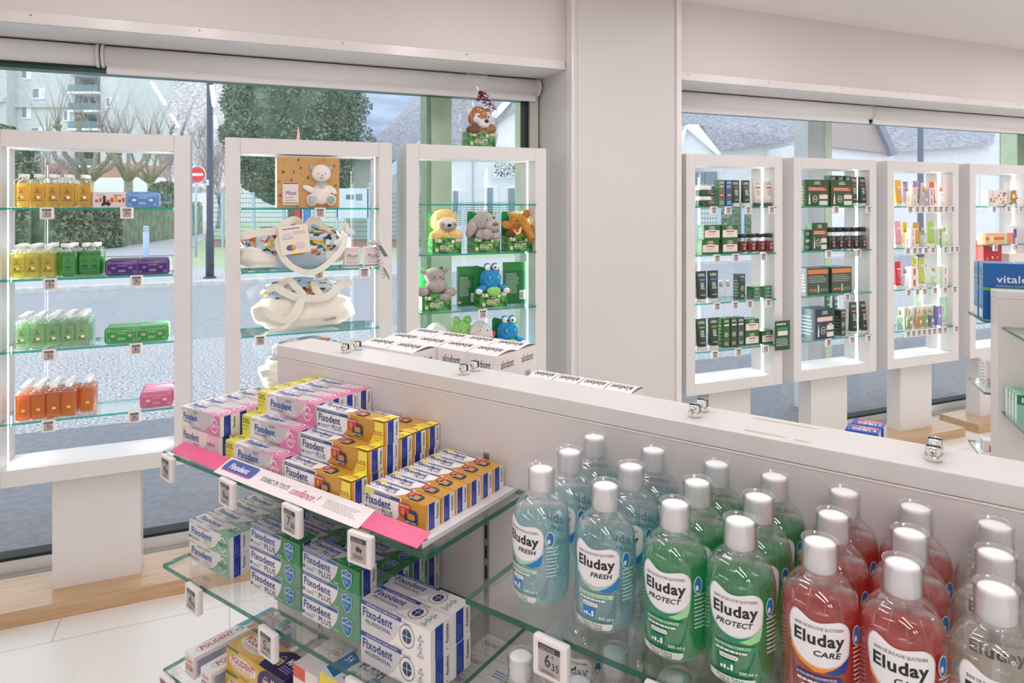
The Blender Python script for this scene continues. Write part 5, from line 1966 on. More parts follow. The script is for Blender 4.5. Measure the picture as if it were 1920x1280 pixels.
# ---- soap tins standing on edge
def tin(col, edge, inkc, motif, words):
    w, d, h = .121, .030, .064
    mb = MB()
    def ring(y, ins):
        pts = []
        r = .012
        W2, H2 = w / 2 - ins, h / 2 - ins
        for cx, cz_, a in ((W2 - r, -H2 + r, -90), (W2 - r, H2 - r, 0), (-W2 + r, H2 - r, 90), (-W2 + r, -H2 + r, 180)):
            for i in range(5):
                t = R(a + 90 * i / 4)
                pts.append((cx + r * math.cos(t), y, h / 2 + cz_ + r * math.sin(t)))
        return pts
    c1, c2 = ink(col, .25), ink(edge, .25)
    mb.rings([ring(-d / 2, .0015), ring(-d / 2 + .001, 0), ring(-.004, 0)], c1)
    mb.rings([ring(-.0038, .001), ring(d / 2 - .002, .001), ring(d / 2, .003)], c2)
    a = Art(mb, lambda u, v, k: (u - w / 2, -d / 2 - k, v), .00015)
    k = ink(inkc)
    for x0, y0, ww, hh in ((.006, .0055, .109, .0007), (.006, .0575, .109, .0007), (.006, .0055, .0008, .053), (.1142, .0055, .0008, .053)):
        a.rect(x0, y0, ww, hh, k)
    for sx in (.014, .107):
        for sz in (.013, .051):
            a.ring(sx, sz, .0055, .0055, .0011, k, n=10)
            a.ring(sx + (.004 if sx < .06 else -.004), sz, .0035, .0035, .001, k, n=8)
    a.text(words, .024, .046, .073, .0065, k, bold=.02)
    a.text('LAVANDE' if col == '#4a2a72' else ('VERVEINE' if col == '#3f9a52' else 'ROSE'), .044, .037, .033, .005, k, bold=.02)
    a.disc(.03, .03, .008, .0055, ink(motif), 9)
    a.disc(.091, .03, .008, .0055, ink(motif), 9)
    a.lines(.047, .012, .028, .011, 2, k, 5, .6)
    return mb.build('soap_tin')
tins = {'violet': tin('#4a2a72', '#9d8fb8', '#b9a3d0', '#8a6cb4', 'SAVON DE MARSEILLE'),
        'blue': tin('#5a8fd0', '#a8c6e8', '#cfe0f4', '#f4ead8', 'SAVON DE MARSEILLE'),
        'green': tin('#3f9a52', '#9ed8a4', '#b9e2a8', '#d8a8a8', 'SAVON DE MARSEILLE'),
        'pink': tin('#d0688f', '#efb4cb', '#f0b9cf', '#f6ccd8', 'SAVON DE MARSEILLE'),
        'white': None}
def wtin():
    w, d, h = .121, .030, .062
    def f(a, w, h):
        a.rrect(0, 0, w, h, .008, ink('#e2d8da'))
        for i, c in enumerate(('#c84a3a', '#e07a3a', '#2f3436', '#d84a3a', '#c8563a', '#e89a3a', '#b8402f', '#e0703a')):
            a.rect(w * (.06 + i * .112), h * .34, w * .085, h * (.18 + .12 * (i * 7 % 3)), ink(c))
        a.poly([(w * .22, h * .16), (w * .5, h * .16), (w * .52, h * .26), (w * .44, h * .36), (w * .3, h * .36)], ink('#2c2a2c'))
        a.disc(w * .28, h * .15, .004, .004, ink('#1a1a1a'), 8)
        a.disc(w * .45, h * .15, .004, .004, ink('#1a1a1a'), 8)
        a.lines(w * .1, h * .72, w * .3, h * .16, 2, ink('#b89aa0'), 3)
        a.lines(w * .58, h * .74, w * .34, h * .1, 1, ink('#c05a5a'), 8, .6)
    return carton('soap_tin', w, d, h, ink('#d6c8c8', .25), {'front': f})
tins['white'] = wtin()
def tin_row(kind, pxs, shelf, n, dy, colour, y0=3.17, lean=0):
    for i, px_ in enumerate(pxs):
        for j in range(n[i]):
            nm = 'flat soap tin in %s' % colour
            if len(pxs) > 1: nm += ', %s stack' % ('nearer' if i == 0 else 'farther')
            if n[i] > 1: nm += ', %s from the front' % ORD[j]
            place(tins[kind], W, wx(px_, y0) , y0 + dy * j, cz('c1', shelf) + .0, R(RD.uniform(-1.5, 1.5)), nm, 'soap tin', '%s soap tins' % colour)
tin_row('white', [208], 0, [1], .03, 'white with a city skyline and car')
tin_row('blue', [268], 0, [2], .033, 'sky blue')
tin_row('violet', [230, 287], 1, [4, 4], .032, 'violet')
tin_row('green', [229, 285], 2, [4, 4], .032, 'green')
tin_row('pink', [294], 3, [5], .032, 'pink')

# ---- canvas tote bags with printed lining
CANV = noise_mat('natural_canvas', (.80, .765, .67), (.84, .81, .72), 40, .9, 3)
PRN = noise_mat('sky_blue_lining', (.45, .56, .70), (.55, .64, .76), 12, .8)
ANIM = [ink('#e0a81c', .8), ink('#2c3334', .8), ink('#c85a26', .8), ink('#4a6a3a', .8), ink('#f0eee8', .8), ink('#8a7a2a', .8)]
def pillow(mb, cx, cz_, rx, ry, rz, m, seed, tilt=0, pinch=.25):
    bm = bmesh.new()
    bmesh.ops.create_uvsphere(bm, u_segments=40, v_segments=24, radius=1)
    for v in bm.verts:
        x, y, z = v.co
        # box the ends and flatten the base
        k = 1 + .16 * noise.noise(Vector((x * 2.3 + seed, y * 2, z * 2.6))) + .05 * noise.noise(Vector((x * 7, y * 7 + seed, z * 7)))
        x2 = math.copysign(abs(x) ** .6, x)
        z2 = math.copysign(abs(z) ** .6, z)
        if z > 0: z2 *= 1 - pinch * x2 * x2
        v.co = Vector((cx + rx * x2 * k, ry * y * k, cz_ + rz * max(-.92, z2) * k + tilt * x2 * rx))
    mb.bm(bm, m)
def lining(mb, cx, cz_, rx, ry, rz, seed, n=60):
    """gathered printed cloth with animal-coloured blots standing in relief"""
    bm = bmesh.new()
    bmesh.ops.create_uvsphere(bm, u_segments=36, v_segments=18, radius=1)
    def P(x, y, z, o=0):
        k = 1 + .2 * noise.noise(Vector((x * 3 + seed, y * 3, z * 3))) + o
        return Vector((cx + rx * math.copysign(abs(x) ** .8, x) * k, ry * y * k, cz_ + rz * z * k))
    for v in bm.verts: v.co = P(*v.co)
    mb.bm(bm, PRN)
    rd = random.Random(seed)
    for i in range(n):
        a, t = rd.uniform(-math.pi, 0), rd.uniform(-.35, 1.1)
        c = Vector((math.cos(a) * math.cos(t), math.sin(a) * math.cos(t), math.sin(t)))
        e1 = c.cross(Vector((0, 0, 1))).normalized()
        e2 = c.cross(e1).normalized()
        s1, s2 = rd.uniform(.05, .13) * .09 / rx * 1.6, rd.uniform(.05, .12)
        pts = []
        for j in range(9):
            q = 6.283 * j / 9
            rr_ = 1 + .45 * math.sin(3 * q + i)
            d = (c + e1 * s1 * math.cos(q) * rr_ + e2 * s2 * math.sin(q) * rr_).normalized()
            pts.append(P(d.x, d.y, d.z, .018))
        f = list(range(9))
        nn = (pts[3] - pts[0]).cross(pts[6] - pts[0])
        if nn.dot(pts[0] - Vector((cx, 0, cz_))) < 0: f = f[::-1]
        mb.add(pts, [tuple(f)], rd.choice(ANIM))
def bag(kind):
    e = empty('canvas_bag')
    if kind == 1:
        b = MB(); pillow(b, -.135, .060, .105, .074, .052, CANV, 3, -.03); pillow(b, .175, .085, .075, .072, .072, CANV, 8, .25); part(b, 'bag_body', e)
        b = MB(); lining(b, .02, .098, .225, .092, .098, 5, 150); part(b, 'printed_lining', e)
        hs = [([(-.235, -.03, .13), (-.225, -.07, .15), (-.15, -.08, .168), (-.08, -.085, .175), (-.05, -.085, .2), (-.005, -.07, .222), (.03, -.04, .2)], .03),
              ([(-.055, -.09, .17), (-.075, -.1, .12), (-.055, -.115, .06), (-.01, -.12, .012), (.06, -.12, -.012), (.13, -.115, .02), (.2, -.1, .09), (.22, -.08, .15)], .024),
              ([(.05, -.05, .19), (.08, -.06, .225), (.115, -.05, .2), (.14, -.04, .17)], .028),
              ([(.19, -.06, .17), (.222, -.07, .2), (.235, -.07, .165), (.262, -.07, .162)], .016)]
    else:
        s = 0 if kind == 2 else 2
        b = MB(); pillow(b, .01, .084, .212, .08, .086, CANV, 12 + s, .0, .30); part(b, 'bag_body', e)
        b = MB(); lining(b, .0, .165, .165, .070, .062, 9 + s, 90); part(b, 'printed_lining', e)
        hs = [([(-.155, -.05, .185), (-.12, -.075, .195), (-.08, -.085, .172), (-.03, -.095, .15), (.04, -.095, .142), (.1, -.09, .148), (.14, -.08, .175), (.19, -.06, .205), (.21, -.04, .18)], .030),
              ([(-.10, -.06, .205), (-.065, -.075, .225), (-.03, -.085, .19), (.0, -.09, .155)], .028),
              ([(.045, -.07, .215), (.05, -.085, .185), (.07, -.09, .15)], .028),
              ([(-.205, -.06, .09), (-.17, -.085, .1), (-.13, -.095, .07), (-.07, -.1, .055), (-.04, -.1, .09), (-.01, -.1, .145)], .030),
              ([(-.15, -.09, .012), (-.09, -.1, .02), (-.04, -.102, .06), (-.015, -.1, .10), (.0, -.098, .15)], .014)]
    for pts, wd in hs:
        b = MB()
        P_ = [Vector(p) for p in pts]
        sm = []
        for i in range(len(P_) - 1):      # Catmull-Rom through the given points
            p0, p1, p2, p3 = P_[max(i - 1, 0)], P_[i], P_[i + 1], P_[min(i + 2, len(P_) - 1)]
            for q in range(5):
                t = q / 5
                sm.append(.5 * ((2 * p1) + (-p0 + p2) * t + (2 * p0 - 5 * p1 + 4 * p2 - p3) * t * t + (-p0 + 3 * p1 - 3 * p2 + p3) * t ** 3))
        sm.append(P_[-1])
        n = len(sm)
        sides = []
        for i in range(n):
            d = (sm[min(i + 1, n - 1)] - sm[max(i - 1, 0)]).normalized()
            s_ = d.cross(Vector((0, 1, .15)))
            sides.append(s_ if s_.length > .05 else Vector((1, 0, 0)))
        b.ribbon(sm, wd * 1.1, .0022, CANV, sides, smooth=False)
        part(b, 'bag_strap', e)
    if kind == 1:
        b = MB()
        Tm = lambda u, v, k: (-.062 + u * .97 - v * .1, -.125 - k + v * .22, .068 + v * .96 + u * .12)
        a = Art(b, Tm, .0002)
        a.rect(0, 0, .128, .128, ink('#e6d9c8'))
        a.lines(.02, .108, .09, .01, 1, ink('#5a5a86'), 3, .5)
        a.lines(.06, .086, .06, .014, 2, ink('#9a94a8'), 4, .4)
        a.lines(.012, .066, .05, .016, 2, ink('#9a94a8'), 6, .4)
        a.disc(.03, .082, .02, .012, ink('#c8c8dc'), 12); a.disc(.045, .028, .022, .014, ink('#8a6a4a'), 9); a.disc(.085, .034, .024, .015, ink('#d2c6cc'), 9)
        a.disc(.035, .028, .008, .012, ink('#3f5a8a'), 6); a.disc(.056, .03, .008, .012, ink('#d8a83a'), 6)
        part(b, 'card_label', e)
    else:
        b = MB()
        a = Art(b, lambda u, v, k: (.085 + u, -.0845 - k - u * -.18, .034 + v + u * .12), .0003)
        a.text('mustela', 0, 0, .055, .014, ink('#3a4468'), bold=.01)
        part(b, 'printed_name', e)
    return e
place(bag(1), W, wx(552, 3.20), 3.235, cz('c2', 1), 0, 'cream canvas bag with blue animal print lining and a card, on the second shelf', 'bag', 'cream canvas bags')
place(bag(2), W, wx(568, 3.20), 3.235, cz('c2', 2) + .004, 0, 'cream canvas bag with knotted straps on the third shelf', 'bag', 'cream canvas bags')
place(bag(3), W, wx(580, 3.20), 3.235, cz('c2', 3) + .004, 0, 'cream canvas bag half hidden by the gondola, lowest of the bags', 'bag', 'cream canvas bags')

# ---- bear gift box
def bear_box():
    w, d, h = .268, .11, .226
    e = empty('gift_box')
    b = MB(); b.bevbox(-w / 2, w / 2, -d / 2, d / 2, 0, h, ink('#c89a62', .6), .002)
    a = Art(b, lambda u, v, k: (u - w / 2, -d / 2 - k, v), .0002)
    rd = random.Random(2)
    spots = [(.03, .21, '#d08a2c'), (.09, .213, '#3f5a3a'), (.10, .178, '#4a3a7a'), (.025, .158, '#3f5a3a'), (.07, .16, '#8a6a3a'), (.1, .15, '#d08a2c'), (.13, .135, '#3f6a3a'), (.06, .122, '#c84a2a'), (.008, .115, '#3f5a3a'), (.012, .055, '#7a3a5a'), (.245, .19, '#c84a3a'), (.20, .213, '#c84a3a'), (.25, .1, '#3f6a3a'), (.247, .035, '#d08a2c'), (.083, .008, '#4f6a3a'), (.21, .01, '#c84a2a'), (.178, .208, '#d08a2c'), (.01, .03, '#3f5a3a')]
    for i, (u, v, c) in enumerate(spots):
        if i % 3 == 0:
            for k in range(4): a.disc(u + .004 * math.cos(k * 1.57), v + .004 * math.sin(k * 1.57), .003, .003, ink(c), 6)
        elif i % 3 == 1: a.disc(u, v, .0035, .008, ink(c), 8)
        else:
            for k in range(7):
                t = k * .9
                a.poly([(u, v), (u + .009 * math.cos(t), v + .009 * math.sin(t)), (u + .005 * math.cos(t + .4), v + .005 * math.sin(t + .4))], ink(c))
    part(b, 'carton', e)
    b = MB(); b.bevbox(-w / 2 - .0006, -w / 2 - .0001, -d / 2, d / 2, 0, h, ink('#ece4d0'), .0002); part(b, 'side_panel', e)
    CR = noise_mat('cream_plush', (.80, .74, .68), (.86, .80, .75), 80, .95)
    GRY = noise_mat('leafy_print_plush', (.30, .38, .34), (.45, .52, .55), 30, .9)
    t = MB()
    def E(x, z, rx, rz, m=CR, y=-.058, ry=None, rot=None): t.ell((x, y, z), (rx, ry or min(rx, rz) * .55, rz), m, 3, rot=rot)
    from mathutils import Euler
    cx = .052
    E(cx - .036, .178, .014, .014, GRY); E(cx + .038, .178, .014, .014, GRY)
    E(cx + .001, .154, .042, .040, CR, -.064)
    E(cx + .002, .062, .042, .048, CR, -.060)
    E(cx - .046, .082, .036, .014, CR, -.062, rot=Euler((0, R(24), 0)))
    E(cx + .045, .082, .030, .014, CR, -.062, rot=Euler((0, R(38), 0)))
    E(cx - .04, .036, .024, .027, CR, -.068); E(cx + .042, .036, .022, .026, CR, -.068)
    E(cx - .04, .036, .018, .021, GRY, -.078, .008); E(cx + .042, .036, .017, .020, GRY, -.078, .008)
    t.ell((cx + .001, -.086, .140), (.010, .006, .007), CR, 2)
    t.ell((cx + .001, -.092, .143), (.004, .002, .003), ink('#6a5a56'), 2)
    for s in (-1, 1): t.ell((cx + .001 + s * .014, -.0865, .152), (.0022, .0015, .0026), ink('#3a3434'), 2)
    t.tube([(cx - .010, -.088, .134), (cx, -.0895, .130), (cx + .011, -.088, .134)], .0007, ink('#6a5a56'), 4)
    t.add([(cx - .03, -.083, .112), (cx + .03, -.083, .112), (cx, -.088, .088)], [(0, 2, 1)], GRY)
    part(t, 'plush_bear', e)
    b = MB()
    b.bevbox(-.112, -.044, -.063, -.052, .012, .112, ink('#e4d6d2'), .004)
    a = Art(b, lambda u, v, k: (-.112 + u, -.0632 - k, .012 + v), .0002)
    a.rect(.003, .094, .062, .004, ink('#3a3440')); a.rect(.003, .008, .062, .003, ink('#4a4a5a'))
    a.text('Musti', .014, .045, .042, .018, ink('#3a3440'), shear=.2)
    a.rect(.012, .02, .044, .003, ink('#9ab07a')); a.lines(.012, .03, .044, .008, 1, ink('#b4a8a8'), 4, .5)
    part(b, 'window_card', e)
    return e
place(bear_box(), W, wx(577, 3.185), 3.20, cz('c2', 0), 0, 'kraft gift box with a cream plush bear in its window, top shelf', 'gift box')
def musti(rib):
    e = empty('perfume_box')
    b = MB(); b.bevbox(-.035, .035, -.022, .022, 0, .092, ink('#e0d4d4'), .001)
    a = Art(b, lambda u, v, k: (-.035 + u, -.022 - k, v), .0002)
    a.text('Musti', .012, .044, .046, .018, ink('#2f2c34'), shear=.2)
    a.rect(.012, .022, .046, .003, ink('#9ab07a')); a.rect(.0, .007, .07, .003, ink('#3f3f52'))
    a.lines(.012, .034, .046, .006, 1, ink('#a49a9e'), 4, .5)
    for k in range(10): a.disc(.008 + k * .006, .078 + .006 * math.sin(k * 2), .0015, .0015, ink(('#c89a4a', '#8a9a6a', '#c87a7a')[k % 3]), 5)
    part(b, 'box', e)
    if rib:
        SIL, DG = mat('silver_ribbon', (.75, .72, .68), .25, .8), mat('dark_green_ribbon', (.03, .16, .10), .3)
        for k, (m, x0, L, tw) in enumerate(((SIL, .02, .15, 9), (DG, .03, .05, 5), (DG, .045, .21, 1.2), (SIL, -.02, .03, 6), (SIL, .0, .03, 7))):
            pts = []
            n = 50
            for i in range(n):
                q = i / n
                pts.append((x0 + .012 * math.cos(q * tw * 6.28) * min(1, q * 5) + .03 * q, -.028 + .012 * math.sin(q * tw * 6.28), .10 - (q * L if L > .04 else -.02 * math.sin(q * 3.14))))
            b = MB(); b.ribbon(pts, .006, .0004, m, (0, .4, 1)); part(b, 'curled_ribbon', e)
    return e
place(musti(0), W, wx(659, 3.18), 3.185, cz('c2', 1), 0, 'small cream box beside the printed bag', 'perfume box')
place(musti(1), W, wx(697, 3.18), 3.185, cz('c2', 1), 0, 'small cream box tied with curled silver and green ribbon', 'perfume box')

# ---- plush toys in green hot water bottle boxes
def toy_box(e, w=.147, h=.078, d=.085, card=True, cardh=.205, cx=0):
    JG = noise_mat('jungle_green_print', (.008, .06, .012), (.09, .40, .07), 55, .4, 5, pos=(.4, .6)) if 'jungle_green_print' not in MAT else MAT['jungle_green_print']
    b = MB()
    x0, x1 = cx - w / 2, cx + w / 2
    for q in ((x0, x1, -d / 2, -d / 2 + .0015, 0, h), (x0, x0 + .0015, -d / 2, d / 2, 0, h), (x1 - .0015, x1, -d / 2, d / 2, 0, h), (x0, x1, -d / 2, d / 2, 0, .0015)):
        b.box(*q, JG)
    a = Art(b, lambda u, v, k: (x0 + u, -d / 2 - k, v), .0002)
    a.text('BOUILLOTTE', w * .27, h * .24, w * .46, h * .27, ink('#ece8d4'), bold=.03)
    a.text('PELUCHE', w * .42, h * .56, w * .16, h * .09, ink('#ece8d4'), bold=.02)
    a.rect(w * .3, h * .16, w * .4, h * .03, ink('#d9dcb8'))
    a.disc(w * .12, h * .84, .006, .006, ink('#dfeadf'), 10)
    a.rect(w * .05, h * .7, w * .13, h * .03, ink('#dfeadf'))
    a.rect(w * .8, h * .72, w * .18, h * .22, ink('#e8c6c8'))
    for fx, fy in ((.24, .78), (.7, .72), (.14, .2)):
        for k in range(5):
            t = k * 1.2566
            a.disc(w * fx + .0055 * math.cos(t), h * fy + .0055 * math.sin(t), .0042, .0042, ink('#f2edcc'), 7)
        a.disc(w * fx, h * fy, .003, .003, ink('#e8b83a'), 7)
    for k in range(6):
        fx = .1 + .15 * k
        a.poly([(w * fx, h * .02), (w * fx + .008, h * .3), (w * fx + .003, h * .02)], ink('#4fae3a'))
    part(b, 'open_box', e)
    if card:
        b = MB()
        CG = ink('#2c8a4a')
        x0c, x1c = x0, x1 - .01
        n = 10
        top = [(x0c, 0), (x1c, 0)]
        pts = [(x0c, 0), (x1c, 0), (x1c, cardh - .012), (x1c - .012, cardh)] + [(x1c - .012 - (x1c - x0c - .024) * i / n, cardh - .012 * math.sin(math.pi * i / n)) for i in range(1, n)] + [(x0c + .012, cardh), (x0c, cardh - .012)]
        b.rings([[(p[0], y, p[1]) for p in pts] for y in (d / 2 - .0014, d / 2)], CG, smooth=False)
        part(b, 'backing_card', e)
def eyes(b, c, dx, y, z, r=.0065, white=True):
    for s in (-1, 1):
        b.ell((c + s * dx, y, z), (r, r * .5, r), ink('#f2f0ea') if white else ink('#101010'), 2)
        b.ell((c + s * dx, y - r * .4, z), (r * .72, r * .35, r * .72), ink('#0c0c0e', .15), 2)
def fur(name, c1, c2): return noise_mat(name, c1, c2, 90, .95, 4, bump=.35) if name not in MAT else MAT[name]
from mathutils import Euler
def plush(kind):
    e = empty('plush_toy')
    b = MB()
    def E(x, y, z, rx, ry, rz, m, f=.05, rot=None, sub=3): b.ell((x, y, z), (rx, ry, rz), m, sub, rot=Euler(rot) if rot else None, fuzz=f, fs=110, seed=x * 50 + z)
    if kind == 'sloth':
        Y = fur('yellow_plush', (.74, .48, .16), (.90, .66, .28)); F = fur('cream_face_plush', (.78, .66, .56), (.84, .73, .64)); Gy = fur('grey_patch_plush', (.34, .32, .33), (.42, .40, .40))
        E(0, .01, .155, .068, .05, .062, Y, .10); E(0, .0, .085, .052, .045, .04, Y, .08)
        E(.004, -.032, .142, .050, .022, .036, F, .02)
        for s in (-1, 1): E(.004 + s * .030, -.047, .138, .016, .010, .017, Gy, .02, (0, s * R(25), 0))
        E(.006, -.050, .125, .030, .014, .016, Gy, .02)
        b.ell((.006, -.064, .137), (.010, .006, .0085), ink('#141416', .2), 2)
        eyes(b, .004, .031, -.057, .142, .0065)
        b.tube([(-.010, -.062, .120), (.006, -.066, .117), (.022, -.062, .121)], .0009, ink('#2a2626'), 4)
        for s in (-1, 1): E(s * .045, -.03, .092, .042, .026, .026, Y, .08, (0, s * R(18), 0))
        for k in range(5): b.ell((.018 + .012 * (k - 1), -.055, .078 + .008 * ((k * 3) % 3)), (.0035, .004, .005), ink('#eee2da'), 1)
    elif kind == 'dog':
        Gy = fur('grey_plush', (.36, .32, .30), (.54, .49, .46))
        E(.0, .0, .150, .056, .05, .055, Gy, .10); E(.0, .0, .085, .05, .045, .045, Gy, .1)
        E(.028, -.045, .130, .042, .034, .032, Gy, .08)
        b.ell((.034, -.079, .140), (.015, .008, .010), ink('#9a5a2a', .6), 2)
        E(-.066, -.01, .120, .028, .022, .055, Gy, .1, (0, R(20), 0)); E(.066, .01, .135, .020, .018, .052, Gy, .1, (0, R(-20), 0))
        b.ell((-.002, -.052, .163), (.006, .004, .006), ink('#f2f0ea'), 2); b.ell((-.002, -.056, .163), (.0045, .003, .0045), ink('#0c0c0e', .15), 2)
        b.ell((.036, -.050, .171), (.005, .004, .006), ink('#0c0c0e', .15), 2)
        E(-.005, -.058, .090, .030, .024, .027, Gy, .1); E(.045, -.05, .082, .03, .02, .02, Gy, .1); E(-.03, -.045, .085, .03, .02, .02, Gy, .1)
    elif kind == 'mammoth':
        B_ = fur('rust_plush', (.46, .18, .03), (.66, .32, .07)); T_ = fur('tuft_plush', (.62, .36, .10), (.80, .55, .22)); Iv = ink('#ece2d0', .6)
        E(.0, .0, .145, .048, .045, .05, B_, .06); E(.0, .0, .088, .055, .045, .04, B_, .06)
        E(-.012, .005, .182, .036, .03, .022, T_, .3)
        E(-.060, -.01, .130, .034, .010, .022, B_, .04, (0, R(20), 0)); E(.048, .0, .185, .022, .010, .030, B_, .04, (0, R(25), 0))
        b.tube([(.008, -.045, .160), (.016, -.068, .130), (.030, -.078, .095), (.045, -.082, .065), (.038, -.088, .052)], .026, B_, 14, r2=.013)
        for pts in ([(-.004, -.055, .120), (-.018, -.068, .094), (-.034, -.070, .088), (-.046, -.066, .104)], [(.048, -.040, .175), (.062, -.050, .150), (.054, -.058, .135), (.040, -.056, .138)]):
            b.tube(pts, .0075, Iv, 10, r2=.003)
        for x in (-.022, .012): b.ell((x, -.046, .162 + x * .3), (.0035, .003, .0045), ink('#0c0c0e', .15), 2)
        E(.062, -.02, .095, .026, .025, .034, B_, .06); E(-.052, -.03, .088, .03, .02, .018, fur('dark_brown_plush', (.12, .05, .03), (.2, .09, .05)), .06)
    elif kind == 'hippo':
        Gy = fur('warm_grey_plush', (.34, .31, .28), (.44, .40, .37))
        E(0, .0, .165, .050, .045, .040, Gy, .03); E(.004, -.020, .118, .054, .044, .036, Gy, .03); E(0, .01, .08, .055, .04, .04, Gy, .03)
        for s in (-1, 1): E(s * .056, .0, .188 + s * .004, .018, .010, .014, Gy, .03, (0, s * R(-25), 0))
        eyes(b, .004, .014, -.040, .163, .0062)
        for s in (-1, 1): E(s * .070, -.03, .085 + .008 * (s < 0), .034, .026, .024, Gy, .04)
        E(.04, -.04, .062, .03, .02, .02, Gy, .04)
    elif kind in ('croc', 'croc2'):
        Bl = fur('bright_blue_plush', (.015, .20, .44), (.03, .34, .66)); Gn = fur('lime_plush', (.22, .55, .12), (.40, .74, .24)); Wh = fur('white_plush', (.78, .74, .73), (.88, .85, .84))
        E(0, .0, .135, .056, .050, .058, Bl, .07); E(0, .0, .08, .05, .042, .04, Bl, .07)
        E(.004, -.036, .078, .038, .02, .026, Gn, .06)
        for s in (-1, 1):
            b.ell((s * .020, -.018, .198), (.017, .014, .017), ink('#f4f2ee', .4), 3)
            b.ell((s * .012 + .002, -.033, .198), (.005, .003, .006), ink('#0c0c0e', .15), 2)
            E(s * .020, -.008, .202, .019, .014, .018, Bl, .04)
            E(s * .062, -.025, .090, .032, .022, .018, Bl, .07, (0, s * R(28), 0))
            E(s * .074 - .004, -.045, .082, .018, .014, .014, Wh, .05)
            b.ell((s * .022, -.050, .150), (.004, .003, .009), ink('#8ed0c0', .8), 2)
    elif kind == 'redpanda':
        Rb = fur('chestnut_plush', (.32, .11, .03), (.52, .21, .07)); Wh = fur('white_plush', (.78, .74, .73), (.88, .85, .84)); Db = fur('dark_brown_plush', (.12, .05, .03), (.2, .09, .05))
        E(0, .0, .150, .056, .05, .058, Rb, .06); E(0, .0, .085, .05, .045, .045, Rb, .06)
        E(.010, -.045, .118, .032, .028, .024, Wh, .08); E(-.022, -.038, .138, .020, .014, .020, Wh, .08); E(.042, -.036, .142, .018, .014, .020, Wh, .08)
        E(-.020, -.040, .158, .014, .009, .010, Wh, .1); E(.036, -.040, .168, .012, .009, .010, Wh, .1)
        E(-.048, .0, .178, .020, .014, .022, Wh, .08); E(.050, .0, .182, .016, .012, .02, Rb, .08)
        b.ell((.016, -.073, .126), (.012, .007, .010), ink('#2c2a2a', .3), 2)
        for x in (-.018, .036): b.ell((x, -.052, .150), (.0045, .004, .005), ink('#0c0c0e', .15), 2)
        E(-.04, -.03, .085, .036, .03, .024, Db, .06); E(.05, -.035, .092, .03, .024, .026, fur('brown_plush', (.26, .13, .06), (.38, .2, .1)), .06)
    else:
        cols_ = {'white': ((.74, .72, .70), (.86, .84, .82)), 'frog': ((.20, .50, .12), (.42, .74, .26)), 'pinkish': ((.62, .56, .55), (.80, .75, .74)), 'tan': ((.38, .28, .14), (.54, .42, .24))}[kind]
        M_ = fur(kind + '_plush_fur', *cols_)
        E(0, .0, .150, .056, .05, .055, M_, .08); E(0, .0, .085, .052, .045, .045, M_, .08)
        if kind == 'frog':
            for s in (-1, 1): E(s * .03, -.005, .205, .022, .018, .022, M_, .08)
        if kind == 'pinkish':
            E(.035, -.03, .14, .03, .02, .02, M_, .08); b.ell((.055, -.045, .145), (.008, .006, .012), ink('#c8404a', .6), 2)
        for s in (-1, 1): E(s * .055, -.03, .09, .032, .024, .022, M_, .08)
        eyes(b, 0, .02, -.048, .165, .005)
    part(b, 'plush_body', e)
    return e
def toy(kind, px, y, shelf, label, card=True, rz=0, cardh=.205):
    e = plush(kind)
    toy_box(e, card=card, cardh=cardh)
    return place(e, W, wx(px, y - .04), y, cz('c3', shelf), R(rz), label, 'plush toy', 'plush toys in printed boxes')
toy('sloth', 838, 3.23, 1, 'yellow plush sloth sitting in a green printed box')
toy('dog', 912, 3.23, 1, 'grey plush dog sitting in a green printed box')
toy('mammoth', 976, 3.23, 1, 'rust brown plush mammoth with white tusks in a green box')
toy('hippo', 819, 3.225, 2, 'grey plush hippopotamus sitting in a green printed box')
toy('croc', 925, 3.215, 2, 'blue plush crocodile with bulging eyes in a green printed box')
def card_back(name, px, y, rz, w, lab, hh=.20):
    def f(a, w_, h_):
        a.rect(0, 0, w_, h_, ink('#1f6a3c'))
        a.rect(0, h_ * .8, w_, h_ * .2, ink('#2f8a44'))
        a.lines(w_ * .05, h_ * .25, w_ * .6, h_ * .5, 16, ink('#c4dcc8'), 3, .35)
        a.rect(w_ * .66, h_ * .1, w_ * .26, h_ * .22, ink('#e6ece8'))
        for k in range(8): a.rect(w_ * (.68 + k * .028), h_ * .12, w_ * .013, h_ * .16, ink('#3a3a3a'))
        a.disc(w_ * .06, h_ * .1, .008, .006, ink('#ead87a'), 7)
    o = carton('toy_backing_card', w, .03, hh, ink('#2c8a4a'), {'front': f})
    return place(o, W, wx(px, y - .02), y, cz('c3', 2), R(rz), lab, 'card box')
card_back('a', 878, 3.275, 0, .10, 'green card box seen from its text side, between hippopotamus and crocodile')
card_back('b', 968, 3.262, 0, .125, 'green card box with barcode on its back, beside the crocodile', .215)
toy('white', 822, 3.24, 3, 'white plush toy whose head shows over the white rinse boxes', rz=8, cardh=.17)
toy('frog', 870, 3.265, 3, 'lime green plush frog behind the white rinse boxes', rz=0, card=False)
toy('pinkish', 906, 3.205, 3, 'pale pink grey plush toy behind the white rinse boxes', card=False)
toy('croc2', 958, 3.235, 3, 'small blue plush crocodile leaning behind the white rinse boxes', rz=-5)
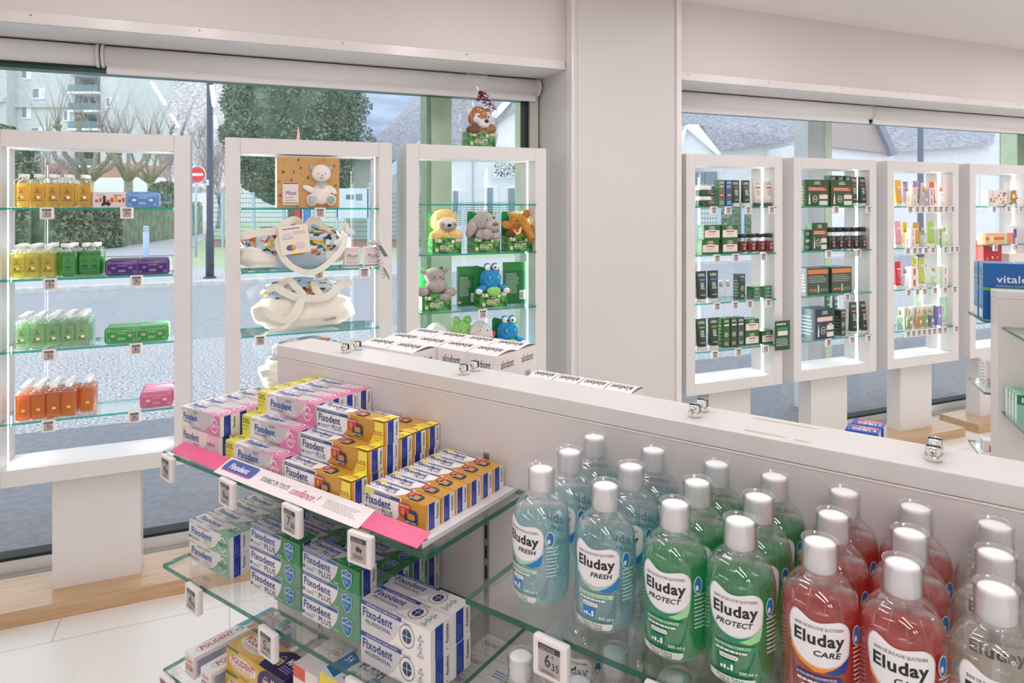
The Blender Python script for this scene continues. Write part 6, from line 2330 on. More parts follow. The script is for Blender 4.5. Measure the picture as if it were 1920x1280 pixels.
# wrapped red panda on top of the toy case
e = plush('redpanda')
toy_box(e, card=False)
CEL = clear_mat('cellophane', (.985, .985, .99), body=.01, face=.02, rough=.06)
b = MB()
rs = []
for i in range(26):
    q = i / 25
    z = .002 + q * .375
    if z < .22: rr_ = .088 + .012 * math.sin(z * 14)
    elif z < .275: rr_ = .088 - (z - .22) / .055 * .062
    else: rr_ = .026 + (z - .275) * .30
    ring = []
    for j in range(40):
        t = 2 * math.pi * j / 40
        k = 1 + (.10 + .10 * (z > .25)) * noise.noise(Vector((math.cos(t) * 2.4, math.sin(t) * 2.4, z * 9))) + .07 * math.sin(9 * t + z * 20)
        ring.append((rr_ * k * math.cos(t) * 1.0 + (z * -.02), rr_ * k * math.sin(t) * .62, z))
    rs.append(ring)
b.rings(rs, CEL, cap0=False, cap1=False)
part(b, 'cellophane_wrap', e)
b = MB()
RBN = mat('burgundy_ribbon', (.16, .012, .035), .25)
for s in range(5):
    pts = []
    a0 = s * 1.3
    for i in range(40):
        q = i / 39
        x = (-.02 + .022 * s) * q * 1.1 + .010 * math.cos(q * 25 + a0)
        pts.append((x - .006, -.040 - .02 * q + .010 * math.sin(q * 25 + a0), .268 - .075 * q * (.6 + .12 * s) + (.03 * math.sin(q * 3.1) if s % 2 else 0)))
    b.ribbon(pts, .0055, .0005, RBN, (0, .3, 1))
part(b, 'curled_ribbon', e)
place(e, W, wx(899, 3.22), 3.232, CZ1 + .0004, 0, 'red panda plush in cellophane with burgundy ribbon, on top of the toy case', 'plush toy')

# ---- hair care products
LG, LGD = '#2f5c3a', '#24402f'
def lux_box(name, w, d, h, base, strip, kind='plain'):
    def f(a, w_, h_):
        a.rect(0, 0, w_, h_, ink(base))
        wt = ink('#e6e6de')
        if kind == 'label':
            a.rect(w_ * .04, h_ * .14, w_ * .92, h_ * .48, ink('#eadfda'))
            a.poly([(w_ * .04, h_ * .62), (w_ * .5, h_ * .7), (w_ * .96, h_ * .62)], ink('#eadfda'))
            a.text('LUXEOL', w_ * .32, h_ * .74, w_ * .36, h_ * .18, wt, bold=.03)
            a.rect(w_ * .26, h_ * .5, w_ * .5, h_ * .08, ink(strip))
            a.lines(w_ * .3, h_ * .28, w_ * .45, h_ * .16, 2, ink('#b8aaa6'), 3, .4)
        elif kind == 'wide':
            a.text('LUXEOL', w_ * .36, h_ * .82, w_ * .28, h_ * .12, wt, bold=.03)
            a.rect(w_ * .1, h_ * .58, w_ * .8, h_ * .15, ink(strip))
            a.lines(w_ * .14, h_ * .6, w_ * .72, h_ * .11, 2, wt, 5, .4)
            a.poly([(w_ * .12, h_ * .08), (w_ * .2, h_ * .08), (w_ * .19, h_ * .3), (w_ * .165, h_ * .5), (w_ * .155, h_ * .5), (w_ * .13, h_ * .3)], wt)
            a.ring(w_ * .4, h_ * .28, h_ * .12, h_ * .13, h_ * .02, wt, n=12)
            a.text('2x1', w_ * .34, h_ * .24, w_ * .12, h_ * .09, wt, bold=.02)
            a.rect(w_ * .58, h_ * .28, w_ * .36, h_ * .16, ink('#e2ddd4')); a.rect(w_ * .58, h_ * .05, w_ * .36, h_ * .16, ink('#e2ddd4'))
            a.rect(w_ * .66, h_ * .45, w_ * .2, h_ * .05, ink(strip))
        elif kind == 'tall':
            a.text('LUXEOL', w_ * .14, h_ * .86, w_ * .72, h_ * .08, wt, bold=.03)
            a.rect(w_ * .12, h_ * .74, w_ * .76, h_ * .05, ink(strip))
            a.ring(w_ * .5, h_ * .44, w_ * .3, w_ * .3, w_ * .05, wt, n=14)
            a.lines(w_ * .3, h_ * .4, w_ * .4, h_ * .09, 2, wt, 4, .5)
            a.lines(w_ * .2, h_ * .08, w_ * .6, h_ * .12, 2, wt, 6, .4)
        elif kind == 'spray':
            a.text('LUXEOL', w_ * .12, h_ * .86, w_ * .76, h_ * .08, wt, bold=.03)
            a.text('SPRAY', w_ * .14, h_ * .72, w_ * .72, h_ * .07, wt, bold=.03)
            a.rect(w_ * .14, h_ * .66, w_ * .7, h_ * .04, ink('#b8403a'))
            a.disc(w_ * .5, h_ * .42, w_ * .38, w_ * .38, ink('#a8342f'), 14)
            a.text('100%', w_ * .24, h_ * .4, w_ * .52, h_ * .06, WHT, bold=.03)
            a.lines(w_ * .2, h_ * .08, w_ * .6, h_ * .14, 3, wt, 6, .4)
        else:
            a.text('LUXEOL', w_ * .25, h_ * .74, w_ * .5, h_ * .14, wt, bold=.03)
            a.rect(w_ * .2, h_ * .4, w_ * .6, h_ * .14, ink(strip))
            a.lines(w_ * .1, h_ * .1, w_ * .8, h_ * .14, 2, wt, 6, .4)
    def s(a, w_, h_):
        a.rect(0, 0, w_, h_, ink(base))
        a.lines(w_ * .15, h_ * .1, w_ * .7, h_ * .7, 6, ink('#9aa89c'), 4, .3)
    return carton(name, w, d, h, ink(base), {'front': f, 'left': s})
def tube(base, cap, strip, wt='#e6e6de', w=.046, h=.14, name='cream_tube', art=True):
    e = empty(name)
    b = MB()
    n = 10
    rs = []
    for i in range(n + 1):
        q = i / n
        z = .022 + (h - .022) * q
        ww = (w * .42 + (w / 2 - w * .42) * q)
        dd = w * .36 * (1 - q) ** .8 + .0012
        rs.append([(ww * math.cos(t), dd * math.sin(t), z) for t in [2 * math.pi * j / 24 for j in range(24)]])
    b.rings(rs, ink(base))
    if art:
        def T(u, v, k):
            q = (v - .022) / (h - .022)
            ww = (w * .42 + (w / 2 - w * .42) * q)
            dd = w * .36 * (1 - q) ** .8 + .0012
            c = max(-.98, min(.98, u / ww))
            return (u, -dd * math.sqrt(1 - c * c) - .0003 - k, v)
        a = Art(b, T, .0002, bend=.004)
        if art is True: a.text('LUXEOL', -w * .3, h * .84, w * .6, h * .08, ink(wt), bold=.03)
        a.rect(-w * .28, h * .70, w * .56, h * .05, ink(strip))
        a.lines(-w * .2, h * .42, w * .4, h * .22, 4, ink(wt), 3, .5)
        a.lines(-w * .25, h * .22, w * .5, h * .06, 1, ink(wt), 5, .3)
    part(b, 'tube_body', e)
    b = MB(); b.lathe([(w * .38, 0), (w * .40, .002), (w * .40, .020), (w * .38, .0215)], ink(cap), 20, sy=.86); part(b, 'cap', e)
    return e
def jar(lid, liquid, band='#e8e0dc', r=.023, h=.092):
    e = empty('supplement_jar')
    b = MB(); b.lathe([(r * .9, 0), (r, .003), (r, h * .66), (r * .92, h * .74), (r * .8, h * .78)], GLS, 20, cap1=False); part(b, 'jar_body', e)
    b = MB(); b.lathe([(r * .93, .002), (r * .93, h * .62)], ink(liquid, .3), 20)
    def T(u, v, k):
        t = u / r
        return ((r + .0004 + k) * math.sin(t), -(r + .0004 + k) * math.cos(t), v)
    a = Art(b, T, .0002, bend=.004)
    a.rect(-.024, .008, .044, .052, ink(liquid, .4))
    a.text('Luxeol', -.012, .048, .024, .009, ink('#e4dcd8'), bold=.02)
    a.rect(-.011, .040, .022, .005, ink('#d8584c'))
    a.lines(-.010, .020, .020, .016, 3, ink('#e4dcd8'), 3, .5)
    part(b, 'contents', e)
    b = MB(); b.lathe([(r * .86, h * .80), (r * .9, h * .81), (r * .9, h), (r * .84, h * 1.01)], ink(lid, .4), 20); part(b, 'lid', e)
    return e
def wj():
    e = empty('hair_mask_jar')
    b = MB(); b.lathe([(.040, 0), (.042, .002), (.042, .034), (.040, .036)], ink('#2c4a38'), 28)
    T = lambda u, v, k: ((.0424 + k) * math.sin(u / .0424), -(.0424 + k) * math.cos(u / .0424), v)
    a = Art(b, T, .0002, bend=.004)
    a.text('LUXEOL', .005, .023, .02, .006, ink('#e6e6de'), bold=.02); a.rect(-.006, .012, .036, .006, ink('#b8403a')); a.lines(-.035, .008, .02, .016, 4, ink('#9aa89c'), 3, .3)
    part(b, 'jar_body', e)
    b = MB(); b.lathe([(.043, .0365), (.044, .038), (.044, .056), (.041, .0585)], ink('#ece8e4'), 28); part(b, 'lid', e)
    return e
def goods(case, shelf, y, pxs, proto, labels, cat, group=None, z=0, rz=0):
    for i, px_ in enumerate(pxs):
        place(proto, W, wx(px_, y), y, cz(case, shelf) + z, R(rz + RD.uniform(-2, 2)), labels if isinstance(labels, str) else labels[i], cat, group)
yy = 3.19
j0 = wj()
place(j0, W, wx(1319, 3.2), 3.2, cz('c4', 0), 0, 'dark green hair mask jar with white lid, under its twin', 'jar', 'hair mask jars')
place(j0, W, wx(1319, 3.2), 3.2, cz('c4', 0) + .0595, 0, 'dark green hair mask jar with white lid, on top of its twin', 'jar', 'hair mask jars')
lb = lux_box('hair_care_box', .12, .04, .12, '#6f9a7c', '#4f7a5c', 'label')
place(lb, W, wx(1328, 3.28), 3.28, cz('c4', 0), 0, 'pale green box standing behind the two white lidded jars', 'box')
place(lux_box('spray_box', .044, .04, .155, '#5c7a64', '#b8403a', 'spray'), W, wx(1349, yy), yy, cz('c4', 0), 0, 'grey green spray box with a round red seal', 'box')
place(lux_box('spray_box', .044, .04, .155, '#2a6698', '#b8403a', 'spray'), W, wx(1362.5, yy), yy, cz('c4', 0), 0, 'blue spray box with a round red seal', 'box')
tg = tube('#3c4c40', '#e0dad6', '#b8403a', w=.066, h=.156)
goods('c4', 0, yy, [1378, 1397.5], tg, ['dark green tube with red band on the top shelf, beside the blue box', 'dark green tube with red band on the top shelf, beside the pale tubes'], 'tube', 'dark green tubes with red band')
tw = tube('#e0d3cd', '#44594a', '#b8403a', '#a89c98', w=.066, h=.156)
goods('c4', 0, yy, [1419, 1439], tw, ['pale pink tube with green cap, next to the dark green tubes', 'pale pink tube with green cap, next to the case side'], 'tube', 'pale pink tubes')
bx = lux_box('hair_care_box', .117, .06, .084, '#356a34', '#b85a50', 'label')
place(bx, W, wx(1328.5, 3.18), 3.19, cz('c4', 1), R(-3), 'green and cream box, lower one of the left pair on the second shelf', 'box', 'green and cream boxes')
place(bx, W, wx(1331, 3.18), 3.19, cz('c4', 1) + .0845, R(1), 'green and cream box, upper one of the left pair on the second shelf', 'box', 'green and cream boxes')
place(bx, W, wx(1364.5, 3.18), 3.19, cz('c4', 1), R(2), 'green and cream box, lower one of the pair touching the red jars', 'box', 'green and cream boxes')
place(bx, W, wx(1364.5, 3.18), 3.19, cz('c4', 1) + .0845, 0, 'green and cream box, upper one of the pair touching the red jars', 'box', 'green and cream boxes')
rj = jar('#242826', '#6e2222', r=.030, h=.112)
goods('c4', 1, 3.19, [1390, 1407, 1424, 1440], rj, ['dark red supplement jar with black lid, %s from the green boxes' % ORD[i] for i in range(4)], 'jar', 'dark red supplement jars')
tb = tube('#35463c', '#dfd8d4', '#4f86c8', w=.078, h=.178)
goods('c4', 2, 3.185, [1314, 1336], tb, ['dark green tube with light blue band, against the case side', 'dark green tube with light blue band, beside the glass bottles'], 'tube', 'dark green tubes with blue band')
def glassb():
    e = empty('serum_bottle')
    b = MB(); b.rings([rr_ring(.045, .03, z, .3) for z in (0, .002, .075, .08)], GLS); part(b, 'glass_body', e)
    b = MB(); b.lathe([(.009, .081), (.009, .088), (.012, .0885), (.012, .118), (.011, .119)], mat('brushed_silver', (.7, .66, .62), .3, .9), 16); part(b, 'pump_cap', e)
    return e
gl = glassb()
goods('c4', 2, 3.19, [1352, 1364], gl, ['clear square serum bottle with silver cap, beside the tubes', 'clear square serum bottle with silver cap, beside the tall box'], 'bottle', 'clear serum bottles')
place(lux_box('serum_box', .052, .045, .15, '#33483c', '#4f86c8', 'tall'), W, wx(1386, 3.2), 3.2, cz('c4', 2), R(12), 'tall dark green serum box with light blue band', 'box')
sm = lux_box('cream_box', .066, .05, .07, '#4a7a4c', '#5a9ad8')
place(sm, W, wx(1413, 3.2), 3.2, cz('c4', 2), R(10), 'small green cream box with blue patch, nearer the serum box', 'box', 'small green cream boxes')
place(sm, W, wx(1435, 3.2), 3.2, cz('c4', 2), R(0), 'small green cream box with blue patch, nearer the case side', 'box', 'small green cream boxes')
tgn = tube('#36493a', '#e0dad6', '#6fb04a', w=.078, h=.178)
goods('c4', 3, 3.185, [1314, 1337], tgn, ['dark green tube with lime band, against the case side', 'dark green tube with lime band, beside the slim boxes'], 'tube', 'dark green tubes with lime band')
for px_, c, lab in ((1357, '#3c6a34', 'slim leaf green serum box with a round seal'), (1371, '#34502f', 'slim dark green serum box showing a dropper bottle'), (1384, '#3f5a58', 'slim blue green serum box with a round seal')):
    place(lux_box('serum_box', .046, .05, .172, c, '#e6e6de', 'tall'), W, wx(px_, 3.19), 3.19, cz('c4', 3), 0, lab, 'box')
bx2 = lux_box('hair_care_box', .105, .07, .078, '#356a34', '#b85a50', 'label')
place(bx2, W, wx(1407, 3.18), 3.20, cz('c4', 3), 0, 'green and cream box on the bottom shelf, under its twin', 'box', 'green and cream boxes on the bottom shelf')
place(bx2, W, wx(1407, 3.18), 3.20, cz('c4', 3) + .0785, 0, 'green and cream box on the bottom shelf, on top of its twin', 'box', 'green and cream boxes on the bottom shelf')
place(bx2, W, wx(1437.5, 3.18), 3.20, cz('c4', 3), 0, 'green and cream box on the bottom shelf beside the dark green card', 'box', 'green and cream boxes on the bottom shelf')
def sign(a, w_, h_):
    a.rrect(0, 0, w_, h_, .008, ink('#24523a'))
    a.lines(w_ * .1, h_ * .84, w_ * .8, h_ * .1, 1, ink('#dfe6de'), 3, .5)
    a.rect(w_ * .15, h_ * .5, w_ * .7, h_ * .28, ink('#3f8a46')); a.rect(w_ * .18, h_ * .5, w_ * .66, h_ * .15, ink('#e8e2dc'))
    a.lines(w_ * .08, h_ * .14, w_ * .84, h_ * .28, 5, ink('#c6d6c6'), 4, .4)
sc_ = carton('shelf_card', .115, .003, .175, ink('#24523a'), {'front': sign})
place(sc_, W, wx(1467, 3.118), 3.118, cz('c4', 3) - .035, 0, 'dark green card standing out beyond the case side', 'card')
# case five
wb = lux_box('ampoule_box', .19, .06, .166, '#38532e', '#b8463a', 'wide')
goods('c5', 0, 3.19, [1525.5, 1571.5], wb, ['wide dark green ampoule box with red band, at the case side', 'wide dark green ampoule box with red band, beside the tubes'], 'box', 'wide dark green ampoule boxes')
gx = lux_box('serum_box', .05, .05, .20, '#5f7a6c', '#b9c4bc', 'tall')
goods('c5', 0, 3.28, [1556, 1570, 1585], gx, ['grey green box behind the wide ampoule boxes, %s one' % ORD[i] for i in range(3)], 'box', 'grey green boxes behind')
goods('c5', 0, 3.19, [1599.5, 1616], tube('#384a3a', '#dccfc9', '#b8403a', w=.066, h=.19), ['dark green tube with red band beside the wide ampoule boxes', 'dark green tube with red band at the inner case side'], 'tube', 'dark green tubes')
place(lux_box('supplement_box', .13, .05, .172, '#2f5a3c', '#c8503c', 'wide'), W, wx(1531, 3.18), 3.18, cz('c5', 1), 0, 'green supplement box with white top and red flash', 'box')
place(lux_box('supplement_box', .06, .05, .13, '#3c6a56', '#dcdcd4'), W, wx(1509, 3.2), 3.2, cz('c5', 1), 0, 'plain blue green box beside the supplement box', 'box')
bj = jar('#1c1f1e', '#2a1a1c', r=.034, h=.140)
goods('c5', 1, 3.19, [1556, 1570, 1584.5, 1598.5, 1613], bj, ['black lidded supplement jar, %s from the green supplement box' % ORD[i] for i in range(5)], 'jar', 'black lidded supplement jars')
def orb(a, w_, h_):
    a.rect(0, 0, w_, h_, ink('#46574a')); a.rect(w_ * .03, h_ * .78, w_ * .94, h_ * .16, ink('#d9834a'))
    a.lines(w_ * .06, h_ * .45, w_ * .88, h_ * .28, 4, ink('#c8ccc4'), 4, .3)
    for k in range(3): a.rect(w_ * (.1 + k * .12), h_ * .12, w_ * .08, h_ * .1, ink('#d9834a')); a.rect(w_ * (.6 + k * .12), h_ * .12, w_ * .08, h_ * .1, ink('#6fa05a'))
    a.poly([(w_ * .48, h_ * .08), (w_ * .54, h_ * .08), (w_ * .535, h_ * .36), (w_ * .485, h_ * .36)], ink('#e6e6de'))
ob = carton('ampoule_box', .175, .10, .165, ink('#3a4c44'), {'front': orb, 'left': lambda a, w_, h_: a.lines(w_ * .1, h_ * .1, w_ * .8, h_ * .7, 6, ink('#9aa89c'), 3, .3)})
goods('c5', 2, 3.215, [1522, 1566], ob, ['large ampoule box with orange band, partly behind the case side', 'large ampoule box with orange band, in the middle of its shelf'], 'box', 'large ampoule boxes with orange band')
place(lux_box('ampoule_box', .175, .12, .185, '#274050', '#e2bfa8', 'wide'), W, wx(1540, 3.17), 3.205, cz('c5', 3), R(4), 'large navy green ampoule box with pale band on the bottom shelf', 'box')
place(lux_box('serum_box', .055, .05, .165, '#33482f', '#d9834a', 'tall'), W, wx(1576.5, 3.18), 3.19, cz('c5', 3), R(12), 'tall serum box with orange band on the bottom shelf', 'box')
to = tube('#36463a', '#dcd4d0', '#d9834a', w=.068, h=.205)
goods('c5', 3, 3.19, [1599, 1618], to, ['dark green tube with orange band, nearer the serum box', 'dark green tube with orange band, nearer the case side'], 'tube', 'dark green tubes with orange band')
goods('c5', 3, 3.295, [1552, 1567], tube('#5f7f74', '#dcd4d0', '#b9c4bc', w=.062, h=.25), ['pale grey green tube at the back of the bottom shelf, nearer the box', 'pale grey green tube at the back of the bottom shelf, farther along'], 'tube', 'pale grey green tubes')

# ---- perfumes
GOLDM = mat('gold_cap', (.62, .44, .16), .3, .8)
def perfume(tint, bodyc, share, lab='#c89aa0'):
    e = empty('perfume_bottle')
    m = clear_mat('perfume_%d' % len(MAT), tint, body=share, bodycol=bodyc)
    b = MB(); b.rings([rr_ring(a, c, z, .3) for a, c, z in ((.044, .026, 0), (.048, .028, .003), (.048, .028, .086), (.03, .022, .096), (.014, .014, .10))], GLS); part(b, 'glass_body', e)
    b = MB(); b.rings([rr_ring(.044, .024, z, .3) for z in (.003, .080)], m)
    a = Art(b, lambda u, v, k: (u, -.0145 - k, v), .0002)
    a.disc(.004, .045, .011, .013, ink('#ece4e2'), 14); a.ring(.004, .045, .011, .013, .0012, ink(lab), n=14)
    a.lines(-.016, .016, .03, .012, 2, ink(lab), 4, .4)
    part(b, 'perfume', e)
    b = MB(); b.lathe([(.008, .101), (.011, .102), (.011, .114), (.007, .122), (.010, .128), (.004, .131)], GOLDM, 14); part(b, 'stopper', e)
    return e
def pbox(c, strip, w=.05, h=.125):
    def f(a, w_, h_):
        a.rect(w_ * .34, h_ * .08, w_ * .32, h_ * .84, ink(strip)); a.disc(w_ * .5, h_ * .5, w_ * .3, w_ * .32, ink('#efe6e2'), 12); a.ring(w_ * .5, h_ * .5, w_ * .3, w_ * .32, w_ * .05, ink(strip), n=12)
    return carton('perfume_box', w, .045, h, ink(c), {'front': f})
def ptube(c, w=.058, h=.165): return tube(c, '#e8ddd8', '#f0e8e4', '#c9b8b0', w=w, h=h, art='plain')
def one(case, shelf, px_, o, label, cat, y=3.19, rz=0, group=None): place(o, W, wx(px_, y), y, cz(case, shelf), R(rz), label, cat, group)
pA, pC, pG = perfume((.97, .93, .82), (.9, .84, .7), .1, '#b89a5a'), perfume((.96, .95, .93), (.9, .9, .88), .08), perfume((.9, .93, .8), (.7, .8, .5), .12, '#7aa05a')
one('c6', 0, 1683.5, ptube('#e9b33c', .06, .175), 'golden yellow tube at the case side, top perfume shelf', 'tube')
one('c6', 0, 1697, ptube('#b79ac4', .05, .17), 'mauve tube behind the first perfume bottle', 'tube', 3.27)
one('c6', 0, 1700, pA, 'perfume bottle with gold stopper beside the golden yellow tube', 'perfume bottle', 3.17)
one('c6', 0, 1709.5, pbox('#e9e0dc', '#d8b890', .046), 'slim cream perfume box beside the first bottle', 'perfume box', 3.185)
one('c6', 0, 1717, ptube('#b08ab0', .06, .172), 'mauve tube in the middle of the top perfume shelf', 'tube', 3.21)
one('c6', 0, 1733, pC, 'clear perfume bottle with gold stopper in mid shelf, top row', 'perfume bottle', 3.17)
one('c6', 0, 1731, ptube('#e8c8c0', .056, .165), 'pale pink tube behind the mid shelf perfume bottle', 'tube', 3.28)
one('c6', 0, 1741, pbox('#e6dcdc', '#b89ab8', .046), 'slim cream and mauve perfume box on the top shelf', 'perfume box', 3.19)
one('c6', 0, 1747.5, ptube('#e07848', .06, .172), 'orange tube on the top perfume shelf', 'tube', 3.24)
pW = perfume((.97, .97, .96), (.92, .92, .9), .5)
one('c6', 0, 1764, pW, 'milky white perfume bottle beside the orange tube', 'perfume bottle', 3.18)
one('c6', 1, 1683, ptube('#eaa8b4', .058, .175), 'pink tube at the case side, second perfume shelf', 'tube')
one('c6', 1, 1697, ptube('#e6c04a', .056, .165), 'yellow tube behind the bottle on the second perfume shelf', 'tube', 3.28)
one('c6', 1, 1697, pC, 'perfume bottle with gold stopper beside the pink tube', 'perfume bottle', 3.17)
one('c6', 1, 1706.5, pbox('#ece2e0', '#d8a8ac', .042), 'slim cream and pink perfume box on the second shelf', 'perfume box', 3.185)
one('c6', 1, 1717, ptube('#dca41c', .058, .165), 'deep yellow tube in the middle of the second perfume shelf', 'tube', 3.2)
one('c6', 1, 1730, pW, 'milky white perfume bottle beside the deep yellow tube', 'perfume bottle', 3.18)
one('c6', 1, 1745, ptube('#a8cc6a', .064, .17), 'apple green tube on the second perfume shelf', 'tube', 3.2)
one('c6', 1, 1757, pbox('#dfe4d4', '#8fae6a', .042), 'slim green and cream perfume box on the second shelf', 'perfume box', 3.21)
one('c6', 1, 1770, pG, 'perfume bottle with green leaf label at the inner case side', 'perfume bottle', 3.18)
one('c6', 2, 1683, ptube('#d8344a', .056, .18), 'red tube at the case side, third perfume shelf', 'tube')
one('c6', 2, 1697, perfume((.96, .93, .92), (.9, .85, .84), .1, '#c85a6a'), 'perfume bottle with red roundel beside the red tube', 'perfume bottle', 3.17)
one('c6', 2, 1709, pbox('#eee6e4', '#c85a6a', .066, .14), 'white perfume box with red roundel', 'perfume box', 3.19)
pl = ptube('#c6cc6a', .058, .20)
one('c6', 2, 1715, pl, 'lime yellow tube behind the white perfume box', 'tube', 3.27, group='lime yellow tubes')
one('c6', 2, 1728, pl, 'lime yellow tube in front, third perfume shelf', 'tube', 3.2, group='lime yellow tubes')
one('c6', 2, 1750, pG, 'perfume bottle with green roundel, third perfume shelf', 'perfume bottle', 3.18)
one('c6', 2, 1767, pbox('#e8e6de', '#b8a890', .05, .135), 'cream perfume box with brown strip, third perfume shelf', 'perfume box', 3.19)
for i, (px_, t_, c_, nm) in enumerate(((1687, (.6, .8, .72), (.35, .6, .5), 'teal'), (1704, (.6, .72, .3), (.4, .55, .12), 'moss green'), (1722, (.92, .66, .25), (.8, .5, .12), 'amber'), (1733.5, (.75, .85, .5), (.6, .72, .35), 'light green'), (1744.5, (.45, .62, .6), (.25, .42, .4), 'dark teal'))):
    one('c6', 3, px_, perfume(t_, c_, .4), 'perfume bottle filled with %s liquid, gold stopper, bottom shelf' % nm, 'perfume bottle', 3.17)
    one('c6', 3, px_ + 7, pbox('#e6e4dc', ('#a8c0b8', '#a8b88a', '#d8b88a', '#b8c8a0', '#9a8ac0')[i], .04, .135), 'slim perfume box behind the %s bottle' % nm, 'perfume box', 3.225)
one('c6', 3, 1756, pbox('#8f86c8', '#a9a0d8', .045, .135), 'lavender blue perfume box on the bottom shelf', 'perfume box', 3.2)
pt = ptube('#bfe0c4', .05, .19)
one('c6', 3, 1766, pt, 'pale mint tube beside the lavender blue box', 'tube', 3.2, group='pale mint tubes')
one('c6', 3, 1776, pt, 'pale mint tube at the inner case side', 'tube', 3.2, group='pale mint tubes')
one('c6', 3, 1722, ptube('#cfe6cc', .09, .23), 'wide pale green tube at the back of the bottom perfume shelf', 'tube', 3.3)

# ---- far case: gift sets
def gift(a, w_, h_, c='#e8dcd4'):
    a.rect(0, 0, w_, h_, ink(c))
    rd = random.Random(int(w_ * 1000))
    for k in range(26):
        a.disc(rd.uniform(.05, .95) * w_, rd.uniform(.08, .92) * h_, rd.uniform(.004, .012), rd.uniform(.004, .01), ink(rd.choice(['#c8443a', '#e08a4a', '#7a9a5a', '#6a5aa8', '#d8b03a'])), 6)
one('c7', 0, 1862, carton('gift_set', .20, .06, .115, ink('#e8dcd4'), {'front': gift}), 'white gift set box with orange and violet motifs, top shelf', 'gift box', 3.17)
one('c7', 0, 1893, carton('gift_set', .09, .05, .12, ink('#ece4de'), {'front': lambda a, w_, h_: (gift(a, w_, h_), a.rect(w_ * .2, h_ * .2, w_ * .6, h_ * .7, ink('#a8842a')), a.disc(w_ * .5, h_ * .6, w_ * .2, h_ * .14, ink('#e8d8b0'), 12))}), 'gift set box framing a golden soap', 'gift box', 3.17)
one('c7', 0, 1905, carton('gift_set', .22, .05, .19, ink('#e6e0e0'), {'front': lambda a, w_, h_: (gift(a, w_, h_, '#e6e0e0'), a.rect(w_ * .2, h_ * .5, w_ * .5, h_ * .22, ink('#7a6ac0')))}), 'tall gift set box with violet band at the back', 'gift box', 3.28)
lf = carton('leaflet', .05, .003, .20, ink('#e6c8c4'), {'front': lambda a, w_, h_: (a.rect(w_ * .1, h_ * .2, w_ * .8, h_ * .7, ink('#ecdedc')), a.lines(w_ * .15, h_ * .25, w_ * .7, h_ * .5, 6, ink('#c49a94'), 3, .3))})
one('c7', 0, 1838, lf, 'pale pink leaflet standing at the corner of the gift set shelf', 'leaflet', 3.15, 30)
def roll(a, w_, h_):
    a.rect(0, 0, w_, h_, ink('#e6b48c')); a.rect(0, h_ * .38, w_ * .62, h_ * .26, ink('#d4683a')); a.disc(w_ * .2, h_ * .5, h_ * .3, h_ * .34, ink('#d8dca8'), 14)
    a.rect(w_ * .62, 0, w_ * .1, h_, ink('#b8d0a8')); a.rect(w_ * .72, 0, w_ * .2, h_, ink('#e08a6a')); a.rect(w_ * .92, 0, w_ * .08, h_, ink('#8a6a9a'))
one('c7', 1, 1868, carton('gift_set', .33, .06, .082, ink('#e6b48c'), {'front': roll}), 'long peach gift box with orange band', 'gift box', 3.17)
one('c7', 1, 1900, carton('gift_set', .12, .06, .13, ink('#e8e4e6'), {'front': lambda a, w_, h_: a.rect(w_ * .1, h_ * .3, w_ * .3, h_ * .5, ink('#3a4a8a'))}), 'white gift box with dark blue patch on the second shelf', 'gift box', 3.25)
def redb(a, w_, h_):
    a.rect(0, 0, w_, h_, ink('#b02a2c'))
    for k in range(9): a.disc(w_ * (.12 + .09 * k), h_ * (.35 + .25 * math.sin(k * 2)), .009, .011, ink(('#f0dcd0', '#d8a05a')[k % 2]), 6)
    a.lines(w_ * .3, h_ * .84, w_ * .4, h_ * .05, 1, ink('#f0dcd0'), 3, .6)
one('c7', 2, 1852, carton('gift_set', .20, .07, .30, ink('#b02a2c'), {'front': redb}), 'deep red gift box with white flowers behind the blue cartons', 'gift box', 3.20)
one('c7', 2, 1900, carton('gift_set', .22, .07, .20, ink('#e8d4cc'), {'front': gift}), 'pale gift box with coral flowers behind the blue cartons', 'gift box', 3.20)

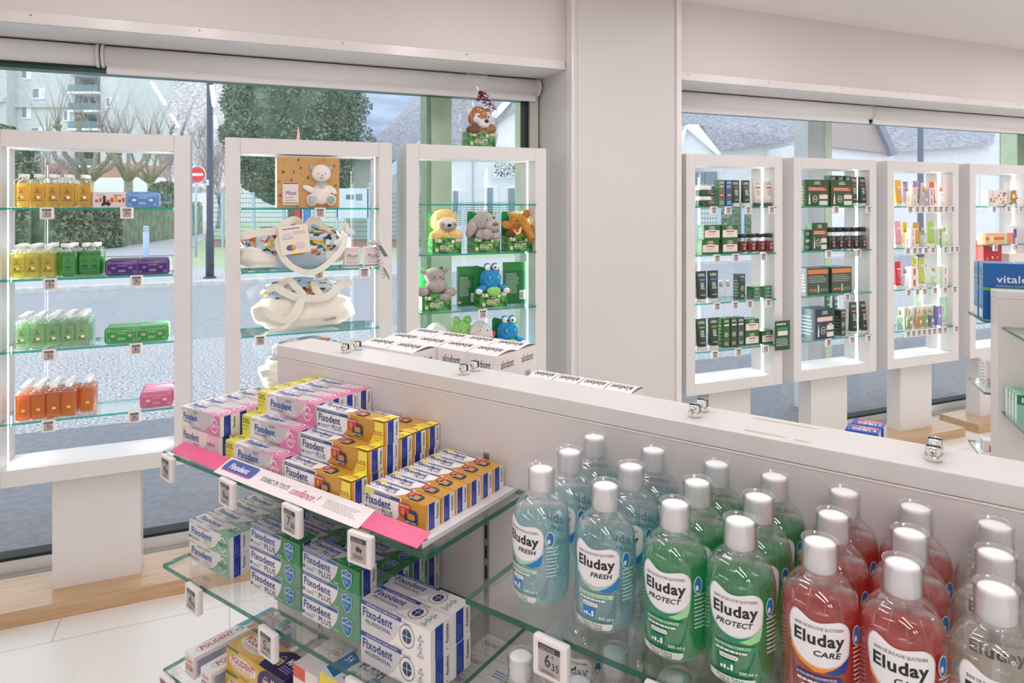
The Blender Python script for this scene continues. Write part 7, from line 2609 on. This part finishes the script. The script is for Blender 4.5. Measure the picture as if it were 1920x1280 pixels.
# ---- small price tags clipped to the case shelves
yt = 3.1315
def tags(case, shelf, pxs, prices, place_):
    for i, px_ in enumerate(pxs):
        pr = prices[i % len(prices)]
        lab = 'price tag %s' % place_ if len(pxs) == 1 else 'price tag %s, %s along' % (place_, ORD[i])
        put_tag(W, wx(px_, yt - .006), yt, EYE + CX0[case][2][shelf] + .002, pr[0], pr[1], lab, 0, 'price tags on the case shelves')
tags('c1', 0, [88, 238], (('1', '95'), ('3', '95')), 'on the amber bottle shelf')
tags('c1', 1, [94, 256], (('1', '95'), ('3', '95')), 'on the violet tin shelf')
tags('c1', 2, [92, 255], (('1', '95'), ('3', '95')), 'on the green tin shelf')
tags('c1', 3, [91, 252], (('1', '95'), ('3', '95')), 'on the orange bottle shelf')
tags('c2', 0, [600], (('15', '90'),), 'reading 15 under the bear gift box')
tags('c2', 1, [598, 683], (('28', '90'), ('15', '90')), 'on the printed bag shelf')
tags('c2', 2, [488], (('39', '90'),), 'under the knotted canvas bag')
tags('c3', 2, [905], (('16', '90'),), 'reading 16 under the blue crocodile')
tags('c4', 0, [1338, 1365, 1402, 1446], (('18', '9'), ('12', '9'), ('11', '9'), ('13', '9')), 'on the top hair care shelf by the pillar')
tags('c4', 1, [1344, 1379, 1431], (('14', '9'), ('18', '9'), ('17', '9')), 'on the red jar shelf by the pillar')
tags('c4', 2, [1344, 1378, 1405, 1440], (('7', '90'), ('9', '90'), ('28', '9'), ('9', '90')), 'on the blue band tube shelf')
tags('c4', 3, [1340, 1384, 1435], (('11', '9'), ('27', '9'), ('19', '9')), 'on the lime band tube shelf')
tags('c5', 0, [1567, 1628], (('28', '9'), ('11', '9')), 'on the wide ampoule box shelf')
tags('c5', 1, [1553, 1609], (('12', '9'), ('17', '9')), 'on the black lidded jar shelf')
tags('c5', 2, [1588], (('28', '9'),), 'under the orange banded ampoule boxes')
tags('c5', 3, [1553, 1597, 1628], (('28', '9'), ('27', '9'), ('11', '9')), 'on the orange band tube shelf')
tags('c6', 0, [1706, 1719, 1729, 1741, 1752.5, 1763, 1773, 1785], (('18', '9'), ('9', '90'), ('12', '9')), 'on the top perfume shelf')
tags('c6', 1, [1701.5, 1714, 1724, 1735, 1748, 1772, 1784, 1793.5], (('18', '9'), ('9', '90'), ('12', '9')), 'on the second perfume shelf')
tags('c6', 2, [1703, 1719, 1733, 1752, 1771, 1789], (('18', '9'), ('9', '90'), ('12', '9')), 'on the third perfume shelf')
tags('c6', 3, [1702, 1712, 1722, 1732, 1741.5, 1751, 1761, 1771, 1792], (('18', '9'), ('9', '90'), ('12', '9')), 'on the bottom perfume shelf')
tags('c7', 0, [1863, 1890, 1913], (('18', '9'), ('9', '90'), ('12', '9')), 'on the gift set shelf')
tags('c7', 1, [1866, 1904], (('18', '9'), ('9', '90')), 'on the peach gift box shelf')
